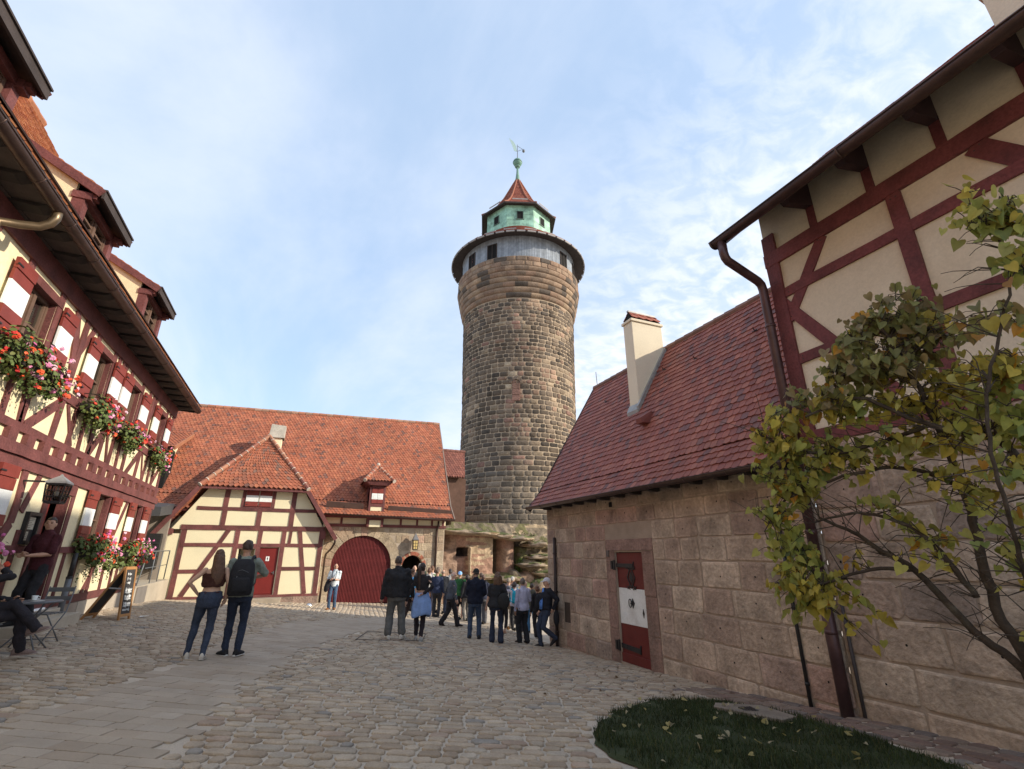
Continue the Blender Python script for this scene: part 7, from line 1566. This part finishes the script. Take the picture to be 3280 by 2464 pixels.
pd, Wd, Jd = person('tall man in navy jacket, dark cap and blue jeans, seen from behind', 4.81, 13.99, 1.80, away(4.81, 13.99, 0), dict(vox=.014, fat=1.08, bulk=.015, top=(.012, .014, .024), topname='jacket', tophem=.86, collar=True, legs=(.048, .068, .11), denim=True, cut='straight', hair='short', haircol=(.028, .024, .022), cap=(.02, .022, .022), armL='front', armR=(.17, .22, 1.0), footL=(-.13, 0, 0), footR=(.12, .02, 0), shoe=(.022, .02, .02), skin=(.42, .25, .18)))
person('short-haired man in navy shirt standing behind the tall man in dark cap', 6.6, 18.27, 1.68, away(6.6, 18.27, 6), dict(top=(.035, .04, .065), sleeve='short', legs=(.10, .10, .11), hair='short', haircol=(.10, .06, .045), shoe=(.03, .025, .02)))
pk, Wk, Jk = person('woman with frizzy brown hair in loose black shirt and flared jeans, seen from behind', 5.17, 13.27, 1.74, away(5.17, 13.27, -3), dict(fem=True, fat=1.08, vox=.014, bulk=.022, top=(.010, .010, .011), sleeve='short', tophem=.86, topname='loose_shirt', legs=(.03, .037, .06), denim=True, cut='flare', hair='frizzy', haircol=(.085, .045, .025), armL='down', armR=(.19, .12, 1.02), footL=(-.11, .04, 0), footR=(.13, -.04, 0), shoe=(.028, .022, .02), skin=(.5, .29, .2)))
bag = thing('handbag', 'big slouchy black shoulder bag on the woman with frizzy hair', 'bag', tuple(Wk((.18, -.12, .85)))); mb = MB(); bb_ = MB(); bb_.ball((.20, -.14, 1.02), (.17, .10, .21), 16, 10); mb.add([Wk(p) for p in bb_.v], bb_.f); mb.build('bag', cloth_m('cloth', (.014, .014, .014)), bag, smooth=True)
mb = MB(); mb.tube([Wk((.08, -.16, 1.18)), Wk((.13, -.11, 1.4)), Wk((.15, .0, 1.47)), Wk((.17, .08, 1.36)), Wk((.24, .0, 1.12))], .014, 6); mb.build('strap', cloth_m('cloth', (.02, .02, .02)), bag)
person('girl with brown hair in white top and black leggings beside the frizzy-haired woman', 6.37, 15.75, 1.47, away(6.37, 15.75, -35), dict(fem=True, top=(.62, .56, .50), sleeve='short', legs=(.018, .016, .018), cut='slim', hem=-.08, hair='bob', haircol=(.08, .038, .024), armR=(.16, .2, 1.0), shoe=(.45, .27, .19), headtilt=-10))
person('man in grey shirt and beige trousers raising a camera with both hands', 7.11, 17.07, 1.65, away(7.11, 17.07, -10), dict(top=(.12, .125, .15), legs=(.40, .34, .27), cut='straight', hair='short', haircol=(.2, .16, .12), armL='photo', armR='photo', shoe=(.22, .11, .045), skin=(.58, .33, .23)))
pt_, Wt, Jt = person('woman in white blouse with cyan backpack pointing up towards the rock', 7.22, 16.76, 1.55, away(7.22, 16.76, 10), dict(fem=True, top=(.55, .50, .55), legs=(.03, .03, .034), hair='bob', haircol=(.045, .03, .025), armL=(-.3, .3, 1.5), armR='front'))
backpack('small cyan and green backpack worn in the middle of the crowd', Wt, (.03, .36, .50), .95, -.2, 1.2)
person('man in lavender business shirt and black trousers turned to the left', 6.08, 13.51, 1.66, away(6.08, 13.51, 32), dict(vox=.014, top=(.44, .43, .56), topname='shirt', collar=True, legs=(.018, .018, .02), cut='wide', hair='short', haircol=(.11, .085, .07), armL=(-.24, .06, .86), armR=(.12, .25, 1.1), belt=(.01, .01, .01), footL=(-.08, .08, 0), footR=(.1, -.04, 0), shoe=(.018, .016, .016), skin=(.40, .22, .15)))
person('bald man mostly hidden behind the man in lavender business shirt', 7.41, 16.35, 1.60, away(7.41, 16.35, 0), dict(top=(.3, .3, .34), legs=(.05, .05, .06), hair='bald', skin=(.58, .34, .24)))
person('boy in grey-green hooded sweatshirt and bright blue jeans', 7.6, 16.2, 1.54, away(7.6, 16.2, 15), dict(top=(.12, .125, .105), topname='hoodie', hood=True, legs=(.07, .19, .36), denim=True, cut='jog', hair='short', haircol=(.05, .032, .025), armL='pocket', footL=(-.1, .05, 0), footR=(.14, -.05, 0), shoe=(.03, .03, .03), sole=(.6, .6, .6)))
pz, Wz, Jz = person('woman in black jacket half hidden behind the leaning man in white cap', 7.25, 15.0, 1.5, away(7.25, 15.0, 20), dict(fem=True, top=(.02, .019, .021), topname='jacket', bulk=.02, legs=(.03, .03, .035), hair='bob', haircol=(.10, .045, .025), shoe=(.03, .03, .03), sole=(.5, .5, .5)))
backpack('bulky black backpack half hidden behind the leaning man', Wz, BLK, 1.05, -.22, 1.2)
pl, Wl, Jl = person('man in white cap, open black jacket and blue shirt leaning on the stone wall', 6.52, 12.85, 1.73, math.pi - R(5), dict(vox=.014, fat=1.1, bulk=.02, top=(.011, .012, .016), topname='jacket', tophem=.88, legs=(.04, .05, .08), denim=True, cut='straight', hair='fringe', haircol=(.55, .53, .5), cap=(.68, .66, .72), capdir=1, facing=True, armL=(-.2, -.08, .95), armR='pocket', hip=(0, .06, -.02), lean=(0, -.1), footR=(.08, .20, 0), footL=(-.08, -.16, .14), kneeL=(0, 1, .2), pitchL=-35, shoe=(.02, .018, .018), headyaw=-8, headoff=(0, .03, 0), skin=(.55, .33, .24)))
mb = MB(); vs = []
for zz, w in ((1.47, .035), (1.35, .075), (1.2, .10), (1.05, .105), (.93, .09)):
    c = .135 * 1.1 + (.035 if zz < 1.3 else .005); vs += [Wl((-w, c + .045 - abs(zz - 1.1) * .05 - .1 * (zz - .95), zz)), Wl((0, c + .065 - abs(zz - 1.1) * .05 - .1 * (zz - .95), zz)), Wl((w, c + .045 - abs(zz - 1.1) * .05 - .1 * (zz - .95), zz))]
mb.add(vs, [(i * 3 + k, i * 3 + k + 1, i * 3 + 4 + k, i * 3 + 3 + k) for i in range(4) for k in range(2)]); o = mb.build('blue_shirt', cloth_m('cloth', (.10, .22, .55)), pl, smooth=True); so_ = o.modifiers.new('so', 'SOLIDIFY'); so_.thickness = .02
bl = thing('black_bag', 'black bag hanging at the side of the leaning man in white cap', 'bag', tuple(Wl((-.2, -.22, .55)))); mb = MB(); b2 = MB(); b2.ball((-.2, -.16, .72), (.06, .09, .2), 12, 8); mb.add([Wl(p) for p in b2.v], b2.f); mb.build('bag', cloth_m('cloth', BLK), bl, smooth=True); mb = MB(); mb.tube([Wl((-.2, -.16, .88)), Wl((-.2, -.12, .97))], .01, 6); mb.build('strap', cloth_m('cloth', BLK), bl)
person('man in dark jacket standing behind the woman with frizzy hair, facing the rock', 6.75, 18.9, 1.74, away(6.75, 18.9, 12), dict(top=(.03, .03, .035), topname='jacket', legs=(.05, .06, .09), denim=True, haircol=(.09, .06, .04)))
person('woman in rust red jacket between the green sweatshirt man and the rock', 7.0, 20.6, 1.66, away(7.0, 20.6, -15), dict(fem=True, top=(.22, .06, .04), topname='jacket', legs=(.04, .04, .05), hair='long', haircol=(.14, .08, .045)))
person('grey-haired man in beige jacket at the back of the crowd near the rock', 7.95, 18.6, 1.70, away(7.95, 18.6, 5), dict(top=(.36, .31, .24), topname='jacket', legs=(.05, .05, .055), haircol=(.34, .32, .3)))
person('person in dark blue jacket near the foot of the brown barn downpipe', 5.25, 19.9, 1.72, away(5.25, 19.9, -12), dict(top=(.03, .04, .08), topname='jacket', legs=(.04, .04, .045), haircol=(.07, .045, .03)))
# --- at the inn
person('waiter with sunglasses on his head in dark maroon polo shirt at the inn doorway', -4.2, 11.75, 1.80, math.atan2(-11.7, 4.2) - R(42), dict(vox=.013, fat=1.0, top=(.065, .019, .024), sleeve='short', topname='polo_shirt', collar=True, legs=(.016, .016, .018), hair='short', haircol=(.03, .022, .018), facing=True, headyaw=30, armR=(.06, .30, 1.12), armL=(-.04, .30, 1.10), footL=(-.10, .02, 0), footR=(.12, .05, 0), shoe=(.02, .02, .02), skin=(.50, .29, .2)), z=-1.158)
person('woman with fair hair stepping out of the dark toilet doorway behind the backpack man', -1.95, 23.5, 1.6, away(-1.95, 23.5, 175), dict(fem=True, top=(.05, .04, .045), legs=(.03, .03, .04), hair='bob', haircol=(.33, .22, .12), facing=True), z=-1.67)
ps, Ws, Js = person('seated guest in black with crossed legs and taupe suede shoes at the café table', -3.93, 9.55, 1.80, R(30), dict(vox=.013, fat=1.08, top=(.012, .012, .014), topname='jacket', sleeve='long', legs=(.022, .020, .024), cut='straight', hip=(0, -.03, -.42), lean=(0, -.12), footR=(.09, .52, 0), footL=(.30, .58, .27), kneeL=(.3, .5, 1), kneeR=(.1, 1, 1), toeL=-35, pitchL=20, toeR=-8, armL=(-.04, .30, .70), armR=(.05, .12, 1.10), elbowR=(.5, .9, .1), shoe=(.19, .135, .12), sole=(.30, .24, .21), skin=(.5, .29, .2)))
for ad, lb in ((-49, 'small visitor looking out of the left gallery window of the tower'),):
    a = ta + R(ad); n = V3((math.cos(a), math.sin(a), 0)); P_ = TC + n * 5.75
    person(lb, P_.x, P_.y, 1.7, a, dict(vox=.03, fem=True, top=(.2, .08, .08), legs=(.03, .03, .03), hair='bob', haircol=(.2, .12, .07), facing=True), z=26.0)
# ---- settle the remeshed surfaces
bpy.context.view_layer.update()
dg = bpy.context.evaluated_depsgraph_get()
for o, extra, mat in TODO:
    me = bpy.data.meshes.new_from_object(o.evaluated_get(dg)); me.name = o.name
    if extra is not None and extra.f:
        bm = bmesh.new(); bm.from_mesh(me); em = extra.mesh('hands', mat, True); 
        bm.from_mesh(em); bm.to_mesh(me); bm.free(); bpy.data.meshes.remove(em)
        me.polygons.foreach_set('use_smooth', [True] * len(me.polygons))
    o.modifiers.clear(); old = o.data; o.data = me; bpy.data.meshes.remove(old)
    if not me.materials: me.materials.append(mat)
